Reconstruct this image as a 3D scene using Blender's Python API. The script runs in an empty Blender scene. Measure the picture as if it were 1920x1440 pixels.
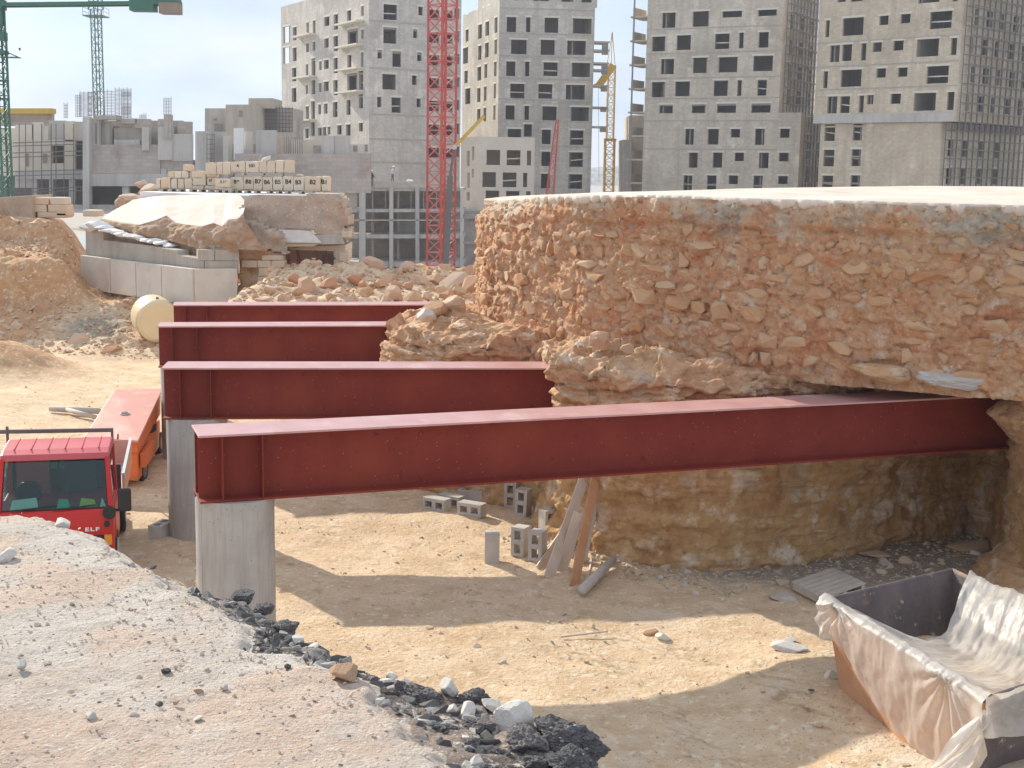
import bpy, bmesh, math, random
import numpy as np
from mathutils import Vector, Matrix, noise as mnoise
random.seed(7)
RNG = np.random.default_rng(11)
S = bpy.context.scene
COL = S.collection
R = math.radians
# ------------------------------------------------------------------ camera
EYE = Vector((0.0, 0.0, 6.4))
F_PX, PITCH, ROLL = 2500.0, math.atan(402 / 2500.0), R(0.95)
_F = Vector((0, math.cos(PITCH), -math.sin(PITCH)))
_R0, _U0 = Vector((1, 0, 0)), Vector((0, math.sin(PITCH), math.cos(PITCH)))
_Rt = _R0 * math.cos(ROLL) + _U0 * math.sin(ROLL)
_Up = -_R0 * math.sin(ROLL) + _U0 * math.cos(ROLL)
cam_d = bpy.data.cameras.new('camera'); cam = bpy.data.objects.new('camera', cam_d); COL.objects.link(cam)
cam.matrix_world = Matrix(((_Rt.x, _Up.x, -_F.x, EYE.x), (_Rt.y, _Up.y, -_F.y, EYE.y), (_Rt.z, _Up.z, -_F.z, EYE.z), (0, 0, 0, 1)))
cam_d.sensor_width = 36; cam_d.lens = 36 * F_PX / 1920; cam_d.clip_start = 0.1; cam_d.clip_end = 6000
S.camera = cam
def ray(px, py): return _F + _Rt * ((px - 960) / F_PX) - _Up * ((py - 720) / F_PX)
def atz(px, py, z):
    d = ray(px, py); return EYE + d * ((z - EYE.z) / d.z)
def aty(px, py, y):
    d = ray(px, py); return EYE + d * ((y - EYE.y) / d.y)
def atplane(px, py, p0, n):
    d = ray(px, py); return EYE + d * ((p0 - EYE).dot(n) / d.dot(n))
# ------------------------------------------------------------------ light
SUN_EL, SUN_AZ = R(27), math.atan2(-0.63, 0.777)      # azimuth from +Y towards +X
W = bpy.data.worlds.new('World'); S.world = W; W.use_nodes = True
nt = W.node_tree; nt.nodes.clear()
def N(tree, t, **k):
    n = tree.nodes.new(t)
    for a, v in k.items(): setattr(n, a, v)
    return n
wo = N(nt, 'ShaderNodeOutputWorld'); bg = N(nt, 'ShaderNodeBackground'); bg.inputs[1].default_value = 0.1
sky = N(nt, 'ShaderNodeTexSky', sky_type='NISHITA', sun_disc=False, sun_elevation=SUN_EL, sun_rotation=SUN_AZ, air_density=1.0, dust_density=0.2, ozone_density=1.0)
tc = N(nt, 'ShaderNodeTexCoord'); sp = N(nt, 'ShaderNodeSeparateXYZ'); nt.links.new(tc.outputs['Generated'], sp.inputs[0])
mz = N(nt, 'ShaderNodeMath', operation='ADD'); nt.links.new(sp.outputs[2], mz.inputs[0]); mz.inputs[1].default_value = 0.32
dx = N(nt, 'ShaderNodeMath', operation='DIVIDE'); nt.links.new(sp.outputs[0], dx.inputs[0]); nt.links.new(mz.outputs[0], dx.inputs[1])
dy = N(nt, 'ShaderNodeMath', operation='DIVIDE'); nt.links.new(sp.outputs[1], dy.inputs[0]); nt.links.new(mz.outputs[0], dy.inputs[1])
cb = N(nt, 'ShaderNodeCombineXYZ'); nt.links.new(dx.outputs[0], cb.inputs[0]); nt.links.new(dy.outputs[0], cb.inputs[1])
nz = N(nt, 'ShaderNodeTexNoise'); nz.inputs['Scale'].default_value = 2.3; nz.inputs['Detail'].default_value = 7; nz.inputs['Roughness'].default_value = 0.55; nz.inputs['Distortion'].default_value = 0.25
nt.links.new(cb.outputs[0], nz.inputs['Vector'])
rp = N(nt, 'ShaderNodeValToRGB'); rp.color_ramp.elements[0].position = 0.36; rp.color_ramp.elements[0].color = (0.68, 0.68, 0.68, 1); rp.color_ramp.elements[1].position = 0.60; rp.color_ramp.elements[1].color = (0.97, 0.97, 0.97, 1)
nt.links.new(nz.outputs[0], rp.inputs[0])
nz2 = N(nt, 'ShaderNodeTexNoise'); nz2.inputs['Scale'].default_value = 1.6; nz2.inputs['Detail'].default_value = 5
nt.links.new(cb.outputs[0], nz2.inputs['Vector'])
rp2 = N(nt, 'ShaderNodeValToRGB'); rp2.color_ramp.elements[0].position = 0.35; rp2.color_ramp.elements[0].color = (5.2, 6.2, 7.8, 1); rp2.color_ramp.elements[1].position = 0.65; rp2.color_ramp.elements[1].color = (8.2, 8.6, 9.2, 1)
nt.links.new(nz2.outputs[0], rp2.inputs[0])
mx = N(nt, 'ShaderNodeMix', data_type='RGBA'); nt.links.new(rp.outputs[0], mx.inputs[0])
sk2 = N(nt, 'ShaderNodeMix', data_type='RGBA', blend_type='MULTIPLY'); sk2.inputs[0].default_value = 1; sk2.inputs[7].default_value = (0.70, 0.92, 1.25, 1)
nt.links.new(sky.outputs[0], sk2.inputs[6]); nt.links.new(sk2.outputs[2], mx.inputs[6]); nt.links.new(rp2.outputs[0], mx.inputs[7])
nt.links.new(mx.outputs[2], bg.inputs[0]); nt.links.new(bg.outputs[0], wo.inputs[0])
sl = bpy.data.lights.new('sun', 'SUN'); sl.energy = 4.9; sl.angle = R(0.6); sl.color = (1.0, 0.93, 0.80)
so = bpy.data.objects.new('sun', sl); COL.objects.link(so); so.location = (0, 0, 60)
_ts = Vector((math.sin(SUN_AZ) * math.cos(SUN_EL), math.cos(SUN_AZ) * math.cos(SUN_EL), math.sin(SUN_EL)))
so.rotation_euler = _ts.to_track_quat('Z', 'Y').to_euler()
S.view_settings.view_transform = 'Standard'; S.view_settings.look = 'None'; S.view_settings.gamma = 1; S.view_settings.exposure = 0.27
S.view_settings.use_curve_mapping = False
S.render.engine = 'CYCLES'; S.cycles.use_denoising = True; S.cycles.max_bounces = 6; S.cycles.diffuse_bounces = 4
# ------------------------------------------------------------------ noise (numpy)
def _h(i, j, k, s):
    n = (i * 374761393 + j * 668265263 + k * 2147483647 + s * 1274126177) & 0xffffffff
    n = ((n ^ (n >> 13)) * 1274126177) & 0xffffffff
    n = ((n ^ (n >> 16)) * 2246822519) & 0xffffffff
    return ((n ^ (n >> 15)) & 0xffffff) / float(0xffffff)
def vn(p, s=0):
    p = np.asarray(p, float); i = np.floor(p).astype(np.int64); f = p - i; f = f * f * (3 - 2 * f)
    a, b, c = i[..., 0], i[..., 1], i[..., 2]; x, y, z = f[..., 0], f[..., 1], f[..., 2]
    r = 0
    for da in (0, 1):
        for db in (0, 1):
            for dc in (0, 1):
                w = (x if da else 1 - x) * (y if db else 1 - y) * (z if dc else 1 - z)
                r = r + w * _h(a + da, b + db, c + dc, s)
    return r
def fbm(p, o=4, s=0, g=0.5):
    p = np.asarray(p, float); t = 0; a = 1; m = 0
    for k in range(o):
        t = t + a * (vn(p, s + k * 17) - 0.5); m += a; a *= g; p = p * 2.03
    return t / m * 2
def vor(u, v, s=0):
    iu, iv = np.floor(u).astype(np.int64), np.floor(v).astype(np.int64)
    f1 = np.full(u.shape, 9.0); f2 = np.full(u.shape, 9.0); cid = np.zeros(u.shape)
    for a in (-1, 0, 1):
        for b in (-1, 0, 1):
            cu, cv = iu + a, iv + b; z = np.zeros_like(cu)
            d = np.hypot(u - cu - 0.12 - 0.76 * _h(cu, cv, z, s), v - cv - 0.12 - 0.76 * _h(cu, cv, z + 1, s))
            k = _h(cu, cv, z + 2, s); n = d < f1
            f2 = np.where(n, f1, np.minimum(f2, d)); cid = np.where(n, k, cid); f1 = np.where(n, d, f1)
    return f1, f2, cid
def facet(u, v, s=0, tilt=.35):     # broken stone facets: each cell is a plane of its own offset and tilt
    iu, iv = np.floor(u).astype(np.int64), np.floor(v).astype(np.int64); f1 = np.full(u.shape, 9.0); out = np.zeros(u.shape)
    for a in (-1, 0, 1):
        for b in (-1, 0, 1):
            cu, cv = iu + a, iv + b; z = np.zeros_like(cu); du, dv = u - cu - 0.1 - 0.8 * _h(cu, cv, z, s), v - cv - 0.1 - 0.8 * _h(cu, cv, z + 1, s)
            d = np.abs(du) + np.abs(dv) * .9 + .35 * np.hypot(du, dv); n = d < f1
            out = np.where(n, _h(cu, cv, z + 2, s) - .5 + tilt * 2 * ((_h(cu, cv, z + 3, s) - .5) * du + (_h(cu, cv, z + 4, s) - .5) * dv), out); f1 = np.where(n, d, f1)
    return out
def rid(p, o=4, s=0):
    t = 0; a = 1.0; m = 0; p = np.asarray(p, float)
    for k in range(o): t = t + a * np.abs(2 * vn(p, s + k * 13) - 1); m += a; a *= .55; p = p * 2.1 + 3.7
    return t / m
def sst(a, b, x):
    t = np.clip((x - a) / (b - a), 0, 1); return t * t * (3 - 2 * t)
# ------------------------------------------------------------------ mesh helpers
class MB:
    def __init__(s): s.v, s.f, s.uv = [], [], []
    def add(s, vs, fs):
        k = len(s.v); s.v.extend([tuple(v) for v in vs]); s.f.extend([tuple(i + k for i in f) for f in fs]); return s
    def hexa(s, p):      # p: 4 bottom + 4 top, counter-clockwise from above
        return s.add(p, [(3, 2, 1, 0), (4, 5, 6, 7), (0, 1, 5, 4), (1, 2, 6, 5), (2, 3, 7, 6), (3, 0, 4, 7)])
    def box(s, c, d, rz=0.0, m=None):
        hx, hy, hz = d[0] / 2, d[1] / 2, d[2] / 2; ca, sa = math.cos(rz), math.sin(rz)
        p = []
        for z in (-hz, hz):
            for x, y in ((-hx, -hy), (hx, -hy), (hx, hy), (-hx, hy)):
                q = Vector((x * ca - y * sa, x * sa + y * ca, z)) + Vector(c)
                p.append(m @ q if m else q)
        return s.hexa(p)
    def bar(s, a, b, w, h=None, up=None):   # square section beam from a to b
        a, b = Vector(a), Vector(b); d = (b - a).normalized(); h = h or w
        up = Vector(up) if up else (Vector((0, 0, 1)) if abs(d.z) < 0.95 else Vector((0, 1, 0)))
        x = d.cross(up).normalized() * (w / 2); y = x.normalized().cross(d) * (h / 2)
        return s.hexa([a - x - y, a + x - y, a + x + y, a - x + y, b - x - y, b + x - y, b + x + y, b - x + y])
    def tube(s, a, b, r, n=8, r2=None, cap=True):
        a, b = Vector(a), Vector(b); d = (b - a).normalized(); r2 = r if r2 is None else r2
        up = Vector((0, 0, 1)) if abs(d.z) < 0.95 else Vector((0, 1, 0)); x = d.cross(up).normalized(); y = x.cross(d)
        P = [a + (x * math.cos(6.28319 * i / n) + y * math.sin(6.28319 * i / n)) * r for i in range(n)] + [b + (x * math.cos(6.28319 * i / n) + y * math.sin(6.28319 * i / n)) * r2 for i in range(n)]
        F = [(i, (i + 1) % n, n + (i + 1) % n, n + i) for i in range(n)]
        if cap: F += [tuple(range(n))[::-1], tuple(range(n, 2 * n))]
        return s.add(P, F)
    def prism(s, poly, off):       # polygon (3D) extruded by vector
        n = len(poly); off = Vector(off); P = [Vector(p) for p in poly] + [Vector(p) + off for p in poly]
        return s.add(P, [tuple(range(n))[::-1], tuple(range(n, 2 * n))] + [(i, (i + 1) % n, n + (i + 1) % n, n + i) for i in range(n)])
    def mesh(s, name, org=None):
        me = bpy.data.meshes.new(name); o = Vector(org) if org else Vector()
        me.from_pydata([(v[0] - o.x, v[1] - o.y, v[2] - o.z) for v in s.v], [], s.f)
        if s.uv and len(s.uv) == sum(len(f) for f in s.f):
            l = me.uv_layers.new(name='UVMap'); l.data.foreach_set('uv', [c for q in s.uv for c in q])
        return me
def fixn(me):
    bm = bmesh.new(); bm.from_mesh(me); bmesh.ops.recalc_face_normals(bm, faces=bm.faces); bm.to_mesh(me); bm.free()
def link(name, me, mat=None, parent=None, smooth=False, **k):
    o = bpy.data.objects.new(name, me); COL.objects.link(o)
    if mat is not None and len(me.materials) == 0: me.materials.append(mat)
    if parent is not None: o.parent = parent
    if smooth: me.polygons.foreach_set('use_smooth', [True] * len(me.polygons))
    for a, v in k.items(): o[a] = v
    return o
def bev(o, w, seg=2):
    m = o.modifiers.new('edge', 'BEVEL'); m.width = w; m.segments = seg; m.limit_method = 'ANGLE'; m.angle_limit = R(40); return o
def obj(name, mb, mat, parent=None, org=None, smooth=False, fix=True, **k):
    me = mb.mesh(name, org)
    if fix: fixn(me)
    return link(name, me, mat, parent, smooth, **k)
def thing(name, label, cat, loc=(0, 0, 0), rz=0.0, group=None):
    o = bpy.data.objects.new(name, None); COL.objects.link(o); o.location = loc; o.rotation_euler = (0, 0, rz); o.empty_display_size = 0.2
    return tag(o, label, cat, group)
def tag(o, label, cat, group=None):
    o['label'] = label; o['category'] = cat
    if group: o['group'] = group
    return o
def gridmesh(name, P, mat=None, smooth=True, flip=False, attrs=None, wrap=False, **k):   # P: (n, m, 3) array
    n, m, _ = P.shape; me = bpy.data.meshes.new(name)
    idx = np.arange(n * m).reshape(n, m)
    if wrap: idx = np.vstack([idx, idx[:1]])
    q = np.stack([idx[:-1, :-1], idx[1:, :-1], idx[1:, 1:], idx[:-1, 1:]], -1).reshape(-1, 4)
    if flip: q = q[:, ::-1]
    npoly = len(q)
    me.vertices.add(n * m); me.vertices.foreach_set('co', np.ascontiguousarray(P, dtype=np.float32).ravel())
    me.loops.add(npoly * 4); me.loops.foreach_set('vertex_index', np.ascontiguousarray(q, dtype=np.int32).ravel())
    me.polygons.add(npoly); me.polygons.foreach_set('loop_start', np.arange(0, npoly * 4, 4, dtype=np.int32)); me.polygons.foreach_set('loop_total', np.full(npoly, 4, dtype=np.int32))
    me.update(calc_edges=True)
    if attrs:
        for a, v in attrs.items():
            at = me.attributes.new(a, 'FLOAT', 'POINT'); at.data.foreach_set('value', np.ascontiguousarray(v, dtype=np.float32).ravel())
    if mat is None: return me
    o = link(name, me, mat, None, smooth)
    for a, v in k.items(): o[a] = v
    return o
def hull(seed, n=16, box=(1, 1, 1), sq=0.55):   # angular stone: hull of points on a rounded box
    r = random.Random(seed); bm = bmesh.new()
    for i in range(n):
        v = Vector((r.gauss(0, 1), r.gauss(0, 1), r.gauss(0, 1))).normalized()
        m = max(abs(v.x), abs(v.y), abs(v.z)); v = v.lerp(v / m, sq) * r.uniform(0.82, 1.0) * 0.55
        bm.verts.new((v.x * box[0], v.y * box[1], v.z * box[2]))
    h = bmesh.ops.convex_hull(bm, input=bm.verts)
    bmesh.ops.delete(bm, geom=[e for e in h['geom_interior'] if isinstance(e, bmesh.types.BMVert)], context='VERTS')
    bmesh.ops.delete(bm, geom=[v for v in bm.verts if not v.link_faces], context='VERTS')
    bmesh.ops.bevel(bm, geom=list(bm.edges), offset=0.016, segments=1, affect='EDGES', clamp_overlap=True)
    me = bpy.data.meshes.new('stone'); bm.to_mesh(me); bm.free(); return me
def lump(seed, sub=3, amp=0.25, freq=1.6, facets=9, hi=4.0):   # rock with flat facets plus noise
    r = random.Random(seed); bm = bmesh.new(); bmesh.ops.create_icosphere(bm, subdivisions=sub, radius=1)
    pl = [(Vector((r.gauss(0, 1), r.gauss(0, 1), r.gauss(0, 1))).normalized(), r.uniform(0.55, 0.9)) for _ in range(facets)]
    off = Vector((r.uniform(0, 50),) * 3)
    for v in bm.verts:
        d = v.co.normalized(); q = 1.05
        for n_, h_ in pl:
            c = d.dot(n_)
            if c > 1e-3: q = min(q, h_ / c)
        q *= 1 + amp * 0.5 * mnoise.fractal(d * freq + off, 1.0, 2.1, 4) + amp * 0.3 * mnoise.fractal(d * freq * hi + off, 0.8, 2.1, 3)
        v.co = d * q * 0.6
    me = bpy.data.meshes.new('stone'); bm.to_mesh(me); bm.free(); return me
def scatter(name, meshes, pts, sizes, mat, squash=0.7, flat=True, **k):   # many small stones joined in one mesh
    vs, fs, off = [], [], 0; base = []
    for me in meshes:
        co = np.empty(len(me.vertices) * 3); me.vertices.foreach_get('co', co)
        base.append((co.reshape(-1, 3), [tuple(p.vertices) for p in me.polygons]))
    ang = RNG.uniform(0, 6.283, (len(pts), 3))
    ft = []
    for i, (p, s) in enumerate(zip(pts, sizes)):
        co, fa = base[i % len(base)]
        a, b, c = ang[i]; ca, sa = math.cos(a), math.sin(a); cb_, sb = math.cos(b * 0.3), math.sin(b * 0.3)
        m = np.array([[ca, -sa, 0], [sa, ca, 0], [0, 0, 1]]) @ np.array([[1, 0, 0], [0, cb_, -sb], [0, sb, cb_]])
        sc = np.array([1, 0.75 + 0.25 * math.sin(c), squash * (0.8 + 0.3 * math.cos(c))]) * s
        vs.append((co * sc) @ m.T + np.asarray(p)); ft.extend([tuple(j + off for j in f) for f in fa]); off += len(co)
    me = bpy.data.meshes.new(name); me.from_pydata(np.concatenate(vs).tolist(), [], ft)
    return link(name, me, mat, **k)
# ------------------------------------------------------------------ materials
def lk(t, a, b): t.links.new(a, b)
def ramp(t, fac, stops):
    n = N(t, 'ShaderNodeValToRGB'); e = n.color_ramp.elements
    while len(e) < len(stops): e.new(0.5)
    for i, (p, c) in enumerate(stops): e[i].position = p; e[i].color = (*c, 1) if len(c) == 3 else c
    lk(t, fac, n.inputs[0]); return n.outputs[0]
def mixc(t, fac, a, b, mode='MIX'):
    n = N(t, 'ShaderNodeMix', data_type='RGBA', blend_type=mode)
    for s, v in ((0, fac), (6, a), (7, b)):
        if hasattr(v, 'is_output'): lk(t, v, n.inputs[s])
        else: n.inputs[s].default_value = v if isinstance(v, (int, float)) else (*v, 1)
    return n.outputs[2]
def noisef(t, vec, sc, det=5, rough=0.6, dist=0.0):
    n = N(t, 'ShaderNodeTexNoise'); n.inputs['Scale'].default_value = sc; n.inputs['Detail'].default_value = det; n.inputs['Roughness'].default_value = rough; n.inputs['Distortion'].default_value = dist
    lk(t, vec, n.inputs['Vector']); return n.outputs[0]
def mth(t, op, a, b=0.0, clamp=False):
    n = N(t, 'ShaderNodeMath', operation=op, use_clamp=clamp)
    for i, v in enumerate((a, b)):
        if hasattr(v, 'is_output'): lk(t, v, n.inputs[i])
        else: n.inputs[i].default_value = v
    return n.outputs[0]
def material(name, c0, c1, sc=1.5, rough=0.9, bump=0.25, bsc=18.0, spots=None, rnd=None, rcols=None, attr=None, brick=None, streak=None, spec=0.3, metal=0.0, det=6, speck=None, stretch=None, lay=None):
    """c0..c1: noise-mixed base colours. spots=(colour, scale, lo, hi). rnd: 'object' or 'island' with rcols [(pos, colour)]. attr: [(attribute, c0, c1)]. brick=(w, h, mortar colour)."""
    m = bpy.data.materials.new(name); m.use_nodes = True; t = m.node_tree; b = t.nodes['Principled BSDF']
    tc = N(t, 'ShaderNodeTexCoord'); vec = tc.outputs['Object']
    if rnd == 'object':
        oi = N(t, 'ShaderNodeObjectInfo'); va = N(t, 'ShaderNodeVectorMath', operation='ADD'); vm = N(t, 'ShaderNodeVectorMath', operation='SCALE'); vm.inputs[0].default_value = (37, 91, 53)
        lk(t, oi.outputs['Random'], vm.inputs['Scale']); lk(t, vec, va.inputs[0]); lk(t, vm.outputs[0], va.inputs[1]); vec = va.outputs[0]; rv = oi.outputs['Random']
    elif rnd == 'island':
        g = N(t, 'ShaderNodeNewGeometry'); rv = g.outputs['Random Per Island']
    if stretch:
        mp = N(t, 'ShaderNodeMapping'); mp.inputs['Scale'].default_value = stretch; lk(t, vec, mp.inputs[0]); vec = mp.outputs[0]
    n1 = noisef(t, vec, sc, det, 0.62); col = ramp(t, n1, [(0.3, c0), (0.72, c1)])
    if rnd: col = mixc(t, 0.78, col, ramp(t, rv, rcols)); col = mixc(t, mth(t, 'MULTIPLY', noisef(t, vec, sc * 4, 4), 0.5), col, c0)
    hgt = noisef(t, vec, bsc, 8, 0.65)
    if attr:
        for a, ca, cb_ in attr:
            an = N(t, 'ShaderNodeAttribute', attribute_name=a)
            f = mth(t, 'ADD', an.outputs['Fac'], mth(t, 'MULTIPLY', mth(t, 'SUBTRACT', noisef(t, vec, 3.1, 5), 0.5), 0.9)); f = mth(t, 'MULTIPLY', mth(t, 'SUBTRACT', f, 0.3), 2.2, True)
            col = mixc(t, f, col, ramp(t, noisef(t, vec, sc * 3, 6), [(0.3, ca), (0.7, cb_)]))
    if spots:
        for c, s_, lo, hi in spots: col = mixc(t, ramp(t, noisef(t, vec, s_, 5, 0.6), [(lo, (0, 0, 0)), (hi, (1, 1, 1))]), col, c)
    if lay:      # thin horizontal stain bands
        mp2 = N(t, 'ShaderNodeMapping'); mp2.inputs['Scale'].default_value = (0.35, 0.35, 3.2); lk(t, vec, mp2.inputs[0])
        col = mixc(t, ramp(t, noisef(t, mp2.outputs[0], lay[1], 6, 0.65), [(lay[2], (0, 0, 0)), (lay[3], (1, 1, 1))]), col, lay[0])
    if streak:
        mp2 = N(t, 'ShaderNodeMapping'); mp2.inputs['Scale'].default_value = (1, 1, 0.06); lk(t, vec, mp2.inputs[0])
        col = mixc(t, ramp(t, noisef(t, mp2.outputs[0], streak[1], 6, 0.7), [(0.45, (0, 0, 0)), (0.75, (1, 1, 1))]), col, streak[0])
    if speck:
        for c, s_, thr in speck:
            vo = N(t, 'ShaderNodeTexVoronoi', feature='F1'); vo.inputs['Scale'].default_value = s_; lk(t, vec, vo.inputs['Vector'])
            f = mth(t, 'LESS_THAN', vo.outputs['Distance'], 0.32)
            sc3 = N(t, 'ShaderNodeSeparateColor'); lk(t, vo.outputs['Color'], sc3.inputs[0])
            f = mth(t, 'MULTIPLY', f, mth(t, 'LESS_THAN', sc3.outputs[0], thr)); col = mixc(t, f, col, c)
    if brick:
        uv = N(t, 'ShaderNodeUVMap') if len(brick) == 3 else N(t, 'ShaderNodeCombineXYZ'); bt = N(t, 'ShaderNodeTexBrick'); bt.inputs['Scale'].default_value = 1.0; bt.inputs['Brick Width'].default_value = brick[0]; bt.inputs['Row Height'].default_value = brick[1]; bt.inputs['Mortar Size'].default_value = 0.012
        bt.inputs['Color1'].default_value = (1, 1, 1, 1); bt.inputs['Color2'].default_value = (0.80, 0.80, 0.80, 1); bt.inputs['Mortar'].default_value = (*brick[2], 1)
        if len(brick) > 3: s3 = N(t, 'ShaderNodeSeparateXYZ'); lk(t, tc.outputs['Object'], s3.inputs[0]); lk(t, mth(t, 'ADD', s3.outputs[0], s3.outputs[1]), uv.inputs[0]); lk(t, s3.outputs[2], uv.inputs[1])
        lk(t, uv.outputs[0], bt.inputs[0]); col = mixc(t, 0.75, col, bt.outputs[0], 'MULTIPLY')
    if hasattr(col, 'is_output'): lk(t, col, b.inputs['Base Color'])
    b.inputs['Roughness'].default_value = rough; b.inputs['Metallic'].default_value = metal; b.inputs['Specular IOR Level'].default_value = spec
    if bump:
        bn = N(t, 'ShaderNodeBump'); bn.inputs['Strength'].default_value = bump; bn.inputs['Distance'].default_value = 0.05; lk(t, hgt, bn.inputs['Height']); lk(t, bn.outputs[0], b.inputs['Normal'])
    return m
MT = {}
MT['dirt'] = material('sandy_dirt', (0.62, 0.43, 0.255), (0.82, 0.64, 0.44), 1.1, 0.95, 0.9, 14, attr=[('grey', (0.26, 0.22, 0.18), (0.42, 0.37, 0.30)), ('red', (0.50, 0.255, 0.115), (0.68, 0.42, 0.23)), ('pale', (0.62, 0.52, 0.40), (0.76, 0.68, 0.56))], spots=[((0.50, 0.35, 0.20), 3.2, 0.54, 0.72), ((0.84, 0.73, 0.55), 7.0, 0.55, 0.7), ((0.54, 0.38, 0.22), 24.0, 0.58, 0.68)], speck=[((0.40, 0.29, 0.19), 30, 0.05)])
MT['fardirt'] = material('site_ground', (0.42, 0.37, 0.31), (0.56, 0.51, 0.45), 0.05, 0.95, 0)
MT['slab'] = material('dusty_slab', (0.68, 0.51, 0.39), (0.77, 0.61, 0.49), 1.3, 0.95, 0.8, 60, attr=[('pale', (0.66, 0.58, 0.49), (0.75, 0.68, 0.60)), ('tar', (0.05, 0.045, 0.045), (0.16, 0.14, 0.13))], spots=[((0.62, 0.47, 0.37), 1.1, 0.50, 0.70), ((0.74, 0.66, 0.57), 2.4, 0.58, 0.72), ((0.52, 0.42, 0.34), 30, 0.58, 0.68), ((0.80, 0.72, 0.63), 38, 0.58, 0.66)], speck=[((0.42, 0.36, 0.31), 80, 0.10), ((0.14, 0.13, 0.13), 40, 0.025)])
MT['pebble'] = material('pebbles', (0.5, 0.4, 0.32), (0.7, 0.6, 0.5), 20, 0.9, 0.2, 90, rnd='island', rcols=[(0.0, (0.62, 0.50, 0.40)), (0.25, (0.74, 0.66, 0.57)), (0.5, (0.60, 0.44, 0.34)), (0.75, (0.78, 0.70, 0.61)), (0.95, (0.52, 0.45, 0.39)), (0.99, (0.20, 0.19, 0.18))])
MT['rubble'] = material('rubble', (0.5, 0.3, 0.18), (0.7, 0.5, 0.32), 3, 0.92, 0.5, 16, rnd='island', rcols=[(0.0, (0.60, 0.40, 0.25)), (0.3, (0.72, 0.55, 0.40)), (0.55, (0.52, 0.26, 0.14)), (0.8, (0.78, 0.66, 0.52)), (1.0, (0.58, 0.45, 0.33))])
MT['stone'] = material('wall_stone', (0.46, 0.25, 0.12), (0.68, 0.45, 0.26), 3, 0.93, 0.7, 14, rnd='object', rcols=[(0.0, (0.63, 0.32, 0.15)), (0.2, (0.73, 0.46, 0.26)), (0.42, (0.80, 0.58, 0.36)), (0.6, (0.60, 0.26, 0.115)), (0.78, (0.82, 0.65, 0.44)), (1.0, (0.70, 0.42, 0.23))], spots=[((0.64, 0.44, 0.29), 3.0, 0.5, 0.7)])
MT['boulder'] = material('boulder', (0.5, 0.3, 0.18), (0.72, 0.52, 0.34), 2, 0.92, 0.6, 12, rnd='object', rcols=[(0.0, (0.62, 0.40, 0.24)), (0.35, (0.74, 0.58, 0.42)), (0.6, (0.56, 0.28, 0.15)), (1.0, (0.78, 0.66, 0.52))])
MT['mortar'] = material('earth_mortar', (0.55, 0.285, 0.145), (0.70, 0.45, 0.27), 2.4, 0.96, 1.0, 20, attr=[('pale', (0.66, 0.52, 0.36), (0.80, 0.68, 0.52)), ('grey', (0.42, 0.36, 0.28), (0.56, 0.48, 0.38))], spots=[((0.60, 0.27, 0.14), 1.4, 0.50, 0.68), ((0.70, 0.56, 0.42), 3.2, 0.54, 0.70), ((0.42, 0.21, 0.11), 11, 0.58, 0.70), ((0.76, 0.60, 0.44), 16, 0.60, 0.70)])
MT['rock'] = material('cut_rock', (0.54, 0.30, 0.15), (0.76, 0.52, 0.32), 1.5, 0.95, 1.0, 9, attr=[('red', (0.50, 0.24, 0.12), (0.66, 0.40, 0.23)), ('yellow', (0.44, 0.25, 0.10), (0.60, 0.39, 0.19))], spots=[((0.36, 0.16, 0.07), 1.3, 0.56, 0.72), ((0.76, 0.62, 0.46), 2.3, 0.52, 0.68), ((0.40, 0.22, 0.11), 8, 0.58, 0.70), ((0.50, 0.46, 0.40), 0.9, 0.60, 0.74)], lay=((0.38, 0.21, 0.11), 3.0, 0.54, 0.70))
MT['roof'] = material('lime_roof', (0.62, 0.52, 0.42), (0.80, 0.72, 0.62), 0.7, 0.9, 0.3, 20, spots=[((0.56, 0.44, 0.34), 1.2, 0.55, 0.7)])
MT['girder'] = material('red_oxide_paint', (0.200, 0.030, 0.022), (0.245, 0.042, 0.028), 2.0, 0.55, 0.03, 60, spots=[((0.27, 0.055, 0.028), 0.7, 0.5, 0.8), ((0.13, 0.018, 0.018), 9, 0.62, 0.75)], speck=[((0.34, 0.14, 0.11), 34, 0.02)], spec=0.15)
MT['girdertop'] = material('red_oxide_sheen_dust', (0.52, 0.26, 0.24), (0.62, 0.37, 0.35), 2.2, 0.34, 0.05, 60, spots=[((0.66, 0.48, 0.43), 1.9, 0.56, 0.74)], spec=0.7)  # pink sky sheen painted into the flange colour, dust in the spots
MT['concrete'] = material('column_concrete', (0.40, 0.38, 0.35), (0.52, 0.50, 0.47), 1.6, 0.9, 0.15, 30, streak=((0.34, 0.31, 0.285), 14), speck=[((0.28, 0.26, 0.24), 34, 0.025)], spots=[((0.34, 0.29, 0.25), 1.3, 0.60, 0.70)])
MT['block'] = material('hollow_block', (0.50, 0.47, 0.43), (0.62, 0.59, 0.55), 6, 0.95, 0.35, 60)
MT['chunk'] = material('asphalt', (0.10, 0.092, 0.096), (0.30, 0.28, 0.27), 9, 0.8, 0.8, 22, rnd='object', rcols=[(0.0, (0.16, 0.148, 0.15)), (0.6, (0.24, 0.22, 0.215)), (1.0, (0.34, 0.30, 0.28))], spots=[((0.36, 0.33, 0.31), 5, 0.54, 0.66), ((0.05, 0.045, 0.05), 12, 0.56, 0.66), ((0.52, 0.48, 0.45), 30, 0.60, 0.68)], speck=[((0.74, 0.70, 0.64), 9, 0.05), ((0.50, 0.46, 0.43), 16, 0.10)], spec=0.5)
MT['white'] = material('pale_limestone', (0.66, 0.60, 0.53), (0.80, 0.75, 0.68), 5, 0.9, 0.4, 24)
MT['plywood'] = material('timber', (0.60, 0.48, 0.36), (0.76, 0.66, 0.54), 3, 0.85, 0.2, 40, stretch=(1, 1, 0.1))
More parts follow.
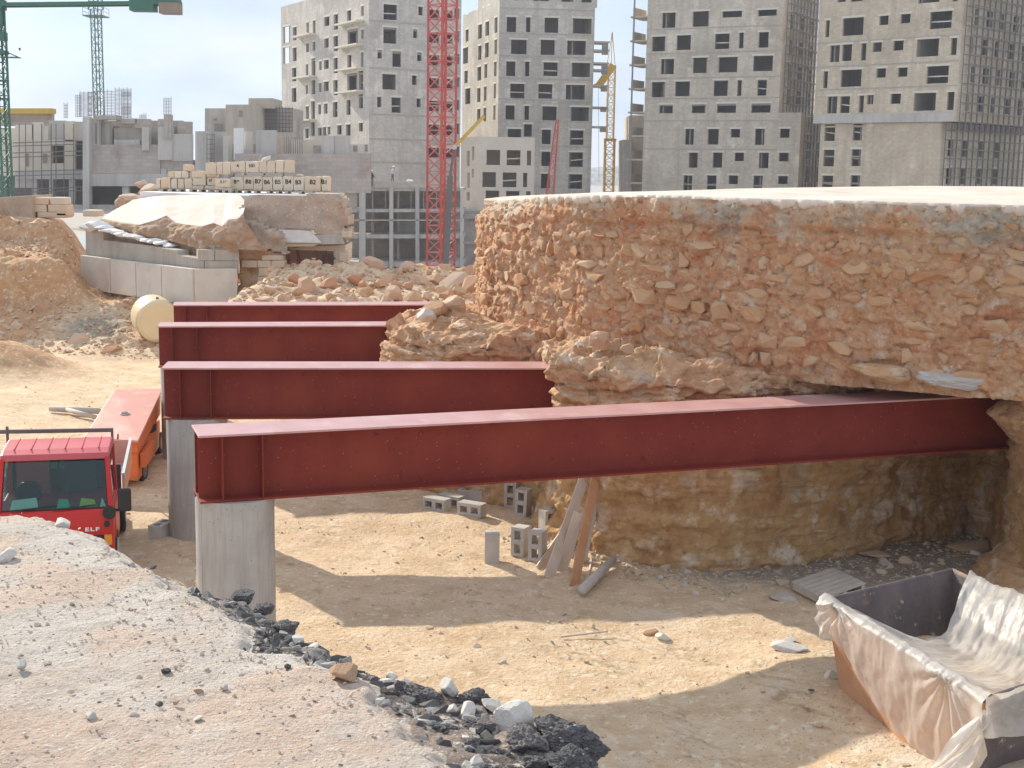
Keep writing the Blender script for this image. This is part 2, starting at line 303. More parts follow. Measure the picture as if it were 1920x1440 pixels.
MT['orange_wood'] = material('orange_timber', (0.50, 0.24, 0.11), (0.62, 0.34, 0.18), 3, 0.8, 0.2, 40, stretch=(1, 1, 0.1))
MT['grey_wood'] = material('weathered_timber', (0.46, 0.40, 0.33), (0.62, 0.56, 0.48), 3, 0.88, 0.25, 40)
MT['cut'] = material('cut_block', (0.66, 0.52, 0.36), (0.78, 0.66, 0.50), 2.5, 0.92, 0.3, 14, rnd='object', rcols=[(0, (0.70, 0.54, 0.37)), (0.35, (0.78, 0.66, 0.52)), (0.65, (0.72, 0.62, 0.50)), (0.85, (0.72, 0.50, 0.32)), (1, (0.80, 0.70, 0.56))])
MT['paintblk'] = material('black_paint', (0.02, 0.02, 0.02), (0.05, 0.05, 0.05), 4, 0.7, 0)
MT['panel'] = material('precast_panel', (0.62, 0.56, 0.48), (0.74, 0.68, 0.60), 1.1, 0.9, 0.15, 20, spots=[((0.58, 0.44, 0.34), 0.8, 0.55, 0.75)])
MT['oldcon'] = material('old_concrete', (0.42, 0.38, 0.32), (0.56, 0.50, 0.43), 1.2, 0.92, 0.25, 16, streak=((0.36, 0.32, 0.27), 3))
MT['tuff'] = material('rough_cut_concrete', (0.46, 0.36, 0.28), (0.62, 0.52, 0.42), 1.4, 0.95, 0.8, 12, spots=[((0.50, 0.33, 0.22), 1.5, 0.54, 0.7), ((0.52, 0.50, 0.47), 3.1, 0.56, 0.7)], speck=[((0.66, 0.58, 0.48), 9, 0.15), ((0.36, 0.28, 0.22), 13, 0.15)])
MT['pinkslope'] = material('rendered_slope', (0.76, 0.58, 0.47), (0.84, 0.71, 0.62), 0.8, 0.9, 0.25, 12, spots=[((0.82, 0.76, 0.70), 0.9, 0.54, 0.66)])
MT['limewash'] = material('white_lime', (0.80, 0.78, 0.74), (0.86, 0.84, 0.82), 3, 0.9, 0.2, 14)
def tower(name, a, b): return material(name, a, b, 0.5, 0.93, 0.12, 5, brick=(0.45, 0.26, (0.72, 0.72, 0.72)), streak=(tuple(c * .80 for c in a), .9), spots=[(tuple(c * 0.80 for c in a), 0.11, 0.5, 0.66), (tuple(min(1, c * 1.12) for c in b), 0.35, 0.56, 0.68)])
MT['towA'] = tower('block_wall_warm', (0.60, 0.55, 0.48), (0.72, 0.66, 0.58))
MT['towB'] = tower('block_wall_grey', (0.57, 0.52, 0.45), (0.67, 0.62, 0.54))
MT['towC'] = tower('block_wall_buff', (0.62, 0.54, 0.43), (0.72, 0.64, 0.52))
MT['towD'] = tower('block_wall_sand', (0.66, 0.55, 0.40), (0.76, 0.65, 0.50))
MT['annex'] = material('render_beige', (0.64, 0.56, 0.45), (0.72, 0.64, 0.53), 0.5, 0.93, 0.05, 5)
MT['lintel'] = material('lintel_concrete', (0.68, 0.64, 0.52), (0.76, 0.72, 0.62), 0.6, 0.93, 0, 5)
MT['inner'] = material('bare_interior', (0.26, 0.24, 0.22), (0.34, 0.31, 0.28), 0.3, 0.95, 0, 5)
MT['precon'] = material('raw_concrete', (0.52, 0.49, 0.44), (0.64, 0.61, 0.56), 0.35, 0.93, 0.1, 4, streak=((0.40, 0.38, 0.35), 0.8))
MT['brickw'] = material('brown_block_wall', (0.48, 0.42, 0.37), (0.58, 0.52, 0.46), 0.4, 0.95, 0.1, 5, brick=(0.9, 0.36, (0.66, 0.66, 0.66), True), spots=[((0.40, 0.33, 0.28), 0.3, 0.5, 0.65), ((0.56, 0.52, 0.48), 0.8, 0.58, 0.7)])
def paint(name, c, rough=0.5, var=0.8, spec=0.5, **k): return material(name, tuple(x * var for x in c), c, 2.0, rough, 0.0, 20, spec=spec, **k)
MT['craneR'] = paint('crane_red', (0.62, 0.09, 0.06))
MT['craneRl'] = paint('crane_red_brace', (0.70, 0.20, 0.16))
MT['craneG'] = paint('crane_green', (0.04, 0.17, 0.11))
MT['craneY'] = paint('crane_yellow', (0.70, 0.46, 0.06))
MT['steel'] = paint('scaffold_steel', (0.17, 0.15, 0.14))
MT['rebar'] = paint('rebar', (0.24, 0.20, 0.19))
MT['weight'] = paint('counterweight', (0.34, 0.26, 0.20), 0.9)
MT['truckred'] = paint('truck_red', (0.60, 0.018, 0.016), 0.35, 0.9)
MT['truckroof'] = paint('pink_sheen_red', (0.62, 0.09, 0.10), 0.38, 0.85)  # bright shine on the cab roof put into its red
MT['orange'] = paint('machine_orange', (0.80, 0.17, 0.03), 0.45, 0.85, spots=[((0.45, 0.16, 0.07), 3, 0.58, 0.7)])
MT['sheened'] = paint('pink_sheen_orange', (0.74, 0.33, 0.24), 0.42, 0.9, spots=[((0.74, 0.46, 0.37), 1.5, 0.5, 0.7)])  # pale sky reflection on the lid painted into this orange
MT['black'] = paint('black_plastic', (0.022, 0.022, 0.024), 0.5)
MT['tyre'] = paint('tyre_rubber', (0.030, 0.028, 0.027), 0.85)
MT['cream'] = material('tank_cream', (0.74, 0.58, 0.34), (0.80, 0.66, 0.44), 0.6, 0.35, 0.03, 20, spec=0.5)
MT['redprop'] = paint('prop_red', (0.30, 0.05, 0.045), 0.7)
MT['skip'] = material('skip_steel', (0.10, 0.085, 0.085), (0.20, 0.16, 0.15), 2, 0.75, 0.3, 14, spots=[((0.46, 0.24, 0.14), 1.6, 0.54, 0.68), ((0.42, 0.38, 0.36), 6, 0.62, 0.7)])
MT['skipout'] = material('skip_orange_rust', (0.50, 0.24, 0.12), (0.62, 0.36, 0.22), 2, 0.8, 0.3, 14)
MT['chrome'] = paint('pale_metal', (0.62, 0.62, 0.62), 0.4)
def special(name, **k):
    m = bpy.data.materials.new(name); m.use_nodes = True; b = m.node_tree.nodes['Principled BSDF']
    for a, v in k.items(): b.inputs[a.replace('_', ' ')].default_value = v
    return m
MT['glass'] = special('windscreen', Base_Color=(0.50, 0.84, 0.76, 1), Roughness=0.03, IOR=1.45, Transmission_Weight=1.0)
MT['amber'] = special('indicator_amber', Base_Color=(0.75, 0.30, 0.03, 1), Roughness=0.25)
MT['paper'] = special('paper', Base_Color=(0.7, 0.7, 0.66, 1), Roughness=0.8)
MT['papery'] = special('yellow_paper', Base_Color=(0.62, 0.55, 0.10, 1), Roughness=0.8)
MT['green'] = special('green_visor', Base_Color=(0.03, 0.42, 0.25, 1), Roughness=0.4)
MT['seat'] = special('seat_fabric', Base_Color=(0.06, 0.05, 0.06, 1), Roughness=0.9)
MT['hat'] = special('white_helmet', Base_Color=(0.85, 0.85, 0.83, 1), Roughness=0.4)
MT['letter'] = special('white_letter', Base_Color=(0.85, 0.83, 0.82, 1), Roughness=0.4)
def plastic():
    m = bpy.data.materials.new('plastic_sheet'); m.use_nodes = True; t = m.node_tree; b = t.nodes['Principled BSDF']
    b.inputs['Base Color'].default_value = (0.80, 0.76, 0.70, 1); b.inputs['Roughness'].default_value = 0.32; b.inputs['Specular IOR Level'].default_value = 0.5
    o = t.nodes['Material Output']; tr = N(t, 'ShaderNodeBsdfTransparent'); tl = N(t, 'ShaderNodeBsdfTranslucent'); tl.inputs[0].default_value = (0.85, 0.80, 0.72, 1)
    a1 = N(t, 'ShaderNodeMixShader'); a1.inputs[0].default_value = 0.35; a2 = N(t, 'ShaderNodeMixShader')
    tc = N(t, 'ShaderNodeTexCoord'); f = noisef(t, tc.outputs['Object'], 2.2, 6, 0.65); lk(t, ramp(t, f, [(0.3, (0.15,) * 3), (0.7, (0.46,) * 3)]), a2.inputs[0])
    bn = N(t, 'ShaderNodeBump'); bn.inputs['Strength'].default_value = 0.5; bn.inputs['Distance'].default_value = 0.02; lk(t, noisef(t, tc.outputs['Object'], 9, 6, 0.7, 0.8), bn.inputs['Height']); lk(t, bn.outputs[0], b.inputs['Normal'])
    lk(t, b.outputs[0], a1.inputs[1]); lk(t, tl.outputs[0], a1.inputs[2]); lk(t, a1.outputs[0], a2.inputs[1]); lk(t, tr.outputs[0], a2.inputs[2]); lk(t, a2.outputs[0], o.inputs[0])
    return m
MT['plastic'] = plastic()

_m = MT['dirt']; _t = _m.node_tree; _b = _t.nodes['Principled BSDF']; _bn = next(n for n in _t.nodes if n.type == 'BUMP')
_tc = N(_t, 'ShaderNodeTexCoord'); _wv = N(_t, 'ShaderNodeTexWave', wave_type='BANDS', bands_direction='DIAGONAL'); _wv.inputs['Scale'].default_value = 1.5; _wv.inputs['Distortion'].default_value = 3.0; _wv.inputs['Detail Scale'].default_value = 2.0
lk(_t, _tc.outputs['Object'], _wv.inputs['Vector']); _an = N(_t, 'ShaderNodeAttribute', attribute_name='track'); _b2 = N(_t, 'ShaderNodeBump'); _b2.inputs['Strength'].default_value = 1.0; _b2.inputs['Distance'].default_value = 0.05
lk(_t, mth(_t, 'MULTIPLY', _wv.outputs[1], _an.outputs['Fac']), _b2.inputs['Height']); lk(_t, _bn.outputs[0], _b2.inputs['Normal']); lk(_t, _b2.outputs[0], _b.inputs['Normal'])
# ================================================================== THE SETTING: terrain
def prof(y, pts): return np.interp(y, [p[0] for p in pts], [p[1] for p in pts])
def ground_h(x, y, fine=True):
    x, y = np.asarray(x, float), np.asarray(y, float)
    P = np.stack([x, y, np.zeros_like(x)], -1)
    wob = fbm(P * 0.35, 4, 3)
    left = prof(y + wob * 0.6, [(0, 0), (43, 0), (45.5, .3), (47.2, .8), (48.7, 1.35), (48.95, 2.55), (49.3, 2.8), (52.6, 3.0), (54, 3.35), (54.25, 4.05), (62, 4.1), (72, 3.0), (80, 2.0), (300, 2.0)])
    mid = prof(y + wob * 0.8, [(0, 0), (36.2, 0), (37.5, 1.1), (39.5, 2.1), (43, 2.45), (46, 2.95), (47.5, 2.6), (50, 1.0), (56, -3), (64, -6.2), (300, -6.6)])
    blk = prof(y, [(0, 0), (43, 0), (46, .5), (49, 1.4), (60, 2.2), (68, -2), (80, -6), (300, -6.5)])
    wl = sst(-.312, -.345, x / np.maximum(y, 1) + wob * .012); wm = sst(-9.8, -8.2, x + wob * .6)
    z = left * wl + mid * wm * (1 - wl) + blk * (1 - wl) * (1 - wm)
    z = z * (1 - sst(2.0, 3.5, x) * (1 - sst(44, 50, y)))
    z = z + 0.95 * np.exp(-((x + 15.6) ** 2 / 2.2 + (y - 40.6) ** 2 / 2.4)) * (1 + 0.3 * wob)
    z = z + 0.22 * np.exp(-((x - 3.9) ** 2 / 1.2 + (y - 15.4) ** 2 / 2.2)) + 0.30 * np.exp(-((x - 5.3) ** 2 / 1.6 + (y - 13.0) ** 2 / 1.2))
    z = z + 0.25 * np.exp(-((x - 2.6) ** 2 / 1.4 + (y - 22.1) ** 2 / 0.5)) - 0.10 * np.exp(-((x + 6) ** 2 / 9 + (y - 22.5) ** 2 / 6))
    if fine:
        rough = sst(43.5, 46, y) * 0.30 + 0.02 + sst(36, 38, y) * wm * 0.22
        z = z + fbm(P * 1.7, 5, 9) * rough + fbm(P * 0.5, 3, 19) * 0.06 + np.abs(fbm(P * 3.3, 4, 29)) * 0.035
        lb = wl * sst(44.2, 46, y); z = z + (rid(P * np.array([.9, .9, 1]), 4, 33) - .38) * 0.34 * lb
        tr = np.sin((x * 0.55 + y) * 0.9 + wob * 2)        # faint wheel ruts
        z = z - 0.03 * np.exp(-((tr - 0.2) ** 2) / 0.02) * (y < 42)
    return z
def gz(x, y): return float(ground_h(np.array([x]), np.array([y]))[0])
xs = np.concatenate([np.arange(-34, -20, .3), np.arange(-20, 11, .13), np.arange(11, 30, .5)]); ys = np.concatenate([np.arange(2, 12, .3), np.arange(12, 58, .13), np.arange(58, 82, .5)])
X, Y = np.meshgrid(xs, ys, indexing='ij'); Z = ground_h(X, Y)
nb = fbm(np.stack([X, Y, X * 0], -1) * 0.5, 4, 41)
grey = np.clip(np.exp(-((X - 7.2) ** 2 / 9 + (Y - 22.6) ** 2 / 6)) * 1.3 + np.exp(-((X - 4.2) ** 2 / 5 + (Y - 21.4) ** 2 / 1.4)) * 0.9 + 0.9 * np.exp(-((X + 14.6) ** 2 / 2.0 + (Y - 46.6) ** 2 / 3.0)) + 0.5 * np.exp(-((X + 12.6) ** 2 / .8 + (Y - 44.4) ** 2 / .8)), 0, 1)
red = np.clip(sst(44.5, 46.5, Y) * (0.9 + nb * .8) - grey, 0, 1) * np.where(Y > 50, 0.9, 1) + 0.7 * np.exp(-((X + 15.6) ** 2 / 3 + (Y - 40.6) ** 2 / 3))
pale = np.clip(np.exp(-((X - 4.6) ** 2 / 2.5 + (Y - 13.6) ** 2 / 1.5)) * 0.9 + (nb - 0.15) * 0.8 * (Y < 44), 0, 1)
def path_w(pts, off, w):      # closeness to a wheel path
    P = [(np.interp(t, range(len(pts)), [p[0] for p in pts]) + off, np.interp(t, range(len(pts)), [p[1] for p in pts])) for t in np.linspace(0, len(pts) - 1, 60)]; r = np.zeros_like(X)
    for px_, py_ in P: r = np.maximum(r, np.exp(-(((X - px_) ** 2 + (Y - py_) ** 2) / w ** 2) ** 2))
    return r
track = np.clip(sum(path_w(pts, o_, .26) for pts, o_ in (([(-4.5, 27), (-2, 20.5), (1.0, 18.2), (3.2, 16.6), (4.0, 13)], 0), ([(-4.5, 27), (-2, 20.5), (1.0, 18.2), (3.2, 16.6), (4.0, 13)], -1.5), ([(-13, 40), (-10.5, 32), (-9, 26)], 0), ([(-13, 40), (-10.5, 32), (-9, 26)], -1.6))), 0, 1) * np.clip(.5 + nb * 1.6, 0, 1)
Z = Z - .035 * track
red = np.clip(red + .28 * sst(-7, -10, X) * (Y < 45), 0, 1)
gridmesh('ground', np.stack([X, Y, Z], -1), MT['dirt'], attrs={'track': track, 'grey': grey, 'red': red, 'pale': pale}, kind='structure')
xs = np.concatenate([np.arange(-420, -60, 20), np.arange(-60, 90, 2.5), np.arange(90, 440, 20)]); ys = np.concatenate([np.arange(79, 220, 4), np.arange(220, 700, 40), np.arange(700, 3400, 300)])
X, Y = np.meshgrid(xs, ys, indexing='ij'); lf = sst(-0.215, -0.245, X / Y)
Z = 2.0 * lf - 6.8 * (1 - lf) + fbm(np.stack([X, Y, X * 0], -1) * 0.08, 4, 5) * 0.5 - sst(220, 500, Y) * 6
gridmesh('far_ground', np.stack([X, Y, Z], -1), MT['fardirt'], kind='structure')
MT['hill'] = material('scrub_hill', (0.16, 0.19, 0.17), (0.30, 0.30, 0.26), 0.02, 1.0, 0)
a = np.linspace(-60, 420, 90); b = np.linspace(0, 1, 14)
X, T = np.meshgrid(a, b, indexing='ij'); Yh = 1700 + 500 * T
Z = -14 + 34 * sst(0, 1, T) * sst(-60, 120, X) * sst(420, 250, X) * (0.55 + 0.5 * vn(np.stack([X * 0.004, T, T], -1), 7)) + fbm(np.stack([X * .02, T * 8, T], -1), 4, 8) * 4 * T
gridmesh('hills', np.stack([X, Yh, Z], -1), MT['hill'], flip=False, kind='structure')
m = MB()
for i in range(150):
    x = random.uniform(60, 320); t = random.uniform(0.15, 0.8); h = random.uniform(3, 7); zz = -14 + 34 * float(sst(0, 1, t)) * .75
    m.box((x, 1690 + 500 * t, zz + h / 2 - 2), (random.uniform(4, 10), 8, h))
obj('distant_town', m, material('town_walls', (0.42, 0.42, 0.42), (0.62, 0.60, 0.56), 0.05, 0.95, 0), kind='stuff', label='pale houses of a town scattered over the far hillside')
# ------------------------------------------------------------------ foreground slab
PZ = 4.7
EDGE = [(-420, 880), (-200, 925), (0, 972), (60, 966), (130, 990), (200, 1020), (250, 1052), (320, 1090), (370, 1112), (430, 1132), (466, 1175), (486, 1203), (560, 1216), (600, 1226), (650, 1247), (695, 1272), (718, 1318), (768, 1342), (775, 1368), (840, 1400), (858, 1445), (900, 1520), (960, 1640), (1010, 1800)]
OUT = [(-440, 874), (-210, 919), (-6, 962), (66, 956), (140, 982), (212, 1013), (262, 1046), (330, 1082), (382, 1105), (452, 1116), (505, 1150), (545, 1176), (600, 1206), (640, 1224), (690, 1252), (742, 1266), (812, 1280), (890, 1296), (970, 1336), (1010, 1372), (1100, 1392), (1150, 1440), (1200, 1560), (1240, 1700)]
def respl(pts, z, step=0.02):
    P = np.array([tuple(atz(px, py, z)) for px, py in pts]); d = np.r_[0, np.cumsum(np.linalg.norm(np.diff(P, axis=0), axis=1))]
    s = np.linspace(0, 1, 420); return np.stack([np.interp(s, d / d[-1], P[:, k]) for k in range(3)], -1)
E0, E1 = respl(EDGE, PZ), respl(OUT, PZ - 0.05)
jag = fbm(np.stack([np.arange(420) * .11, np.zeros(420), np.zeros(420)], -1), 5, 77)[:, None]
E0 = E0 + jag * np.array([[0.05, 0.04, 0]])
inn = np.array([-0.80, -0.60, 0.0]); ss = np.concatenate([np.arange(0, 1.2, 0.022), np.arange(1.2, 3.0, .04), np.arange(3, 9, 0.3)])
Pg = E0[:, None, :] + ss[None, :, None] * inn
q = Pg.copy(); q[..., 2] = 0
Pg[..., 2] = PZ + fbm(q * 1.3, 4, 51) * 0.035 + fbm(q * 9, 4, 52) * 0.012 + np.abs(fbm(q * 30, 2, 53)) * 0.007 - 0.03 * sst(0.06, 0, ss)[None, :] + 0 * Pg[..., 0]
pal = np.clip(1.05 - ss[None, :] / 0.75 + fbm(q * 1.7, 4, 54) * 1.6, 0, 1) * np.clip((np.arange(420)[:, None] - 70) / 120, 0.25, 1)
skirt = []
drop = [(0.0, 0.0), (0.02, 0.06), (0.05, 0.5), (0.15, 1.8), (0.5, 4.9)]
bed = np.linspace(0, 1, 22)[1:]
rows = []
for k in bed:
    p = E0 * (1 - k) + E1 * k; qq = p * 14; p = p.copy(); p[:, 2] = PZ - 0.035 - 0.05 * k + fbm(qq, 4, 61) * 0.03 * min(1, k * 4); rows.append(p)
for o_, dz in drop[1:]:
    p = E1.copy(); p[:, 2] = E1[:, 2] - 0.03; n_ = fbm(np.stack([p[:, 0] * 3, p[:, 1] * 3, np.full(420, dz * 3)], -1), 4, 62); p[:, 0] += o_ * 0.7 + n_ * .07; p[:, 1] += o_ * 0.7 + n_ * .07; p[:, 2] -= dz; rows.append(p)
BedR = np.stack(rows, 1)
full = np.concatenate([Pg[:, ::-1], BedR], 1)
tarw = np.clip((np.arange(420) - 215) / 25, 0, 1)[:, None] * np.concatenate([np.zeros(len(ss)), np.ones(len(bed)), np.ones(len(drop) - 1)])[None, :]
pal2 = np.concatenate([pal[:, ::-1], np.repeat(pal[:, :1], len(bed) + len(drop) - 1, 1)], 1) * (1 - tarw)
gridmesh('road_slab', full, MT['slab'], flip=False, attrs={'pale': pal2, 'tar': tarw}, kind='structure')
HUL = [hull(i, 13, (1, .9, .8)) for i in range(16)]
def slab_pt(i, s): p = E0[i] + s * inn; return (p[0], p[1], PZ + 0.0)
pts, szs = [], []
for _ in range(6500):
    i = int(RNG.integers(30, 400)); s = abs(RNG.normal(0, 1.3)) if RNG.random() < .3 else RNG.uniform(0.01, 3.0); p = slab_pt(i, s)
    g = float(fbm(np.array([[p[0] * 1.2, p[1] * 1.2, 0]]), 3, 71)[0])
    if RNG.random() > 0.62 + g: continue
    pts.append((p[0], p[1], PZ + 0.005 + fbm(np.array([[p[0] * 1.3, p[1] * 1.3, 0]]), 4, 51)[0] * .035)); szs.append(min(0.045 if i > 170 else 0.018, 0.008 * math.exp(abs(RNG.normal(0, 0.5)))))
scatter('gravel', HUL, pts, szs, MT['pebble'], kind='stuff', label='loose pebbles strewn over the dusty slab')
# asphalt and pale stones along its broken edge
LUMP = [lump(40 + i, 5, 0.30, 1.9, 10, 4.5) for i in range(7)]
SMOOTH = [lump(70 + i, 4, 0.07, 1.3, 13, 5) for i in range(6)]
def put(name, me, mat, px, py, wpx, z, label, cat, group=None, sx=1.0, sz=0.8, rz=None, sink=0.3):
    p = atz(px, py, z); d = (p - EYE).dot(_F); s = wpx * d / F_PX
    me2 = me if len(me.materials) == 0 or me.materials[0] == mat else me.copy()
    if len(me2.materials) == 0: me2.materials.append(mat)
    else: me2.materials[0] = mat
    o = bpy.data.objects.new(name, me2); COL.objects.link(o); o.scale = (s * sx, s * 0.85, s * sz); o.location = (p.x, p.y, z + s * sz * (0.5 - sink)); o.rotation_euler = (random.uniform(-.3, .3), random.uniform(-.3, .3), random.uniform(0, 6.28) if rz is None else rz)
    return tag(o, label, cat, group)
CH = [(454, 1126, 48, 1, 'knobbly asphalt lump, topmost of the black pieces beside the concrete column'), (497, 1148, 38, 1, 'small asphalt lump just below the topmost black piece'), (500, 1182, 44, 1, 'asphalt lump wedged in the notch of the slab edge'), (537, 1186, 52, 1, 'wide crumbly asphalt lump, lowest of the upper black cluster'),
      (738, 1306, 56, 1, 'low asphalt crust where the slab edge steps in'), (793, 1316, 84, 1.2, 'asphalt slab piece with a flat grey top leaning on the white stone'), (886, 1316, 60, 1.1, 'brown black asphalt piece standing up between two white stones'), (896, 1372, 80, 1.1, 'round asphalt piece with rusty spots in front of the big pale boulder'),
      (828, 1384, 72, 1, 'dark asphalt piece tight against the slab edge'), (893, 1414, 70, 1, 'brownish asphalt piece full of gravel at the slab corner'), (985, 1404, 112, 1.2, 'long asphalt piece below the big pale boulder'), (1062, 1400, 140, 1.2, 'largest asphalt piece, glossy black with white gravel spots'),
      (946, 1428, 70, 1, 'grey faced asphalt piece with one flat side'), (1066, 1444, 116, 1.2, 'asphalt piece under the largest black lump'), (772, 1360, 30, 1, 'tiny asphalt crumb beside a pale stone'), (1000, 1446, 80, 1, 'low asphalt piece between the two longest lumps')]
for i, (px, py, w, sx, lb) in enumerate(CH): put('asphalt_chunk', LUMP[i % 7], MT['chunk'], px, py, w * (.92 if w < 70 else .76), PZ - 0.085, lb, 'asphalt chunk', 'broken asphalt along the slab edge', sx, 0.62)
WH = [(841, 1300, 40, .8, 1.1, 'upright white stone leaning over the drop'), (962, 1358, 78, 1, .95, 'big pale faceted boulder among the asphalt'), (923, 1326, 40, 1, .6, 'flat white stone behind the big pale boulder'), (877, 1338, 38, 1, .7, 'pinkish stone between the black chunks'), (872, 1394, 26, .8, 1, 'greenish white pebble stone at the front of the asphalt'), (844, 1336, 28, 1, .8, 'whitish stone below the upright white stone'), (789, 1366, 22, 1, .8, 'little white stone by the asphalt crumb'),
      (735, 1272, 22, 1, .7, 'small round pale stone on the slab edge'), (722, 1286, 30, 1, .8, 'rounded grey stone at the slab corner'), (760, 1284, 24, 1, .8, 'small pale stone beside the flat asphalt piece'), (560, 1202, 24, 1, .7, 'pale stone next to the upper asphalt cluster'), (588, 1216, 22, 1, .6, 'flat pale stone just below the upper asphalt cluster')]
for i, (px, py, w, sx, sz, lb) in enumerate(WH): put('pale_stone', SMOOTH[i % 6], MT['white'], px, py, w, PZ - 0.07, lb, 'stone', 'pale stones along the slab edge', sx, sz)
ST = [(118, 986, 36, 'white', 'beige angular stone on the slab rim in front of the red lorry'), (12, 1046, 34, 'white', 'beige stone lying at the rim of the dusty slab'), (646, 1266, 52, 'boulder', 'flat rusty stone lying on the slab near its broken edge'), (40, 1248, 22, 'block', 'grey stone on the dusty slab'), (312, 1260, 18, 'chunk', 'black stone sitting on a white patch of slab'), (298, 1322, 14, 'chunk', 'small black stone near a pinkish one'), (170, 1344, 24, 'block', 'grey blue stone, lowest on the slab'), (540, 1250, 14, 'chunk', 'dark pebble beside the white slab edge'), (330, 1318, 14, 'boulder', 'small rust stone on the slab'), (372, 1298, 20, 'boulder', 'pink stone on the middle of the slab'), (288, 1064, 12, 'chunk', 'dark pebble on the slab rim'), (420, 1290, 14, 'block', 'grey pebble near the pink stone')]
for i, (px, py, w, mt, lb) in enumerate(ST): put('loose_stone', SMOOTH[(i + 2) % 6], MT[mt], px, py, w, PZ + 0.005, lb, 'stone', 'loose stones on the slab', 1, .6, None, .3)
pts, szs = [], []
for _ in range(2400):
    i = int(RNG.integers(225, 418)); k = RNG.random(); p = E0[i] * (1 - k) + E1[i] * k
    pts.append((p[0], p[1], PZ - 0.045 - 0.05 * k)); szs.append(min(.085, 0.016 * math.exp(abs(RNG.normal(0, .85)))))
MT['crumb'] = material('asphalt_crumbs', (0.05, 0.05, 0.05), (0.15, 0.14, 0.13), 30, 0.85, 0.2, 80, rnd='island', rcols=[(0, (0.08, 0.075, 0.075)), (0.5, (0.20, 0.185, 0.18)), (0.75, (0.44, 0.40, 0.36)), (0.92, (0.74, 0.69, 0.62))])
scatter('asphalt_rubble', HUL, pts, szs, MT['crumb'], kind='stuff', label='asphalt crumbs and grit between the larger lumps')
# ------------------------------------------------------------------ round rubble walled structure
CX, CY, RR = 11.16, 31.04, 11.98
def zlip(th): return np.interp(th, [170, 186, 206, 222, 262, 300, 500], [5.70, 5.74, 5.93, 6.02, 6.02, 5.95, 5.70])
def wall_disp(th, z, coarse=False):
    s = np.radians(th) * RR; P = np.stack([s, z * 1.35, np.zeros_like(s)], -1)
    zl = zlip(th); up = sst(zl - 0.62, zl - 0.42, z)
    d = fbm(P * 0.55, 3, 101) * 0.13 + fbm(P * 2.4, 4, 102) * 0.05
    f1, f2, cid = vor(s / 0.27 + fbm(P * 2.5, 3, 5) * .5, z / 0.18 + fbm(P * 2.5, 3, 6) * .4, 3)
    d = d + np.clip((f2 - f1) * 3.2, 0, 1) * 0.035 * (1 - 0.4 * up) + facet(s / 0.21 + fbm(P * 2.5, 3, 15) * .35, z / 0.15 + fbm(P * 2.5, 3, 16) * .3, 4, .4) * 0.085
    d = d + np.abs(fbm(P * 7, 4, 104)) * 0.05 + fbm(P * 16, 2, 107) * 0.014
    d = d - 0.10 * np.exp(-((z - (zl - 0.52 + fbm(P * .7, 2, 9) * .1)) / 0.06) ** 2) * sst(205, 216, th)
    rd = sst(216, 196, th)
    d = d - (0.42 * sst(zl - 0.55, zl + .02, z) ** 1.6) * rd + 0.06 * up * (1 - rd) - 0.12 * sst(3.6, 3.1, z) * fbm(P * 1.2, 3, 106)
    return d
th = np.concatenate([np.linspace(172, 262, 640), np.linspace(264, 531, 60)]); tt = np.linspace(0, 1, 100)
TH, T = np.meshgrid(th, tt, indexing='ij'); ZL = zlip(TH); Zw = 3.13 + T * (ZL - 3.18); rw = RR + wall_disp(TH, Zw)
ta = np.radians(TH)
root = thing('round_gun_emplacement', 'round rubble stone structure with a flat pale roof, undercut above the red girders', 'battery', (CX, CY, 0))
core = np.stack([RR * 0 + rw * np.cos(ta), rw * np.sin(ta), Zw], -1)
nb = fbm(np.stack([TH * .2, Zw, Zw * 0], -1) * 0.9, 4, 111)
me = gridmesh('wall_core', core, flip=True, wrap=True, attrs={'pale': np.clip(sst(ZL - 0.42, ZL - 0.12, Zw) * 0.75 + nb * .5, 0, 1), 'grey': np.clip(sst(222, 250, TH) * 0.30 + 0.5 * sst(ZL - .7, ZL - .3, Zw) + nb * .7, 0, 1) * 0.8})
link('wall_core', me, MT['mortar'], root, True)
th2 = np.radians(th)
rows = []
for k, rr in enumerate([0.02, 2, 4, 6, 8, 9.7, 10.6, 11.2, 11.6, 11.8, 11.93]):
    z = 6.19 - (6.19 - zlip(th)) * (rr / 11.98) ** 1.6; q = np.stack([rr * np.cos(th2), rr * np.sin(th2), np.zeros_like(th2)], -1)
    rd = sst(216, 192, th) * 0.36 * sst(10.7, 11.93, rr); r_ = rr - rd
    rows.append(np.stack([r_ * np.cos(th2), r_ * np.sin(th2), z + fbm(q * 0.8, 4, 120) * 0.035 + fbm(q * 4, 3, 121) * .01], -1))
e1 = fbm(np.stack([th * .35, th * 0, th * 0], -1), 4, 122) * 0.10; e2 = fbm(np.stack([th * 1.7, th * 0, th * 0], -1), 4, 123) * .05
rd = sst(216, 192, th)
for off, dz in ((0.05, -0.012), (0.07, -0.06), (0.045, -0.13), (-0.25, -0.15)):
    r_ = RR + (off + e1 + e2) * (1 - rd) - 0.40 * rd; rows.append(np.stack([r_ * np.cos(th2), r_ * np.sin(th2), zlip(th) + dz * (1 + 2 * e2 * 6)], -1))
link('roof', gridmesh('roof', np.stack(rows, 1), flip=True, wrap=True), MT['roof'], root, True)
STN = [hull(200 + i, 15, (1, 0.95, 1), 0.8) for i in range(34)]
for s_ in STN: s_.materials.append(MT['stone'])
cand = []; z = 3.30
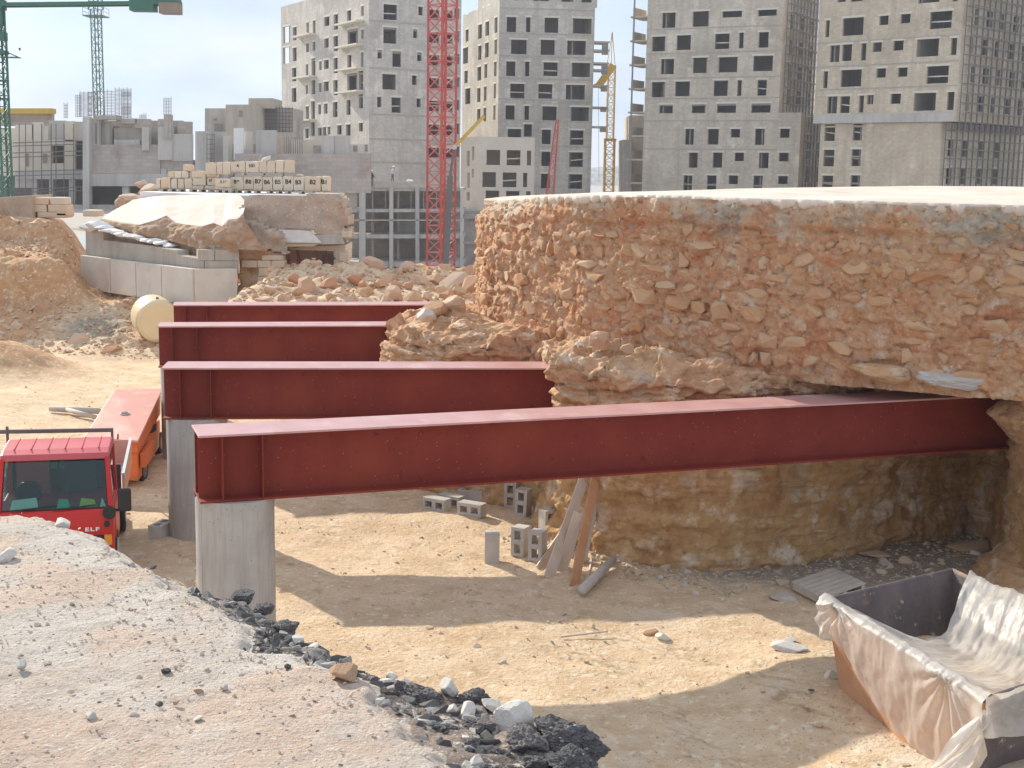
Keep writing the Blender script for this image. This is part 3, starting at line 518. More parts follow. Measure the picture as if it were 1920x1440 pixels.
while z < 5.62:
    h = random.uniform(0.17, 0.34); t_ = 174.0 + random.uniform(0, 1)
    while t_ < 258.5:
        w = min(0.62, max(0.12, random.lognormvariate(-1.18, 0.45))); hh = h * random.uniform(0.7, 1.05); dth = math.degrees((w + 0.015) / RR); tc_ = t_ + dth / 2; zc = z + h / 2 + 0.05 * math.sin(tc_ * .35)
        lim = float(zlip(tc_)) - (0.45 if tc_ > 206 else 0.25)
        if zc + hh / 2 < lim and random.random() < 0.70: cand.append((w * hh * (1.0 + 0.0 * tc_), w, hh, tc_, zc))
        t_ += dth
    z += h + 0.012
for _ in range(60):
    tc_ = random.uniform(176, 258); w = random.uniform(.07, .17); zc = float(zlip(tc_)) - random.uniform(.12, .45); cand.append((w * w * .7, w, w * .7, tc_, zc))
cand.sort(reverse=True)
rest_p = MB()
for n_, (a_, w, hh, tc_, zc) in enumerate(cand):
    rr = RR + float(wall_disp(np.array([tc_]), np.array([zc]))[0]); ph = R(tc_)
    dep = min(0.3, 0.6 * math.sqrt(w * hh) + 0.05); pr = random.uniform(0.24, 0.42)
    loc = Vector((math.cos(ph) * (rr - dep * (0.5 - pr)), math.sin(ph) * (rr - dep * (0.5 - pr)), zc))
    me = STN[n_ % len(STN)]; mw = Matrix.Translation(loc) @ Matrix.Rotation(ph + math.pi / 2 + random.uniform(-.15, .15), 4, 'Z') @ Matrix.Rotation(random.uniform(-.16, .16), 4, 'Y') @ Matrix.Rotation(random.uniform(-.12, .12), 4, 'X') @ Matrix.Diagonal((w, dep, hh, 1))
    if n_ < 300:
        o = bpy.data.objects.new('stone', me); COL.objects.link(o); o.parent = root; o.matrix_local = mw
    else: rest_p.add([mw @ v.co for v in me.vertices], [tuple(p.vertices) for p in me.polygons])
MT['stone_s'] = material('small_wall_stones', (0.46, 0.25, 0.12), (0.68, 0.45, 0.26), 3, 0.93, 0.7, 14, rnd='island', rcols=[(0.0, (0.56, 0.32, 0.17)), (0.3, (0.66, 0.44, 0.25)), (0.6, (0.72, 0.55, 0.36)), (0.8, (0.52, 0.26, 0.12)), (1.0, (0.74, 0.64, 0.50))])
obj('small_stones', rest_p, MT['stone_s'], root, kind='stuff')
# loose cobbles of the chipped rim
rim = MB()
for _ in range(160):
    tc_ = random.uniform(174, 258); zc = float(zlip(tc_)) - random.uniform(.10, .5) ** 1.0; ph = R(tc_); s_ = random.uniform(.03, .08)
    rr = RR + float(wall_disp(np.array([tc_]), np.array([zc]))[0]); mw = Matrix.Translation((math.cos(ph) * rr, math.sin(ph) * rr, zc)) @ Matrix.Rotation(random.uniform(0, 6), 4, (random.random(), random.random(), 1)) @ Matrix.Diagonal((s_ * 1.4, s_, s_ * .8, 1)); me = STN[random.randrange(len(STN))]
    rim.add([mw @ v.co for v in me.vertices], [tuple(p.vertices) for p in me.polygons])
obj('rim_gravel', rim, MT['stone_s'], root, kind='stuff')
# ------------------------------------------------------------------ rock under it
ROCK = {165: [(12.1, 2.9), (13.0, 2.8), (13.6, 2.4), (14.4, 1.5), (15, .5), (15.6, -.4)], 178: [(12.1, 3.0), (13.1, 3.0), (13.9, 2.7), (14.6, 1.8), (14.9, .7), (15.2, -.4)], 188: [(12.1, 3.0), (13.4, 3.15), (14.2, 2.9), (14.6, 2.1), (14.8, 1), (15, -.4)],
        198: [(12.1, 3.15), (13.5, 3.4), (14.5, 3.0), (14.7, 2.3), (14.6, 1), (14.8, -.4)], 205: [(12.1, 3.2), (13.3, 3.3), (14.0, 3.0), (13.8, 2.4), (13.5, 1), (13.7, -.4)], 211: [(12.1, 3.2), (12.6, 3.12), (12.8, 2.9), (12.2, 2.3), (12.5, 1), (13, -.4)], 215.5: [(12.1, 3.25), (12.8, 3.25), (13.1, 3.0), (12.9, 2.4), (13.2, 1), (13.6, -.4)],
        219: [(12.1, 3.3), (13.1, 3.38), (13.9, 3.05), (13.9, 2.2), (13.6, 1), (14.0, -.4)], 224: [(12.1, 3.3), (13.1, 3.3), (13.8, 2.98), (13.8, 2.2), (13.7, 1), (14.1, -.4)], 229: [(12.1, 3.25), (12.8, 3.2), (13.4, 2.93), (13.4, 2.2), (13.4, .9), (13.9, -.4)], 233: [(12.1, 3.2), (12.5, 3.1), (12.7, 2.85), (12.7, 2.2), (12.8, 1), (13.2, -.4)],
        237.5: [(12.2, 3.25), (12.1, 3.0), (11.8, 2.85), (11.6, 2.3), (11.3, 1), (11.6, -.4)], 242: [(12.2, 3.25), (11.7, 3.05), (10.9, 2.95), (10.2, 2.3), (9.6, 1), (9.8, -.4)], 249: [(12.2, 3.25), (11.4, 3.12), (9.6, 2.99), (8.4, 2.2), (8.0, 1), (8.2, -.4)], 252: [(12.2, 3.2), (11.5, 3.1), (10.0, 2.99), (8.6, 2.2), (8.4, 1), (8.6, -.4)], 254: [(12.2, 3.2), (12.3, 3.0), (12.2, 2.8), (12.2, 2.2), (12.3, 1), (12.4, -.4)],
        268: [(12.2, 3.2), (12.2, 3.0), (12.2, 2.8), (12.2, 2.2), (12.3, 1), (12.4, -.4)], 531: [(12.1, 2.9), (12.6, 2.8), (13.2, 2.4), (14, 1.5), (14.6, .5), (15, -.4)]}  # solid rock past the cave, added out of view to keep light out
ka = sorted(ROCK); tab = np.array([ROCK[k] for k in ka]); tab[..., 0] *= .97; tab[..., 1] = np.where(tab[..., 1] > .6, 6.4 - (6.4 - tab[..., 1]) * .97, tab[..., 1]); th = np.concatenate([np.linspace(166, 263, 760), np.linspace(264, 525, 50)])
uu = np.linspace(0, 1, 180); ctrl = np.array([0, .14, .26, .44, .72, 1.0])
ctl = np.stack([np.stack([np.interp(th, ka, tab[:, i, c]) for c in (0, 1)], -1) for i in range(6)], 1)
rp_ = np.stack([np.stack([np.interp(uu, ctrl, ctl[j, :, c]) for c in (0, 1)], -1) for j in range(len(th))], 0)
for _ in range(4): rp_[:, 1:-1] = (rp_[:, :-2] + rp_[:, 2:] + 2 * rp_[:, 1:-1]) / 4
for _ in range(3): rp_[1:-1] = (rp_[:-2] + rp_[2:] + 2 * rp_[1:-1]) / 4
ta = np.radians(th)[:, None]; rr, zz = rp_[..., 0], rp_[..., 1]
P = np.stack([rr * np.cos(ta), rr * np.sin(ta), zz], -1)
du = np.gradient(P, axis=1); dv = np.gradient(P, axis=0); nn = np.cross(du, dv); nn /= np.linalg.norm(nn, axis=-1, keepdims=True) + 1e-9
if (nn[..., 0] * np.cos(ta) + nn[..., 1] * np.sin(ta)).mean() < 0: nn = -nn
Q = P * np.array([1, 1, 2.1]); up = sst(2.2, 2.8, zz)
rdg = 1 - np.abs(fbm(Q * 1.1, 4, 131)) * 2
dsp = fbm(Q * 0.6, 3, 130) * 0.22 + (.35 - rid(Q * 1.1, 4, 132)) * (0.12 + .16 * up) + (.35 - rid(P * 5.5, 4, 133)) * 0.09 + fbm(P * 15, 3, 147) * 0.035
lyr = zz * 7.5 + fbm(P * np.array([.7, .7, .4]), 3, 146) * 2.2; li = np.floor(lyr).astype(np.int64); lf_ = lyr - li
hl = lambda k: _h(k, np.zeros_like(k), np.zeros_like(k), 5) - .5
dsp = dsp + (hl(li) * (1 - sst(.82, 1, lf_)) + hl(li + 1) * sst(.82, 1, lf_)) * 0.16 * (0.22 + .78 * up)
fu, f2_, cid_ = vor(np.radians(th)[:, None] * 13 / .62 + fbm(P * 1.3, 3, 137) * .9, zz / .36 + fbm(P * 1.3, 3, 138) * .9, 8)
sarc = np.radians(th)[:, None] * 13; dsp = dsp + facet(sarc / .50 + fbm(P * 1.6, 3, 137) * .7, zz / .22 + fbm(P * 1.6, 3, 138) * .6, 8, .5) * (0.05 + .16 * up) + facet(sarc / .16 + fbm(P * 4, 3, 150) * .5, zz / .09 + fbm(P * 4, 3, 151) * .5, 9, .5) * (.03 + .03 * up)
lay = np.sin(zz * 16 + fbm(P * .8, 3, 134) * 5); dsp = dsp + np.where(zz < 3.3, lay * 0.01, 0) * up
P = P + nn * (dsp * sst(0.0, 0.12, uu)[None, :])[..., None]
P[..., 0] += CX; P[..., 1] += CY
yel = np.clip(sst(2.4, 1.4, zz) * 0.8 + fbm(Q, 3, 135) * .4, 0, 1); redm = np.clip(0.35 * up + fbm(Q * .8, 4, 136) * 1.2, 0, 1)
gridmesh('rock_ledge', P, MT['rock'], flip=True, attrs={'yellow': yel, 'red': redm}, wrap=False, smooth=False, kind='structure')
# rock pier at the mouth of the undercut
OUTL = [(690, 1905), (735, 1915), (762, 1880), (785, 1855), (800, 1870), (822, 1888), (845, 1906), (880, 1918), (930, 1914), (985, 1914), (1002, 1903), (1036, 1903), (1062, 1862), (1092, 1836), (1125, 1812), (1180, 1800)]
lv = [aty(px, py, 20.2) for py, px in OUTL]; zs = np.array([p.z for p in lv])[::-1]; xl = np.array([p.x for p in lv])[::-1]
zg = np.linspace(-0.5, zs.max() + .25, 90); xg = np.interp(zg, zs, xl); A = np.linspace(0, 2 * np.pi, 140)
Zp, Ap = np.meshgrid(zg, A, indexing='ij'); w = 1.7
ca_, sa_ = np.cos(Ap), np.sin(Ap)
rx = np.sign(ca_) * np.abs(ca_) ** 0.8; P = np.stack([xg[:, None] + .16 + w * (1 + rx), 20.5 + np.sign(sa_) * np.abs(sa_) ** .8 * (0.9 + 0.5 * sst(1.2, 0, Zp)), Zp], -1)
Q = P * np.array([1, 1, 1.8]); fu, f2_, cid_ = vor(Ap * 3.2 + fbm(P, 3, 143), Zp / .4 + fbm(P * 1.2, 3, 144), 9); dd = facet(Ap * 3.5 + fbm(P * 2, 3, 152) * .6, Zp / .3 + fbm(P * 2, 3, 153) * .5, 10, .5) * .16 + facet(Ap * 10 + fbm(P * 4, 3, 154) * .5, Zp / .12 + fbm(P * 4, 3, 155) * .5, 11, .5) * .06 + (.35 - rid(Q * 1.8, 4, 148)) * .16 + fbm(Q * 1.6, 4, 140) * 0.10 + fbm(Q * 5, 4, 141) * .12 + fbm(P * 13, 3, 145) * .03
nrm = np.stack([ca_, sa_, 0 * ca_], -1); P = P + nrm * (dd * np.where(ca_ < -.6, 0.55, 1))[..., None]
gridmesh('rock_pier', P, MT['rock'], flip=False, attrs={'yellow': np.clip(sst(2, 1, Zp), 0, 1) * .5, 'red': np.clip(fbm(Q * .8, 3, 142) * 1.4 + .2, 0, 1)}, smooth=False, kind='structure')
BLD = [lump(300 + i, 4, 0.10, 1.8, 13, 5) for i in range(12)]
def boulder(px, py, y, w, label, cat='rock', group=None, sz=.75, mat='boulder', sx=1.0, sink=.25, name='boulder', tilt=.4, rz=None):
    p = aty(px, py, y); d = (p - EYE).dot(_F); s = w * d / F_PX; me = BLD[random.randrange(10)]
    if len(me.materials) == 0: me.materials.append(MT['boulder'])
    if mat != 'boulder': me = me.copy(); me.materials[0] = MT[mat]
    o = bpy.data.objects.new(name, me); COL.objects.link(o); o.location = p; o.scale = (s * sx, s * .9, s * sz); o.rotation_euler = (random.uniform(-tilt, tilt), random.uniform(-tilt, tilt), random.uniform(0, 6.28) if rz is None else rz)
    return tag(o, label, cat, group)
boulder(1125, 638, 22.3, 44, 'tan stone lying on the ledge at the foot of the round wall')
boulder(1178, 655, 22.3, 26, 'small tan stone on the ledge beside a larger one')
boulder(1086, 650, 22.8, 26, 'white stone in the gap between two rock ledges', mat='white')
boulder(800, 592, 26.8, 36, 'pale stone perched on the rock ledge over the third girder', mat='white')
boulder(815, 582, 27.2, 40, 'brown stone behind the pale perched stone on the ledge')
boulder(845, 575, 27.6, 50, 'broad tan stone at the top of the rock ledge')
boulder(1775, 706, 20.25, 150, 'grey slab of rock jutting out under the round wall', 'rock', None, .20, 'block', 1.1, tilt=.06, rz=-.25)
boulder(1660, 698, 20.6, 120, 'ragged brown rock hanging under the round wall', 'rock', None, .3, 'rock', tilt=.1, rz=-.2)
# rubble heap behind the girders
PK = [(575, 533, 46), (620, 530, 44), (552, 520, 30), (700, 500, 56), (760, 505, 50), (735, 550, 44), (790, 525, 40), (815, 520, 34), (860, 545, 34), (875, 530, 30), (690, 545, 34), (775, 555, 36), (640, 545, 26), (665, 520, 30), (600, 515, 26), (505, 540, 26), (530, 555, 26), (585, 560, 24), (655, 560, 22), (715, 528, 26), (745, 530, 24), (830, 540, 28), (720, 560, 22), (480, 555, 22), (845, 558, 22), (680, 530, 22), (800, 552, 24), (560, 545, 26), (620, 552, 20), (766, 532, 22)]
ORD = ['first', 'second', 'third', 'fourth', 'fifth', 'sixth', 'seventh', 'eighth', 'ninth', 'tenth', 'eleventh', 'twelfth', 'thirteenth', 'fourteenth', 'fifteenth', 'sixteenth', 'seventeenth', 'eighteenth']
LBN = ['big cream boulder at the foot of the stone hut', 'pale boulder beside the big cream one', None, 'broad tan boulder on the crest of the rubble heap', 'orange pointed boulder on the crest of the rubble heap', 'rust orange boulder low in the rubble heap']
for i, (px, py, w) in enumerate(PK):
    y = 40 + (565 - py) / 70 * 6.5
    row_ = 'crest' if py < 526 else ('middle' if py < 541 else 'foot'); peers = sorted(q[0] for q in PK if ('crest' if q[1] < 526 else ('middle' if q[1] < 541 else 'foot')) == row_); k_ = peers.index(px)
    boulder(px, py + 4, y, w * .85, (LBN[i] if i < 6 and LBN[i] else f'{ORD[k_]} boulder from the stone hut along the {row_} of the rubble heap'), 'boulder', 'boulders in the rubble heap', .8)
pts, szs = [], []
for _ in range(3600):
    x = RNG.uniform(-9.6, 2.2); y = RNG.uniform(37, 49); pts.append((x, y)); szs.append(0.085 * math.exp(abs(RNG.normal(0, .7))))
for _ in range(3200):
    x = RNG.uniform(-21, -9.5); y = RNG.uniform(43.5, 49) if RNG.random() < .55 else RNG.uniform(50, 54.5); pts.append((x, y)); szs.append(0.065 * math.exp(abs(RNG.normal(0, .75))))
A_ = np.array(pts); zz = ground_h(A_[:, 0], A_[:, 1]); scatter('rubble', HUL, [(p[0], p[1], z) for p, z in zip(pts, zz)], szs, MT['rubble'], kind='stuff', label='broken limestone rubble heaped behind the girders and along the cut bank')
pts, szs = [], []
for _ in range(5200):
    y = RNG.uniform(12.5, 30) if RNG.random() < .75 else RNG.uniform(30, 45); x = RNG.uniform(-.42, .42) * y + RNG.normal(0, .5)
    pts.append((x, y)); szs.append(0.016 * math.exp(abs(RNG.normal(0, .7))))
for _ in range(1600):
    x = RNG.uniform(1.5, 9); y = RNG.uniform(20.3, 24.5); pts.append((x, y)); szs.append(0.03 * math.exp(abs(RNG.normal(0, .7))))
for _ in range(500):
    a_ = RNG.uniform(216, 236); r_ = 13.2 + RNG.normal(0.35, .3); pts.append((CX + r_ * math.cos(R(a_)), CY + r_ * math.sin(R(a_)))); szs.append(0.05 * math.exp(abs(RNG.normal(0, .6))))
A_ = np.array(pts); zz = ground_h(A_[:, 0], A_[:, 1]); MT['grit'] = material('pit_gravel', (0.5, 0.4, 0.28), (0.66, 0.54, 0.4), 9, 0.95, 0.2, 60, rnd='island', rcols=[(0, (0.52, 0.38, 0.23)), (0.4, (0.64, 0.50, 0.33)), (0.7, (0.42, 0.34, 0.27)), (0.92, (0.70, 0.66, 0.60)), (1, (0.30, 0.28, 0.27))])
scatter('pit_gravel', HUL, [(p[0], p[1], z + .002) for p, z in zip(pts, zz)], szs, MT['grit'], kind='stuff', label='small stones scattered over the sandy pit floor')
# ------------------------------------------------------------------ girders and columns
ZT, DEP, FW = 2.95, 0.90, 0.80
def girder(pl, pr, ext, label, sh=0.0):
    a, b = Vector((pl.x, pl.y, 0)), Vector((pr.x, pr.y, 0)); d = (b - a).normalized(); n = Vector((-d.y, d.x, 0)); L = (b - a).length + ext
    ang = math.atan2(d.y, d.x); o = a + n * FW / 2 + d * sh; L -= sh
    g = thing('steel_girder', label, 'girder', (o.x, o.y, ZT - DEP), ang, 'red steel plate girders')
    tf, tw = 0.028, 0.016
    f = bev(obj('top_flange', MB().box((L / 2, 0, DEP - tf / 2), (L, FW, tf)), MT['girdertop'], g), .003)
    bev(obj('bottom_flange', MB().box((L / 2, 0, tf / 2), (L, FW, tf)), MT['girder'], g), .003)
    wy = FW / 2 - .24
    for s_ in (-1, 1):
        obj('web', MB().box((L / 2 + .004, s_ * wy, DEP / 2), (L - .008, tw, DEP - 2 * tf)), MT['girder'], g)
        for zz_ in (tf + .006, DEP - tf - .006): obj('weld_seam', MB().box((L / 2, s_ * (wy + tw / 2 + .006), zz_), (L - .02, .012, .0118)), MT['girder'], g)
    for x in (0.30, 0.82):
        for s_ in (-1, 1): obj('stiffener', MB().box((x, s_ * (wy + tw / 2 + .108), DEP / 2), (0.014, .212, DEP - 2 * tf)), MT['girder'], g)
    return g, o, d
def column(cx, cy, r, zt, label):
    zb = gz(cx, cy) - 0.4; n = 40; rows = []
    for z in np.linspace(zb, zt, 30): rows.append([(cx + r * math.cos(6.28319 * i / n), cy + r * math.sin(6.28319 * i / n), z) for i in range(n + 1)])
    P = np.array(rows); P[..., :2] += (fbm(P * np.array([6, 6, 1.2]), 3, 151) * 0.006)[..., None] * 1
    c = thing('concrete_column', label, 'column', (cx, cy, zb), 0, 'round concrete columns')
    P = P - np.array([cx, cy, zb]); me = gridmesh('shaft', P, flip=False); link('shaft', me, MT['concrete'], c, True)
    for a_ in (-1.15, -2.35): obj('form_seam', MB().box(((r + .001) * math.cos(a_), (r + .001) * math.sin(a_), (zt - zb) / 2), (.012, .014, zt - zb - .03), a_), MT['concrete'], c)
    bev(obj('pad', MB().tube((0, 0, zt - zb - .03), (0, 0, zt - zb - .004), r - .012, 40), MT['concrete'], c), .01)
    return c
GL = [(((367, 818), (1827, 743)), 3.0, 'nearest red steel girder, running under the round wall'), (((300, 690), (1055, 690)), 2.5, 'second red girder, ending against the rock ledge'), (((293, 612), (775, 610)), 2.5, 'third red girder, half hidden by the second'), (((322, 572), (815, 571)), 3.0, 'farthest red girder, in front of the rubble heap')]
CLB = ['grey concrete column carrying the nearest girder', 'grey concrete column under the second girder beside a hollow block', 'yellowish concrete column under the third girder', 'concrete column under the farthest girder']
for i, ((a, b), ext, lb) in enumerate(GL):
    g, o, d = girder(atz(*a, ZT), atz(*b, ZT), ext, lb, 0.04 if i == 0 else 0.02)
    cxy = o + d * (0.50 if i == 0 else 0.53); column(cxy.x, cxy.y, 0.522, ZT - DEP, CLB[i])
# ================================================================== half demolished stone hut, left
def V2(p): return Vector((p.x, p.y, 0))
KA, KK = aty(152, 520, 52.0), aty(363, 540, 46.0)
_d = (V2(KK) - V2(KA)).normalized(); NL = Vector((_d.y, -_d.x, 0))             # outward normal of the long face
def onL(px, py): return atplane(px, py, KK, NL)
hut = thing('stone_hut', 'half demolished stone hut with precast panels, sloped pink roof edge and props under its lintel', 'building', (KK.x, KK.y, 0)); HO = (KK.x, KK.y, 0)
KC = aty(446, 540, 46.6); _e = (V2(KC) - V2(KK)).normalized(); NR = Vector((_e.y, -_e.x, 0))
def onR(px, py): return atplane(px, py, KK, NR)
zt, zj = onL(362, 504).z, onL(362, 574).z
js = [152, 207, 255, 303, 361.5]
for lo, hi, jj in ((zj, zt, js), (zj - 1.25, zj - .012, [255, 303, 361.5])):
    for a, b in zip(jj, jj[1:]):
        p, q = onL(a + .7, 540), onL(b - .7, 540); p.z = q.z = lo
        bev(obj('panel', MB().prism([p, q, q + Vector((0, 0, hi - lo - .01)), p + Vector((0, 0, hi - lo - .01))], -NL * .18), MT['panel'], hut, HO), .012)
for lo, hi in ((zj, zt), (zj - 1.25, zj - .012)):
    p, q = onR(366, 540), onR(445, 540); p.z = q.z = lo
    bev(obj('panel', MB().prism([p, q, q + Vector((0, 0, hi - lo - .01)), p + Vector((0, 0, hi - lo - .01))], -NR * .18), MT['panel'], hut, HO), .012)
def onL2(px, py): return atplane(px, py, KK - NL * .3, NL)
def onR2(px, py): return atplane(px, py, KK - NR * .25, NR)
band = [onL2(x, y) for x, y in ((160, 490), (372, 520), (372, 484), (332, 478), (331, 469), (260, 458), (193, 450), (192, 430), (160, 430))]
bev(obj('concrete_band', MB().prism(band, -NL * .5), MT['oldcon'], hut, HO), .03)
for y0, y1, xs_ in ((468, 489, (371, 403, 449)), (489, 514, (371, 383, 449))):
    for a, b in zip(xs_, xs_[1:]):
        q = [onR2(x, y) for x, y in ((a + .5, y1), (b - .5, y1), (b - .5, y0 + .6), (a + .5, y0 + .6))]; bev(obj('block', MB().prism(q, -NR * .35), MT['oldcon'], hut, HO), .015)
# sloped pink parapet and the broken edge below it
lowE = [(192, 410, 52.2), (230, 417, 51), (262, 421, 50), (290, 413, 49.6), (312, 404, 49.6), (330, 418, 48.8), (352, 421, 48.2), (378, 424, 47.6), (400, 418, 47.4), (416, 424, 47.1), (428, 412, 47.1), (446, 410, 47.0), (456, 400, 47.2)]
upE = [(200, 402, 53), (226, 387, 53.4), (250, 374, 53.6), (280, 369, 53), (310, 367, 52.4), (335, 366, 52), (360, 365, 51.6), (385, 364, 51.2), (405, 363.5, 50.8), (425, 363, 50.5), (440, 364, 50), (452, 368, 49.6), (462, 380, 48.8)]
botE = [(186, 424, 52), (226, 432, 50.9), (256, 441, 49.9), (284, 446, 49.3), (306, 449, 48.9), (326, 454, 48.3), (350, 460, 47.7), (372, 467, 47.2), (394, 470, 46.9), (414, 472, 46.7), (434, 470, 46.6), (456, 468, 46.6), (500, 470, 46.9)]
def crv(E, n=170):
    P = np.array([tuple(aty(*e)) for e in E]); s = np.linspace(0, 1, len(E)); t = np.linspace(0, 1, n); return np.stack([np.interp(t, s, P[:, k]) for k in range(3)], -1)
cl, cu, cb2 = crv(lowE), crv(upE), crv(botE)
t = np.linspace(0, 1, 60)[None, :, None]
P = cl[:, None] * (1 - t) + cu[:, None] * t; P[..., 2] += fbm(P * 1.1, 4, 201) * .022 + fbm(P * 5, 3, 202) * .01; O_ = np.array(HO)
link('sloped_roof', gridmesh('sloped_roof', P - O_), MT['pinkslope'], hut, True)
t = np.linspace(0, 1, 40)[None, :, None]
P = cl[:, None] * (1 - t) + cb2[:, None] * t; P[..., 1] -= np.sin(t[..., 0] * 3.14) * .15; dn = fbm(P * np.array([1.6, 1.6, 2.6]), 5, 203)[..., None] * np.array([-.12, -.30, .08]) * np.sin(np.clip(t * 5, 0, 1) * 1.57); P = P + dn
MT['brokenearth'] = material('broken_earth', (0.36, 0.22, 0.13), (0.54, 0.38, 0.26), 2, 0.96, 0.9, 10, spots=[((0.58, 0.50, 0.42), 3, 0.56, 0.68)])
link('broken_edge', gridmesh('broken_edge', P - O_, flip=True), MT['brokenearth'], hut, True)
P = np.stack([cb2[:122] + np.array([0, .25 + k * .06, -k * .45 + .1]) for k in range(6)], 1); link('earth_fill', gridmesh('earth_fill', P + fbm(P * 2, 4, 209)[..., None] * np.array([0, .12, .02]) - O_, flip=True), MT['brokenearth'], hut, True)
MT_l = MB()
for i, (px, py) in enumerate([(166, 424), (176, 420), (186, 419), (196, 424), (206, 431), (218, 434), (232, 438), (248, 441), (262, 444), (276, 448), (290, 450), (304, 453), (318, 458)]):
    p = aty(px, py + 2, 51.6 - i * .26); me = BLD[i % 10]; mw = Matrix.Translation(p) @ Matrix.Rotation(i * 1.7, 4, 'Z') @ Matrix.Diagonal((.75 - .02 * i, .6, .18 + .1 * (i < 3), 1)); MT_l.add([mw @ v.co for v in me.vertices], [tuple(q.vertices) for q in me.polygons])
obj('lime_bed', MT_l, MT['limewash'], hut, HO, False, kind='stuff')
# big rough wall in shade, right part
def rough_poly(name, px, y, dep, mt, amp=.10, step=.09, sd=0):
    P = [aty(a, b, y) for a, b in px]; xs_ = [p.x for p in P]; zs_ = [p.z for p in P]
    nx, nz_ = int((max(xs_) - min(xs_)) / step) + 2, int((max(zs_) - min(zs_)) / step) + 2
    gx, gz2 = np.meshgrid(np.linspace(min(xs_), max(xs_), nx), np.linspace(min(zs_), max(zs_), nz_), indexing='ij')
    def inside(x, z):
        r = np.zeros(x.shape, bool); n = len(P)
        for i in range(n):
            a, b = P[i], P[(i + 1) % n]
            c = ((a.z > z) != (b.z > z)) & (x < (b.x - a.x) * (z - a.z) / (b.z - a.z + 1e-9) + a.x); r ^= c
        return r
    M3 = np.stack([gx, np.full_like(gx, y), gz2], -1); gy = y + fbm(M3 * 1.4, 5, 210 + sd) * amp * 2
    k = inside((gx[:-1, :-1] + gx[1:, 1:]) / 2 + fbm(M3 * 4, 2, 211)[:-1, :-1] * .1, (gz2[:-1, :-1] + gz2[1:, 1:]) / 2)
    m = MB(); idx = -np.ones((nx, nz_), int); idb = idx.copy()
    ii, kk = np.nonzero(k)
    def vid(t_, i, j, yy):
        if t_[i, j] < 0: t_[i, j] = len(m.v); m.v.append((gx[i, j], yy, gz2[i, j]))
        return int(t_[i, j])
    for i, j in zip(ii, kk):
        q = [(i, j), (i + 1, j), (i + 1, j + 1), (i, j + 1)]; m.f.append(tuple(vid(idx, a, b, gy[a, b]) for a, b in q)); m.f.append(tuple(vid(idb, a, b, y + dep) for a, b in q[::-1]))
        for (a, b), (da, db) in (((q[0], q[1]), (0, -1)), ((q[1], q[2]), (1, 0)), ((q[2], q[3]), (0, 1)), ((q[3], q[0]), (-1, 0))):
            ni, nj = i + da, j + db
            if not (0 <= ni < k.shape[0] and 0 <= nj < k.shape[1] and k[ni, nj]): m.f.append((vid(idx, *b, gy[b]), vid(idx, *a, gy[a]), vid(idb, *a, y + dep), vid(idb, *b, y + dep)))
    return obj(name, m, mt, hut, HO, True)
rough_poly('cut_wall', [(440, 428), (450, 400), (458, 376), (470, 368), (630, 364), (640, 374), (643, 400), (650, 412), (650, 452), (600, 444), (586, 432), (528, 432), (534, 476), (512, 474), (470, 470), (444, 462)], 48.2, 2.2, MT['tuff'], .10)
rough_poly('shoulder', [(398, 470), (410, 440), (440, 418), (470, 415), (500, 428), (526, 440), (536, 478), (505, 470), (455, 472)], 47.2, 1.4, MT['tuff'], .22, .09, 4)
rough_poly('rubble_pier', [(448, 466), (490, 464), (531, 476), (534, 500), (536, 562), (470, 572), (446, 572)], 47.6, 1.2, MT['rock'], .12, .09, 7)
for y0, y1, xs_ in ((478, 488, (490, 531)), (488, 502, (452, 482, 508, 534)), (502, 518, (484, 524)), (518, 534, (482, 510, 538)), (534, 552, (500, 536))):
    for a, b in zip(xs_, xs_[1:]):
        q = [aty(x, y, 47.42) for x, y in ((a + .4, y1), (b - .4, y1), (b - .4, y0 + .5), (a + .4, y0 + .5))]; bev(obj('block', MB().prism(q, (0, .5, 0)), MT['cut'], hut, HO), .03)
def pxbox(m, x0, y0, x1, y1, y, dep): return m.prism([aty(x0, y1, y), aty(x1, y1, y), aty(x1, y0, y), aty(x0, y0, y)], (0, dep, 0))
obj('back_wall', pxbox(MB(), 528, 450, 650, 525, 50.6, .4), MT['precon'], hut, HO)
bev(obj('lintel', MB().prism([aty(526, 455, 48.0), aty(602, 456, 48.0), aty(588, 462, 48.0), aty(530, 463, 48.0)], (0, 2.2, 0)), MT['cut'], hut, HO), .02)
bev(obj('lintel', MB().prism([aty(532, 462.6, 48.5), aty(648, 459, 48.5), aty(648, 472, 48.5), aty(532, 468, 48.5)], (0, 2.0, 0)), MT['cut'], hut, HO), .02)
sl_ = MB(); sl_.prism([aty(524, 454.5, 47.9), aty(602, 455.5, 47.9), aty(582, 433, 48.15), aty(520, 432, 48.15)], (0, .05, .03)); obj('sill', sl_, MT['white'], hut, HO)
sl_ = MB(); sl_.prism([aty(596, 458.5, 48.0), aty(646, 457.5, 48.0), aty(640, 440, 48.16), aty(584, 440, 48.16)], (0, .05, .03)); obj('sill', sl_, MT['oldcon'], hut, HO)
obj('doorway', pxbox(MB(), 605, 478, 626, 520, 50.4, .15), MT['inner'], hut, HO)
rough_poly('door_pier', [(626, 470), (650, 470), (654, 486), (646, 490), (651, 520), (626, 522)], 48.4, 1.6, MT['cut'], .05, .09, 9)
for q in ((640, 434, 656, 446), (636, 474, 653, 490)): bev(obj('block', pxbox(MB(), *q, 48.1, .6), MT['cut'], hut, HO), .03)
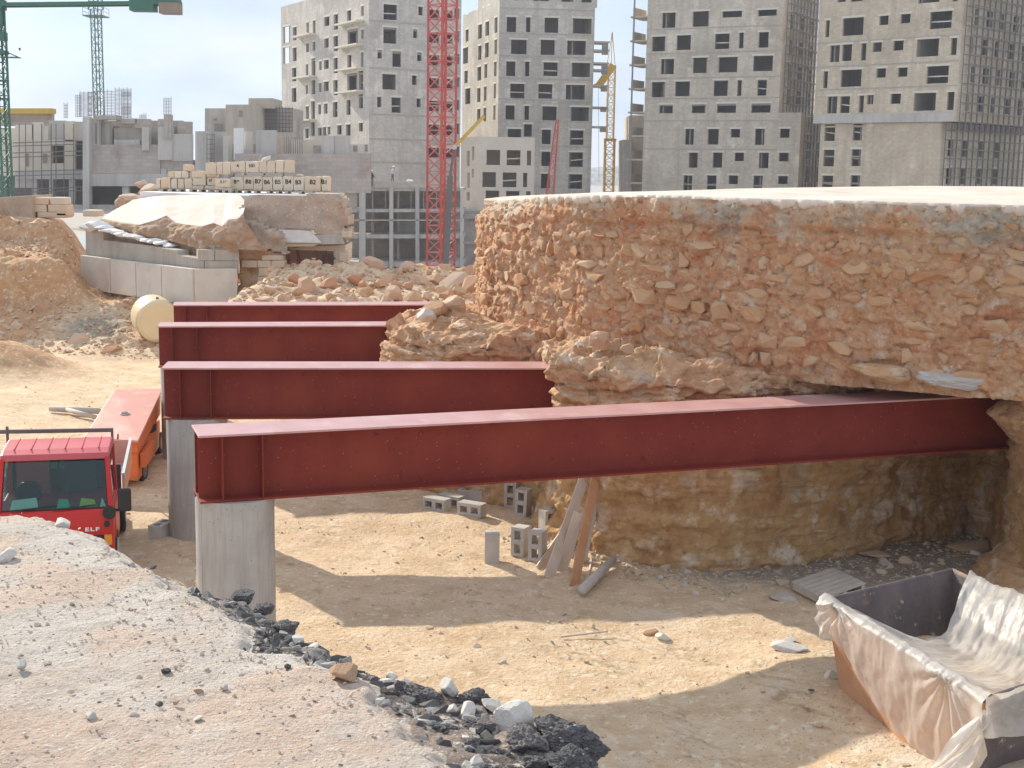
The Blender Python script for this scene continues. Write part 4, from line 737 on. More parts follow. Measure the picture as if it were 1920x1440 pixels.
for i, (x0, x1) in enumerate(((538, 547), (556, 564), (558, 568), (591, 598), (612, 613))):
    a, b = aty(x0, 464, 48.6), aty(x1, 516, 47.9); p = thing('steel_prop', ['dull red steel prop, leftmost under the hut lintel', 'dull red steel prop crossing another under the hut lintel', 'dull red steel prop leaning behind its crossing twin', 'dull red steel prop right of the crossing pair', 'dull red steel prop in the small doorway'][i], 'prop', tuple(b), 0, 'props under the hut lintel')
    obj('outer_tube', MB().tube(b, b.lerp(a, .55), .035), MT['redprop'], p, tuple(b)); obj('inner_tube', MB().tube(b.lerp(a, .55), a, .026), MT['redprop'], p, tuple(b)); obj('head_plate', MB().box(a, (.2, .2, .02)), MT['redprop'], p, tuple(b))
    obj('collar', MB().tube(b.lerp(a, .54), b.lerp(a, .57), .055), MT['redprop'], p, tuple(b))
q = [aty(262, 372, 53.5), aty(440, 362.5, 50.2), aty(618, 362.5, 50.2), aty(612, 362.5, 50.2) + Vector((-.6, 5, 0)), aty(262, 372, 53.5) + Vector((0, 7, 0))]
zr = 5.29
for p in q: p.z = zr
obj('roof_terrace', MB().prism(q, (0, 0, -.35)), MT['limewash'], hut, HO)
def textobj(name, c):
    t_ = bpy.data.objects.new('t', c); COL.objects.link(t_); dg = bpy.context.evaluated_depsgraph_get(); me = bpy.data.meshes.new_from_object(t_.evaluated_get(dg)); bpy.data.objects.remove(t_); o = bpy.data.objects.new(name, me); COL.objects.link(o); return o
# numbered blocks on pallets
def pallet(x0, x1, y, z, label, dep=.9, mt='grey_wood'):
    w = x1 - x0; t = thing('pallet', label, 'pallet', (x0, y, z), 0, 'pallets under the cut blocks')
    for k in range(3): obj('bearer', MB().box((w * (k + .5) / 3 * .92 + w * .04, dep / 2, .05), (.12, dep, .09)), MT[mt], t)
    for k in range(4): obj('plank', MB().box((w / 2, dep * (k + .5) / 4, .105), (w, dep / 4.6, .018)), MT[mt], t)
    return t
def cutblock(x0, y0, x1, y1, y, dep, label, num=None, zb=None):
    a, b = aty(x0 + .35, y1, y), aty(x1 - .35, y0, y); z0 = a.z if zb is None else zb; w, h = b.x - a.x, b.z - z0
    m = MB(); n = 3; r = random.Random(int(x0 * 7 + y0)); pts = []
    t = thing('cut_block', label, 'stone block', ((a.x + b.x) / 2, y, z0), r.uniform(-.05, .05), 'cut stone blocks stacked on the hut roof')
    o = obj('body', MB().box((0, dep / 2, h / 2), (w, dep, h)), MT['cut'], t); bm = bmesh.new(); bm.from_mesh(o.data); bmesh.ops.subdivide_edges(bm, edges=bm.edges, cuts=3, use_grid_fill=True); bmesh.ops.smooth_vert(bm, verts=bm.verts, factor=.28, use_axis_x=True, use_axis_y=True, use_axis_z=True)
    for v in bm.verts: v.co += Vector((r.uniform(-1, 1), r.uniform(-1, 1), r.uniform(-1, 1))) * .012
    bm.to_mesh(o.data); bm.free()
    if num:
        c = bpy.data.curves.new('number', 'FONT'); c.body = num; c.size = h * .42; c.align_x = 'CENTER'; c.offset = .006; to = textobj('painted_number', c); to.parent = t; to.location = (r.uniform(-.03, .03), -.012, h * .48); to.rotation_euler = (R(90), r.uniform(-.12, .12), 0); to.data.materials.append(MT['paintblk'])
    return z0 + h
FR = [432, 456, 475, 492, 511, 530, 550, 570, 602, 616]; NUM = ['B9', 'B8', 'B7', 'B6', 'B5', 'B4', 'B3', 'B2', 'B1']
zf = zr + .12
for a, b in ((432, 492), (492, 550), (550, 618)):
    p, q = aty(a, 360, 54.3), aty(b, 360, 54.3); pallet(p.x, q.x - .05, 54.3, zr, {432: 'timber pallet under the blocks painted B9 to B7', 492: 'timber pallet under the blocks painted B6 to B4', 550: 'timber pallet under the blocks painted B3 to B1'}[a])
for i, (a, b) in enumerate(zip(FR, FR[1:])):
    ztop = aty(a, 332 - (i % 3) * .8 + (2 if i == 8 else 0), 54.4).z; cutblock(a, 332 - (i % 3) * .8, b, 358, 54.4, .75, f'cream cut block painted {NUM[i]} in the lower row', NUM[i], zf)
UPX = [385, 406, 417, 432, 460, 486, 500, 516, 532, 549]; UN = [None, None, None, '4', '101', None, None, None, None]
ULB = ['cut block at the far end of the upper row, above an unmarked pair', 'narrow cut block second in the upper row', 'cut block with rusty mark in the upper row', 'wide grey cut block painted 4 in the upper row', 'cut block painted 101 in the upper row', 'narrow pale cut block under a loose white stone in the upper row', 'cut block third from the end of the upper row by the tower', 'narrow cut block second from the end of the upper row', 'square cut block at the tower end of the upper row']
p, q = aty(432, 328, 54.6), aty(550, 328, 54.6); pallet(p.x, q.x, 54.6, 5.99, 'long timber pallet between the two rows of cut blocks', .6)
p, q = aty(386, 328, 54.6), aty(430, 328, 54.6)
for i, (a, b) in enumerate(zip(UPX, UPX[1:])): cutblock(a, 305 - i * .6, b, 326, 54.65, .5, ULB[i], UN[i], 6.11 if i > 2 else 6.02)
LB = [(293, 335, 300, 362), (301, 334, 320, 362), (321, 335, 332, 362), (333, 335, 345, 362), (346, 334, 360, 362), (360, 334, 386, 347), (360, 348.5, 382, 362), (383, 348.5, 403, 362), (358, 321, 386, 333), (315, 321, 326, 333), (326.5, 322, 340, 333), (340.5, 321, 353, 333), (343, 309, 360, 320.5), (386, 320, 406, 332), (388, 333, 404, 347.5), (403, 335, 432, 350.5), (404, 352, 436, 363)]
LN = ['thin cream block at the end of the yellow stack', 'tall cream block second in the yellow stack', 'slim cream block third in the yellow stack', 'slim cream block fourth in the yellow stack', 'cream block with dark marks ending the yellow stack', 'wide block in the middle pile, second layer', 'block at the bottom of the middle pile with dark specks', 'yellow block at the bottom of the middle pile', 'wide pale block on top of the middle pile', 'small orange block on top of the yellow stack, outer', 'small orange block on top of the yellow stack, middle', 'small orange block on top of the yellow stack, inner', 'brown block topmost of the yellow stack', 'block under the far end of the upper row', 'block with dark marks behind the front pile', 'upper block of the small front pile, marked with scrawls', 'lower block of the small front pile']
for i, (a, b, c, d) in enumerate(LB):
    yy = 54.0 if i > 14 else 54.8; cutblock(a, b, c, d, yy, .5, LN[i], '2 16' if i == 15 else ('37' if i == 14 else None), zf if d >= 361 else None)
for a, b, yy, lb in ((292, 346, 54.7, 'timber pallet under the tall yellow blocks'), (347, 403, 54.7, 'timber pallet under the middle pile of blocks'), (400, 438, 53.9, 'timber pallet under the small front pile of blocks')):
    p, q = aty(a, 364, yy), aty(b, 364, yy); pallet(p.x, q.x, yy, zr, lb)
boulder(266, 346, 56, 22, 'tan stone leaning at the far end of the block stacks', sz=.8, tilt=.1); boulder(277, 356, 55.6, 36, 'brown earth covered boulder at the end of the block stacks', sz=.55, tilt=.1); boulder(500, 298, 54.8, 20, 'loose white stone on the upper row of blocks', mat='white', sz=.5); boulder(561, 329, 54.6, 14, 'loose white stone on the lower row of blocks', mat='white', sz=.5)
boulder(250, 371, 54.2, 48, 'pink flat rock slab at the top of the sloped parapet', sz=.3, tilt=.1); boulder(236, 379, 55.5, 36, 'brown earth lump beside the sloped parapet', sz=.7, tilt=.1)
# old walls on the bank, far left
def wallpoly(px, y, dep, mt, label, name='garden_wall'):
    m = MB().prism([aty(a, b, y) for a, b in px], (0, dep, 0)); o = obj(name, m, mt); o['label'] = label; o['category'] = 'wall'; return bev(o, .04)
MT['oldwall'] = material('old_rubble_wall', (0.42, 0.32, 0.23), (0.60, 0.48, 0.36), .8, .95, .6, 8, spots=[((.40, .25, .15), 1.1, .52, .7)])
wallpoly([(-60, 460), (24, 448), (62, 408), (60, 366), (-60, 374)], 56.5, 2.5, MT['oldwall'], 'thick old stone wall at the edge of the cut bank')
for i, q in enumerate(((62, 370, 92, 384), (64, 384, 88, 398), (94, 370, 122, 384), (90, 384, 126, 398), (70, 398, 126, 408), (105, 396, 128, 406), (155, 394, 184, 406))):
    a, b = aty(q[0], q[3], 56.8), aty(q[2], q[1], 56.8); o = bev(obj('wall_stone', MB().box(((a.x + b.x) / 2, 57.2, (a.z + b.z) / 2), (b.x - a.x - .02, .9, b.z - a.z - .01)), MT['cut']), .05); tag(o, ['block atop the stub wall on the bank, touching the old wall', 'middle block of the stub wall on the bank', 'pale block on the outer top of the stub wall', 'broad block in the middle of the stub wall', 'bottom block of the stub wall on the bank', 'small mossy block at the foot of the stub wall', 'lone block lying on the bank near the hut'][i], 'stone block', 'stones of the stub wall on the bank')
# ================================================================== tank and pipes
c0, c1 = Vector((-11.95, 44.75, 0)), Vector((-12.75, 46.8, 0)); zc = gz(-12.3, 45.6) + .70; c0.z = zc; c1.z = zc
tk = thing('water_tank', 'cream plastic cylindrical tank lying on its side behind the girder ends', 'tank', tuple(c0))
dd_ = (c1 - c0).normalized(); prof_ = [(0, .60), (.015, .66), (.06, .70), (.12, .715), (.17, .74), (.9, .74), (1, .74), (1.4, .74), (2.0, .74), (2.12, .70), (2.18, .6)]
m = MB(); nseg = 48; xa = dd_.cross(Vector((0, 0, 1))).normalized(); ya = xa.cross(dd_)
for s_, r_ in prof_: m.v += [tuple(c0 + dd_ * s_ + (xa * math.cos(6.28319 * i / nseg) + ya * math.sin(6.28319 * i / nseg)) * r_) for i in range(nseg)]
for k in range(len(prof_) - 1): m.f += [(k * nseg + i, k * nseg + (i + 1) % nseg, (k + 1) * nseg + (i + 1) % nseg, (k + 1) * nseg + i) for i in range(nseg)]
m.f.append(tuple(range((len(prof_) - 1) * nseg, len(prof_) * nseg)))
obj('body', m, MT['cream'], tk, tuple(c0), True)
obj('end_cap', MB().tube(c0 + dd_ * -.03, c0 + dd_ * .02, .60, 40), MT['cream'], tk, tuple(c0))
obj('strap', MB().tube(c0 + dd_ * .14, c0 + dd_ * .17, .748, 40, cap=False), MT['cream'], tk, tuple(c0))
obj('valve', MB().tube(c0 + dd_ * .35 + Vector((0, 0, .73)), c0 + dd_ * .35 + Vector((0, 0, .80)), .05), MT['craneG'], tk, tuple(c0))
for a, b, r_, lb in (((94, 766), (187, 771), .075, 'thicker grey pole lying on the dirt behind the lorry'), ((125, 768), (178, 782), .06, 'thinner grey pole lying crosswise on the other')):
    p, q = atz(*a, .12), atz(*b, .12); o = obj('ground_pole', MB().tube(p, q, r_, 12), MT['grey_wood'], None, None, True); tag(o, lb, 'pole', 'poles on the dirt')
# ================================================================== red lorry
UX = Vector((0.972, 0.235, 0)); fr = atz(217, 1058, 0.25); trk_o = Vector((fr.x, fr.y, 0)) - UX * .87
tk = thing('flatbed_lorry', 'small red flatbed lorry with pinkish roof parked behind the dusty slab', 'lorry', (trk_o.x, trk_o.y, gz(trk_o.x, trk_o.y + 1) - .0), math.atan2(0.235, 0.972))
tk.scale = (1, 1, 1.06)
WD = .86
def pan(name, pts, th_, mt, par=None, smooth=False): return obj(name, MB().prism(pts, th_), MT[mt], par or tk)
cab = obj('cab', MB().prism([(-WD, 0, .42), (-WD, -.02, .9), (-WD, .02, 1.14), (-WD, 1.5, 1.14), (-WD, 1.5, .42)], (2 * WD, 0, 0)), MT['truckred'], tk); bev(cab, .05, 3)
roof = obj('cab_roof', MB().prism([(-WD + .05, .30, 1.82), (-WD + .05, .40, 1.90), (-WD + .05, .6, 1.94), (-WD + .05, 1.4, 1.95), (-WD + .05, 1.5, 1.82)], (2 * WD - .1, 0, 0)), MT['truckroof'], tk); bev(roof, .035, 3)
for k in range(6): obj('roof_rib', MB().box((-.62 + k * .25, .98, 1.949), (.012, .92, .012)), MT['truckred'], roof)
for s_ in (-1, 1):
    obj('front_pillar', MB().bar((s_ * (WD - .045), .05, 1.12), (s_ * (WD - .09), .36, 1.84), .075, .09), MT['truckred'], tk)
    obj('rear_pillar', MB().bar((s_ * (WD - .05), 1.42, 1.12), (s_ * (WD - .08), 1.42, 1.84), .08, .16), MT['truckred'], tk)
    dr = obj('door', MB().box((s_ * (WD + .004), .85, .80), (.02, 1.05, .62)), MT['truckred'], tk); bev(dr, .008); obj('handle', MB().box((s_ * (WD + .025), 1.25, 1.0), (.03, .16, .03)), MT['black'], dr)
    obj('side_window', MB().prism([(s_ * (WD - .03), .16, 1.15), (s_ * (WD - .03), 1.33, 1.15), (s_ * (WD - .06), 1.33, 1.80), (s_ * (WD - .06), .40, 1.80)], (s_ * -.008, 0, 0)), MT['glass'], tk)
    mr = obj('mirror', MB().box((s_ * (WD + .17), .02, 1.26), (.20, .09, .34)), MT['black'], tk); bev(mr, .03); obj('mirror_arm', MB().bar((s_ * WD, .12, 1.10), (s_ * (WD + .14), .03, 1.10), .03), MT['black'], mr)
    hl = obj('headlight', MB().box((s_ * .56, -.015, .68), (.30, .05, .16)), MT['black'], tk); bev(hl, .01); obj('lamp_glass', MB().box((s_ * .52, -.045, .68), (.18, .02, .12)), MT['chrome'], hl)
    obj('indicator', MB().box((s_ * .775, -.03, .69), (.11, .06, .15)), MT['amber'], tk)
rmir = obj('round_mirror', MB().tube((WD - .06, -.05, 1.09), (WD - .06, -.02, 1.09), .10, 20), MT['black'], tk); obj('marker_lamp', MB().tube((WD - .1, -.05, .92), (WD - .1, 0, .92), .045, 14), MT['black'], tk)
obj('back_panel', MB().prism([(-WD + .05, 1.46, 1.14), (WD - .05, 1.46, 1.14), (WD - .08, 1.46, 1.84), (-WD + .08, 1.46, 1.84)], (0, .03, 0)), MT['seat'], tk)
obj('windscreen', MB().prism([(-WD + .09, .045, 1.15), (WD - .09, .045, 1.15), (WD - .13, .33, 1.80), (-WD + .13, .33, 1.80)], (0, .008, .004)), MT['glass'], tk)
rw_ = obj('rear_window', MB().box((-.05, 1.43, 1.62), (.74, .02, .30)), MT['green'], tk)
for k in range(5): obj('window_bar', MB().box((-.36 + k * .155, 1.41, 1.60), (.03, .02, .26)), MT['paper' if k % 2 else 'seat'], rw_)
obj('dashboard', MB().box((0, .28, 1.11), (1.55, .42, .08)), MT['seat'], tk)
for s_ in (-.42, .3): 
    st = obj('seat', MB().box((s_, .95, 1.02), (.55, .5, .2)), MT['seat'], tk); obj('seat_back', MB().box((s_, 1.2, 1.38), (.5, .12, .58)), MT['truckroof' if s_ < 0 else 'seat'], st)
for i, (x, w, mt) in enumerate(((-.45, .42, 'paper'), (-.72, .14, 'truckroof'), (.12, .2, 'green'), (.48, .26, 'papery'), (.70, .09, 'paper'))): obj('paper', MB().prism([(x - w / 2, .10, 1.155), (x + w / 2, .10, 1.155), (x + w / 2 - .04, .20, 1.30 - .02 * i), (x - w / 2 + .03, .20, 1.27)], (0, .01, 0)), MT[mt], tk)
obj('steering_wheel', MB().tube((-.42, .50, 1.30), (-.42, .53, 1.31), .2, 20), MT['black'], tk)
obj('wiper', MB().bar((-.6, .02, 1.16), (.02, .06, 1.20), .02), MT['black'], tk); obj('wiper', MB().bar((-.02, .02, 1.15), (.6, .06, 1.19), .02), MT['black'], tk)
gr = obj('grille', MB().box((0, -.02, .68), (.80, .03, .15)), MT['black'], tk); bm_ = obj('bumper', MB().box((0, -.02, .46), (1.70, .10, .2)), MT['truckred'], tk); bev(bm_, .02)
c = bpy.data.curves.new('lettering', 'FONT'); c.body = 'ELF'; c.size = .10; c.align_x = 'CENTER'; c.offset = .004; c.space_character = 1.25; to = textobj('lettering', c); to.parent = tk; to.location = (.54, -.024, .825); to.rotation_euler = (R(90), 0, 0); to.scale = (1.25, .75, 1); to.data.materials.append(MT['letter'])
obj('chassis', MB().box((0, 2.6, .56), (.8, 4.6, .2)), MT['black'], tk)
obj('bed_floor', MB().box((0, 3.2, .82), (1.82, 3.0, .07)), MT['grey_wood'], tk)
for s_ in (-1, 1):
    ds = obj('dropside', MB().box((s_ * .93, 3.2, 1.06), (.035, 3.0, .42)), MT['sheened'], tk); bev(ds, .006); obj('top_rail', MB().box((s_ * .93, 3.2, 1.285), (.05, 3.0, .03)), MT['chrome'], ds)
obj('tailboard', MB().box((0, 4.68, 1.06), (1.82, .035, .42)), MT['sheened'], tk)
hb = obj('headboard', MB().box((0, 1.68, 1.15), (1.8, .04, .6)), MT['seat'], tk); obj('load_bar', MB().bar((-.98, 1.68, 2.02), (.80, 1.68, 2.0), .06), MT['steel'], hb); obj('bar_post', MB().bar((-.85, 1.68, 1.4), (-.85, 1.68, 2.1), .04), MT['steel'], hb); obj('bar_post', MB().bar((.78, 1.68, 1.4), (.78, 1.68, 2.0), .04), MT['steel'], hb)
for s_ in (-1, 1):
    for yy in (.55, 3.15):
        w_ = obj('wheel', MB().tube((s_ * .66, yy, .36), (s_ * .88, yy, .36), .36, 24), MT['tyre'], tk); bev(w_, .04, 2); obj('rim', MB().tube((s_ * .80, yy, .36), (s_ * .89, yy, .36), .20, 18), MT['chrome'], w_)
    obj('mudguard', MB().box((s_ * .80, 2.55, .62), (.24, .5, .05)), MT['black'], tk)
# ================================================================== orange site machine
fl, fr_, br, bl = atz(158, 819, 1.02), atz(259, 826, 1.02), atz(305, 728, 1.42), atz(214, 731, 1.42)
bc = (fl + fr_ + br + bl) / 4; MO = (bc.x, bc.y, gz(bc.x, bc.y)); mc = thing('site_compressor', 'orange wheeled site machine with a pinkish sloping lid, behind the lorry', 'machine', MO)
lid = bev(obj('lid', MB().prism([fl, fr_, br, bl], (0, 0, -.05)), MT['sheened'], mc, MO), .01)
hc = atz(234, 776, 1.22); hn = (fr_ - fl).cross(bl - fl).normalized(); obj('filler_hole', MB().tube(hc + hn * .0, hc + hn * .03, .075, 16), MT['black'], lid, MO); obj('filler_ring', MB().tube(hc + hn * .0, hc + hn * .022, .10, 18), MT['chrome'], lid, MO)
dn = Vector((0, 0, -.05)); ins = .06
A = [p.lerp(bc, ins) + dn * 1.1 for p in (fl, fr_, br, bl)]; cx2 = bc.copy()
B = [Vector((p.x, p.y, 0)).lerp(Vector((bc.x, bc.y, 0)), f) + Vector((0, 0, z)) for p, f, z in zip((fl, fr_, br, bl), (.10, .04, .08, .08), (.74, .74, .85, .85))]
bev(obj('hood', MB().hexa(B + A), MT['orange'], mc, MO), .02)
C2 = [Vector((p.x, p.y, 0)).lerp(Vector((bc.x, bc.y, 0)), f) for p, f in zip((fl, fr_, br, bl), (.12, .07, .1, .1))]
bev(obj('body', MB().hexa([p + Vector((0, 0, .16)) for p in C2] + [p + Vector((0, 0, .74)) for p in C2]), MT['orange'], mc, MO), .02)
bev(obj('side_panel', MB().hexa([p + Vector((.03, -.03, .40)) for p in [C2[1].lerp(C2[2], t) for t in (0.05, .42)]][::-1] + [C2[1].lerp(C2[2], t) + Vector((.12, .03, .40)) for t in (.05, .42)] + [p + Vector((.03, -.03, .70)) for p in [C2[1].lerp(C2[2], t) for t in (0.05, .42)]][::-1] + [C2[1].lerp(C2[2], t) + Vector((.12, .03, .70)) for t in (.05, .42)]), MT['orange'], mc, MO), .01)
obj('engine', MB().box((bc.x + .1, bc.y, .78), (.7, 1.4, .14)), MT['black'], mc, MO)
for p in (C2[0], C2[1], C2[2], C2[3]):
    q = p.lerp(Vector((bc.x, bc.y, 0)), .22) + Vector((0, .35, .22)); w_ = obj('wheel', MB().tube(q - Vector((.09, 0, 0)), q + Vector((.09, 0, 0)), .24, 20), MT['tyre'], mc, MO); obj('rim', MB().tube(q - Vector((.10, 0, 0)), q + Vector((.10, 0, 0)), .15, 14), MT['steel'], w_, MO)
obj('lid_stay', MB().bar(fl.lerp(fr_, .62) + Vector((0, -.02, -.1)), fl.lerp(fr_, .66) + Vector((0, -.1, .12)), .03), MT['steel'], mc, MO)
# ================================================================== hollow blocks, timber, pallet
def cmu_mesh():
    xs_, ys_ = [-.25, -.195, -.04, .04, .195, .25], [-.12, -.06, .06, .12]; H = .24; m = MB(); sol = lambda i, j: 0 <= i < 5 and 0 <= j < 3 and not (j == 1 and i in (1, 3))
    for i in range(5):
        for j in range(3):
            if not sol(i, j): continue
            a, b, c, d = xs_[i], xs_[i + 1], ys_[j], ys_[j + 1]; m.add([(a, c, 0), (b, c, 0), (b, d, 0), (a, d, 0)], [(3, 2, 1, 0)]); m.add([(a, c, H), (b, c, H), (b, d, H), (a, d, H)], [(0, 1, 2, 3)])
            for (p, q), (di, dj) in ((((a, c), (b, c)), (0, -1)), (((b, c), (b, d)), (1, 0)), (((b, d), (a, d)), (0, 1)), (((a, d), (a, c)), (-1, 0))):
                if not sol(i + di, j + dj): m.add([(*p, 0), (*q, 0), (*q, H), (*p, H)], [(0, 1, 2, 3)])
    me = m.mesh('hollow_block'); bm = bmesh.new(); bm.from_mesh(me); bmesh.ops.remove_doubles(bm, verts=bm.verts, dist=1e-5); bmesh.ops.recalc_face_normals(bm, faces=bm.faces); bm.to_mesh(me); bm.free(); me.materials.append(MT['block']); return me
CMU = cmu_mesh()
def cmu(px, py, mode, rz, label, dz=0.0, tilt=0.0):      # mode: lay (holes sideways), end (stands on its end), flat (holes up)
    p = atz(px, py, dz); o = bpy.data.objects.new('hollow_block', CMU); COL.objects.link(o); zb = gz(p.x, p.y) + dz
    base = {'flat': (Matrix.Identity(4), 0), 'lay': (Matrix.Rotation(R(90), 4, 'X'), .12), 'end': (Matrix.Rotation(R(90), 4, 'X') @ Matrix.Rotation(R(90), 4, 'Z'), .25)}[mode]
    o.matrix_world = Matrix.Translation((p.x, p.y, zb + base[1] - .01)) @ Matrix.Rotation(rz, 4, 'Z') @ Matrix.Rotation(tilt, 4, 'Y') @ base[0]
    return tag(o, label, 'concrete block', 'hollow concrete blocks on the pit floor')
cmu(826, 952, 'lay', -.55, 'hollow block lying with its holes showing, outermost of the row under the nearest girder'); cmu(853, 946, 'lay', -.55, 'hollow block beside the outermost one under the nearest girder'); cmu(884, 938, 'flat', -.3, 'hollow block peeping out behind its neighbours under the girder'); cmu(891, 966, 'lay', -.5, 'hollow block lying alone in front of the row, two holes towards the sun')
cmu(964, 946, 'end', -.35, 'hollow block standing behind another in the shade of the rock'); cmu(986, 966, 'end', -.45, 'hollow block standing on end in the shade, two holes showing', 0, .05); cmu(1020, 1003, 'end', .5, 'hollow block topped with earth behind the leaning boards'); cmu(982, 1036, 'end', -.5, 'outer hollow block of the standing pair by the leaning boards'); cmu(1013, 1046, 'end', -.42, 'inner hollow block of the standing pair by the leaning boards'); cmu(909, 1050, 'end', R(90), 'solid faced block standing alone on the sunlit sand'); cmu(303, 996, 'flat', R(75), 'hollow block at the foot of the second concrete column, holes up')
def plank(base, top, yt, w, th_, mt, label, name='board', round_=0, zb=None):
    a = atz(*base, 0.0); a.z = gz(a.x, a.y) - .02 if zb is None else zb; b = aty(*top, yt); d = (b - a).normalized(); side = d.cross(Vector((.25, -1, .1))).normalized()
    m = MB().tube(a, b, round_, 10, round_ * .85) if round_ else MB().bar(a, b, w, th_, up=d.cross(side))
    return tag(obj(name, m, MT[mt], None, None, bool(round_)), label, 'log' if round_ else 'board', 'timber leaning on the rock')
plank((1028, 1082), (1104, 872), 22.3, .18, .03, 'plywood', 'widest pale board leaning against the rock, nearest of the timbers'); plank((1052, 1070), (1086, 962), 21.25, .19, .025, 'plywood', 'short pale board leaning on the widest board'); plank((1076, 1098), (1122, 868), 22.2, .15, .04, 'orange_wood', 'orange brown board leaning against the rock')
plank((1092, 1058), (1130, 868), 22.4, .11, .05, 'grey_wood', 'grey batten leaning between the orange board and the rock'); plank((1099, 1040), (1146, 868), 22.5, .10, .04, 'plywood', 'batten leaning closest to the rock face'); plank((1010, 1066), (1062, 992), 22.3, .16, .03, 'plywood', 'low board tilted over the standing blocks'); plank((1006, 1050), (1056, 1004), 22.6, .12, .05, 'grey_wood', 'dark edged board under the low tilted board')
a, b = atz(1090, 1108, .1), atz(1150, 1048, .16); tag(obj('log', MB().tube(a, b, .08, 12, .065), MT['grey_wood'], None, None, True), 'round weathered log lying on the ground by the timbers', 'log', 'timber leaning on the rock')
plank((1098, 1108), (1112, 1042), 21.7, .07, .03, 'plywood', 'thin upright stick standing on the round log')
boulder(1138, 1046, 21.9, 34, 'crumpled green bag lying at the foot of the rock', 'bag', None, .7, 'craneG', 1, .25, 'crumpled_bag')
a, b = atz(1052, 1194, .02), atz(1140, 1184, .02); tag(obj('twig', MB().tube(a, b, .015, 6, .01), MT['grey_wood'], None, None, True), 'thin bent twig lying on the sunlit sand', 'twig')
for px, py, w, lb, mt in ((1222, 1184, 26, 'pinkish stone lying on the sand near the girder shadow', 'boulder'), (1242, 1194, 26, 'white stone beside the pinkish one on the sand', 'white'), (896, 1212, 14, 'little white stone on the open sand', 'white'), (1482, 1228, 60, 'flat tan stone slab near the skip', 'white'), (1563, 1298, 34, 'round tan stone on the mound in front of the skip', 'cut'), (1520, 1322, 12, 'small slate piece in front of the skip', 'chunk'), (1640, 1042, 50, 'rust red scrap lying in the shade of the cave', 'boulder'), (1480, 1210, 30, 'dark flat slate by the tan stone slab', 'block'), (1700, 1055, 26, 'small red brown stone in the cave', 'boulder'), (1466, 1122, 50, 'dirty board scrap in front of the pallet', 'grey_wood')):
    p = atz(px, py, .02); d = (p - EYE).dot(_F); o = bpy.data.objects.new('loose_stone' if 'board' not in lb else 'board_scrap', SMOOTH[random.randrange(6)].copy()); COL.objects.link(o); o.data.materials.clear(); o.data.materials.append(MT[mt]); s_ = w * d / F_PX; o.scale = (s_, s_ * .75, s_ * (.22 if ('slab' in lb or 'slate' in lb or 'scrap' in lb) else .65)); o.location = (p.x, p.y, gz(p.x, p.y) + s_ * .1); o.rotation_euler = (0, 0, random.uniform(-.5, .5)); tag(o, lb, 'stone' if 'board' not in lb else 'board')
pc = [atz(1484, 1092, .16), atz(1562, 1066, .16), atz(1662, 1092, .16), atz(1545, 1124, .16)]
u_, v_ = (pc[1] - pc[0]), (pc[3] - pc[0]); PO = (pc[0].x, pc[0].y, 0.02); pt = thing('timber_pallet', 'dusty timber pallet lying by the skip', 'pallet', PO)
for k in range(6):
    s0, s1 = (k + .06) / 6, (k + .92) / 6; q = [pc[0] + v_ * s0, pc[0] + v_ * s1, pc[0] + v_ * s1 + u_, pc[0] + v_ * s0 + u_]; obj('plank', MB().prism(q, (0, 0, .022)), MT['grey_wood'], pt, PO)
for k in (.04, .47, .9):
    q = [pc[0] + u_ * k, pc[0] + u_ * (k + .07), pc[0] + u_ * (k + .07) + v_, pc[0] + u_ * k + v_]; obj('bearer', MB().prism([p + Vector((0, 0, -.004)) for p in q], (0, 0, -.12)), MT['grey_wood'], pt, PO)
# ================================================================== skip under a plastic sheet
ZR = 1.28
Lp, Bp, Np = atz(1548, 1126, ZR), atz(1786, 1070, ZR), atz(1846, 1312, ZR); av, bv = Np - Lp, Bp - Lp; SO = (Lp.x, Lp.y, 0)
def sk(a, b, z): p = Lp + av * a + bv * b; return Vector((p.x, p.y, z))
def skb(a, b, z):      # tapered body: narrower at the floor
    f = 1 - (z + .1) / (ZR + .1); return sk(a * (1 - .22 * f) + .11 * f, b * (1 - .16 * f) + .08 * f, z)
skp = thing('skip', 'rusty rubbish skip full of sand, half covered by a plastic sheet', 'skip', SO)
zb = -.08
for nm, (a0, b0), (a1, b1), inn_ in (('side_wall', (0, 0), (1, 0), (0, .02)), ('end_wall', (0, 0.02), (0, .98), (.014, 0)), ('side_wall', (0, 1), (1, 1), (0, -.02)), ('end_wall', (1, 0.02), (1, .98), (-.014, 0))):
    o_ = [skb(a0, b0, zb), skb(a1, b1, zb), skb(a1, b1, ZR), skb(a0, b0, ZR)]; i_ = [skb(a0 + inn_[0], b0 + inn_[1], zb), skb(a1 + inn_[0], b1 + inn_[1], zb), skb(a1 + inn_[0], b1 + inn_[1], ZR), skb(a0 + inn_[0], b0 + inn_[1], ZR)]
    m = MB(); m.v = [tuple(p) for p in o_ + i_]; m.f = [(0, 1, 2, 3), (7, 6, 5, 4), (0, 4, 5, 1), (1, 5, 6, 2), (2, 6, 7, 3), (3, 7, 4, 0)]; w_ = obj(nm, m, MT['skipout' if b1 == 0 else 'skip'], skp, SO)
for p, q in (((0, 0), (1, 0)), ((0, 0), (0, 1)), ((0, 1), (1, 1)), ((1, 0), (1, 1))): obj('rim', MB().tube(sk(*p, ZR), sk(*q, ZR), .035, 10), MT['skip'], skp, SO, True)
obj('floor', MB().prism([skb(0.02, .02, .02), skb(.98, .02, .02), skb(.98, .98, .02), skb(.02, .98, .02)], (0, 0, -.05)), MT['skip'], skp, SO)
na, nb2 = 60, 40; A, B = np.meshgrid(np.linspace(.06, .94, na), np.linspace(.05, .95, nb2), indexing='ij')
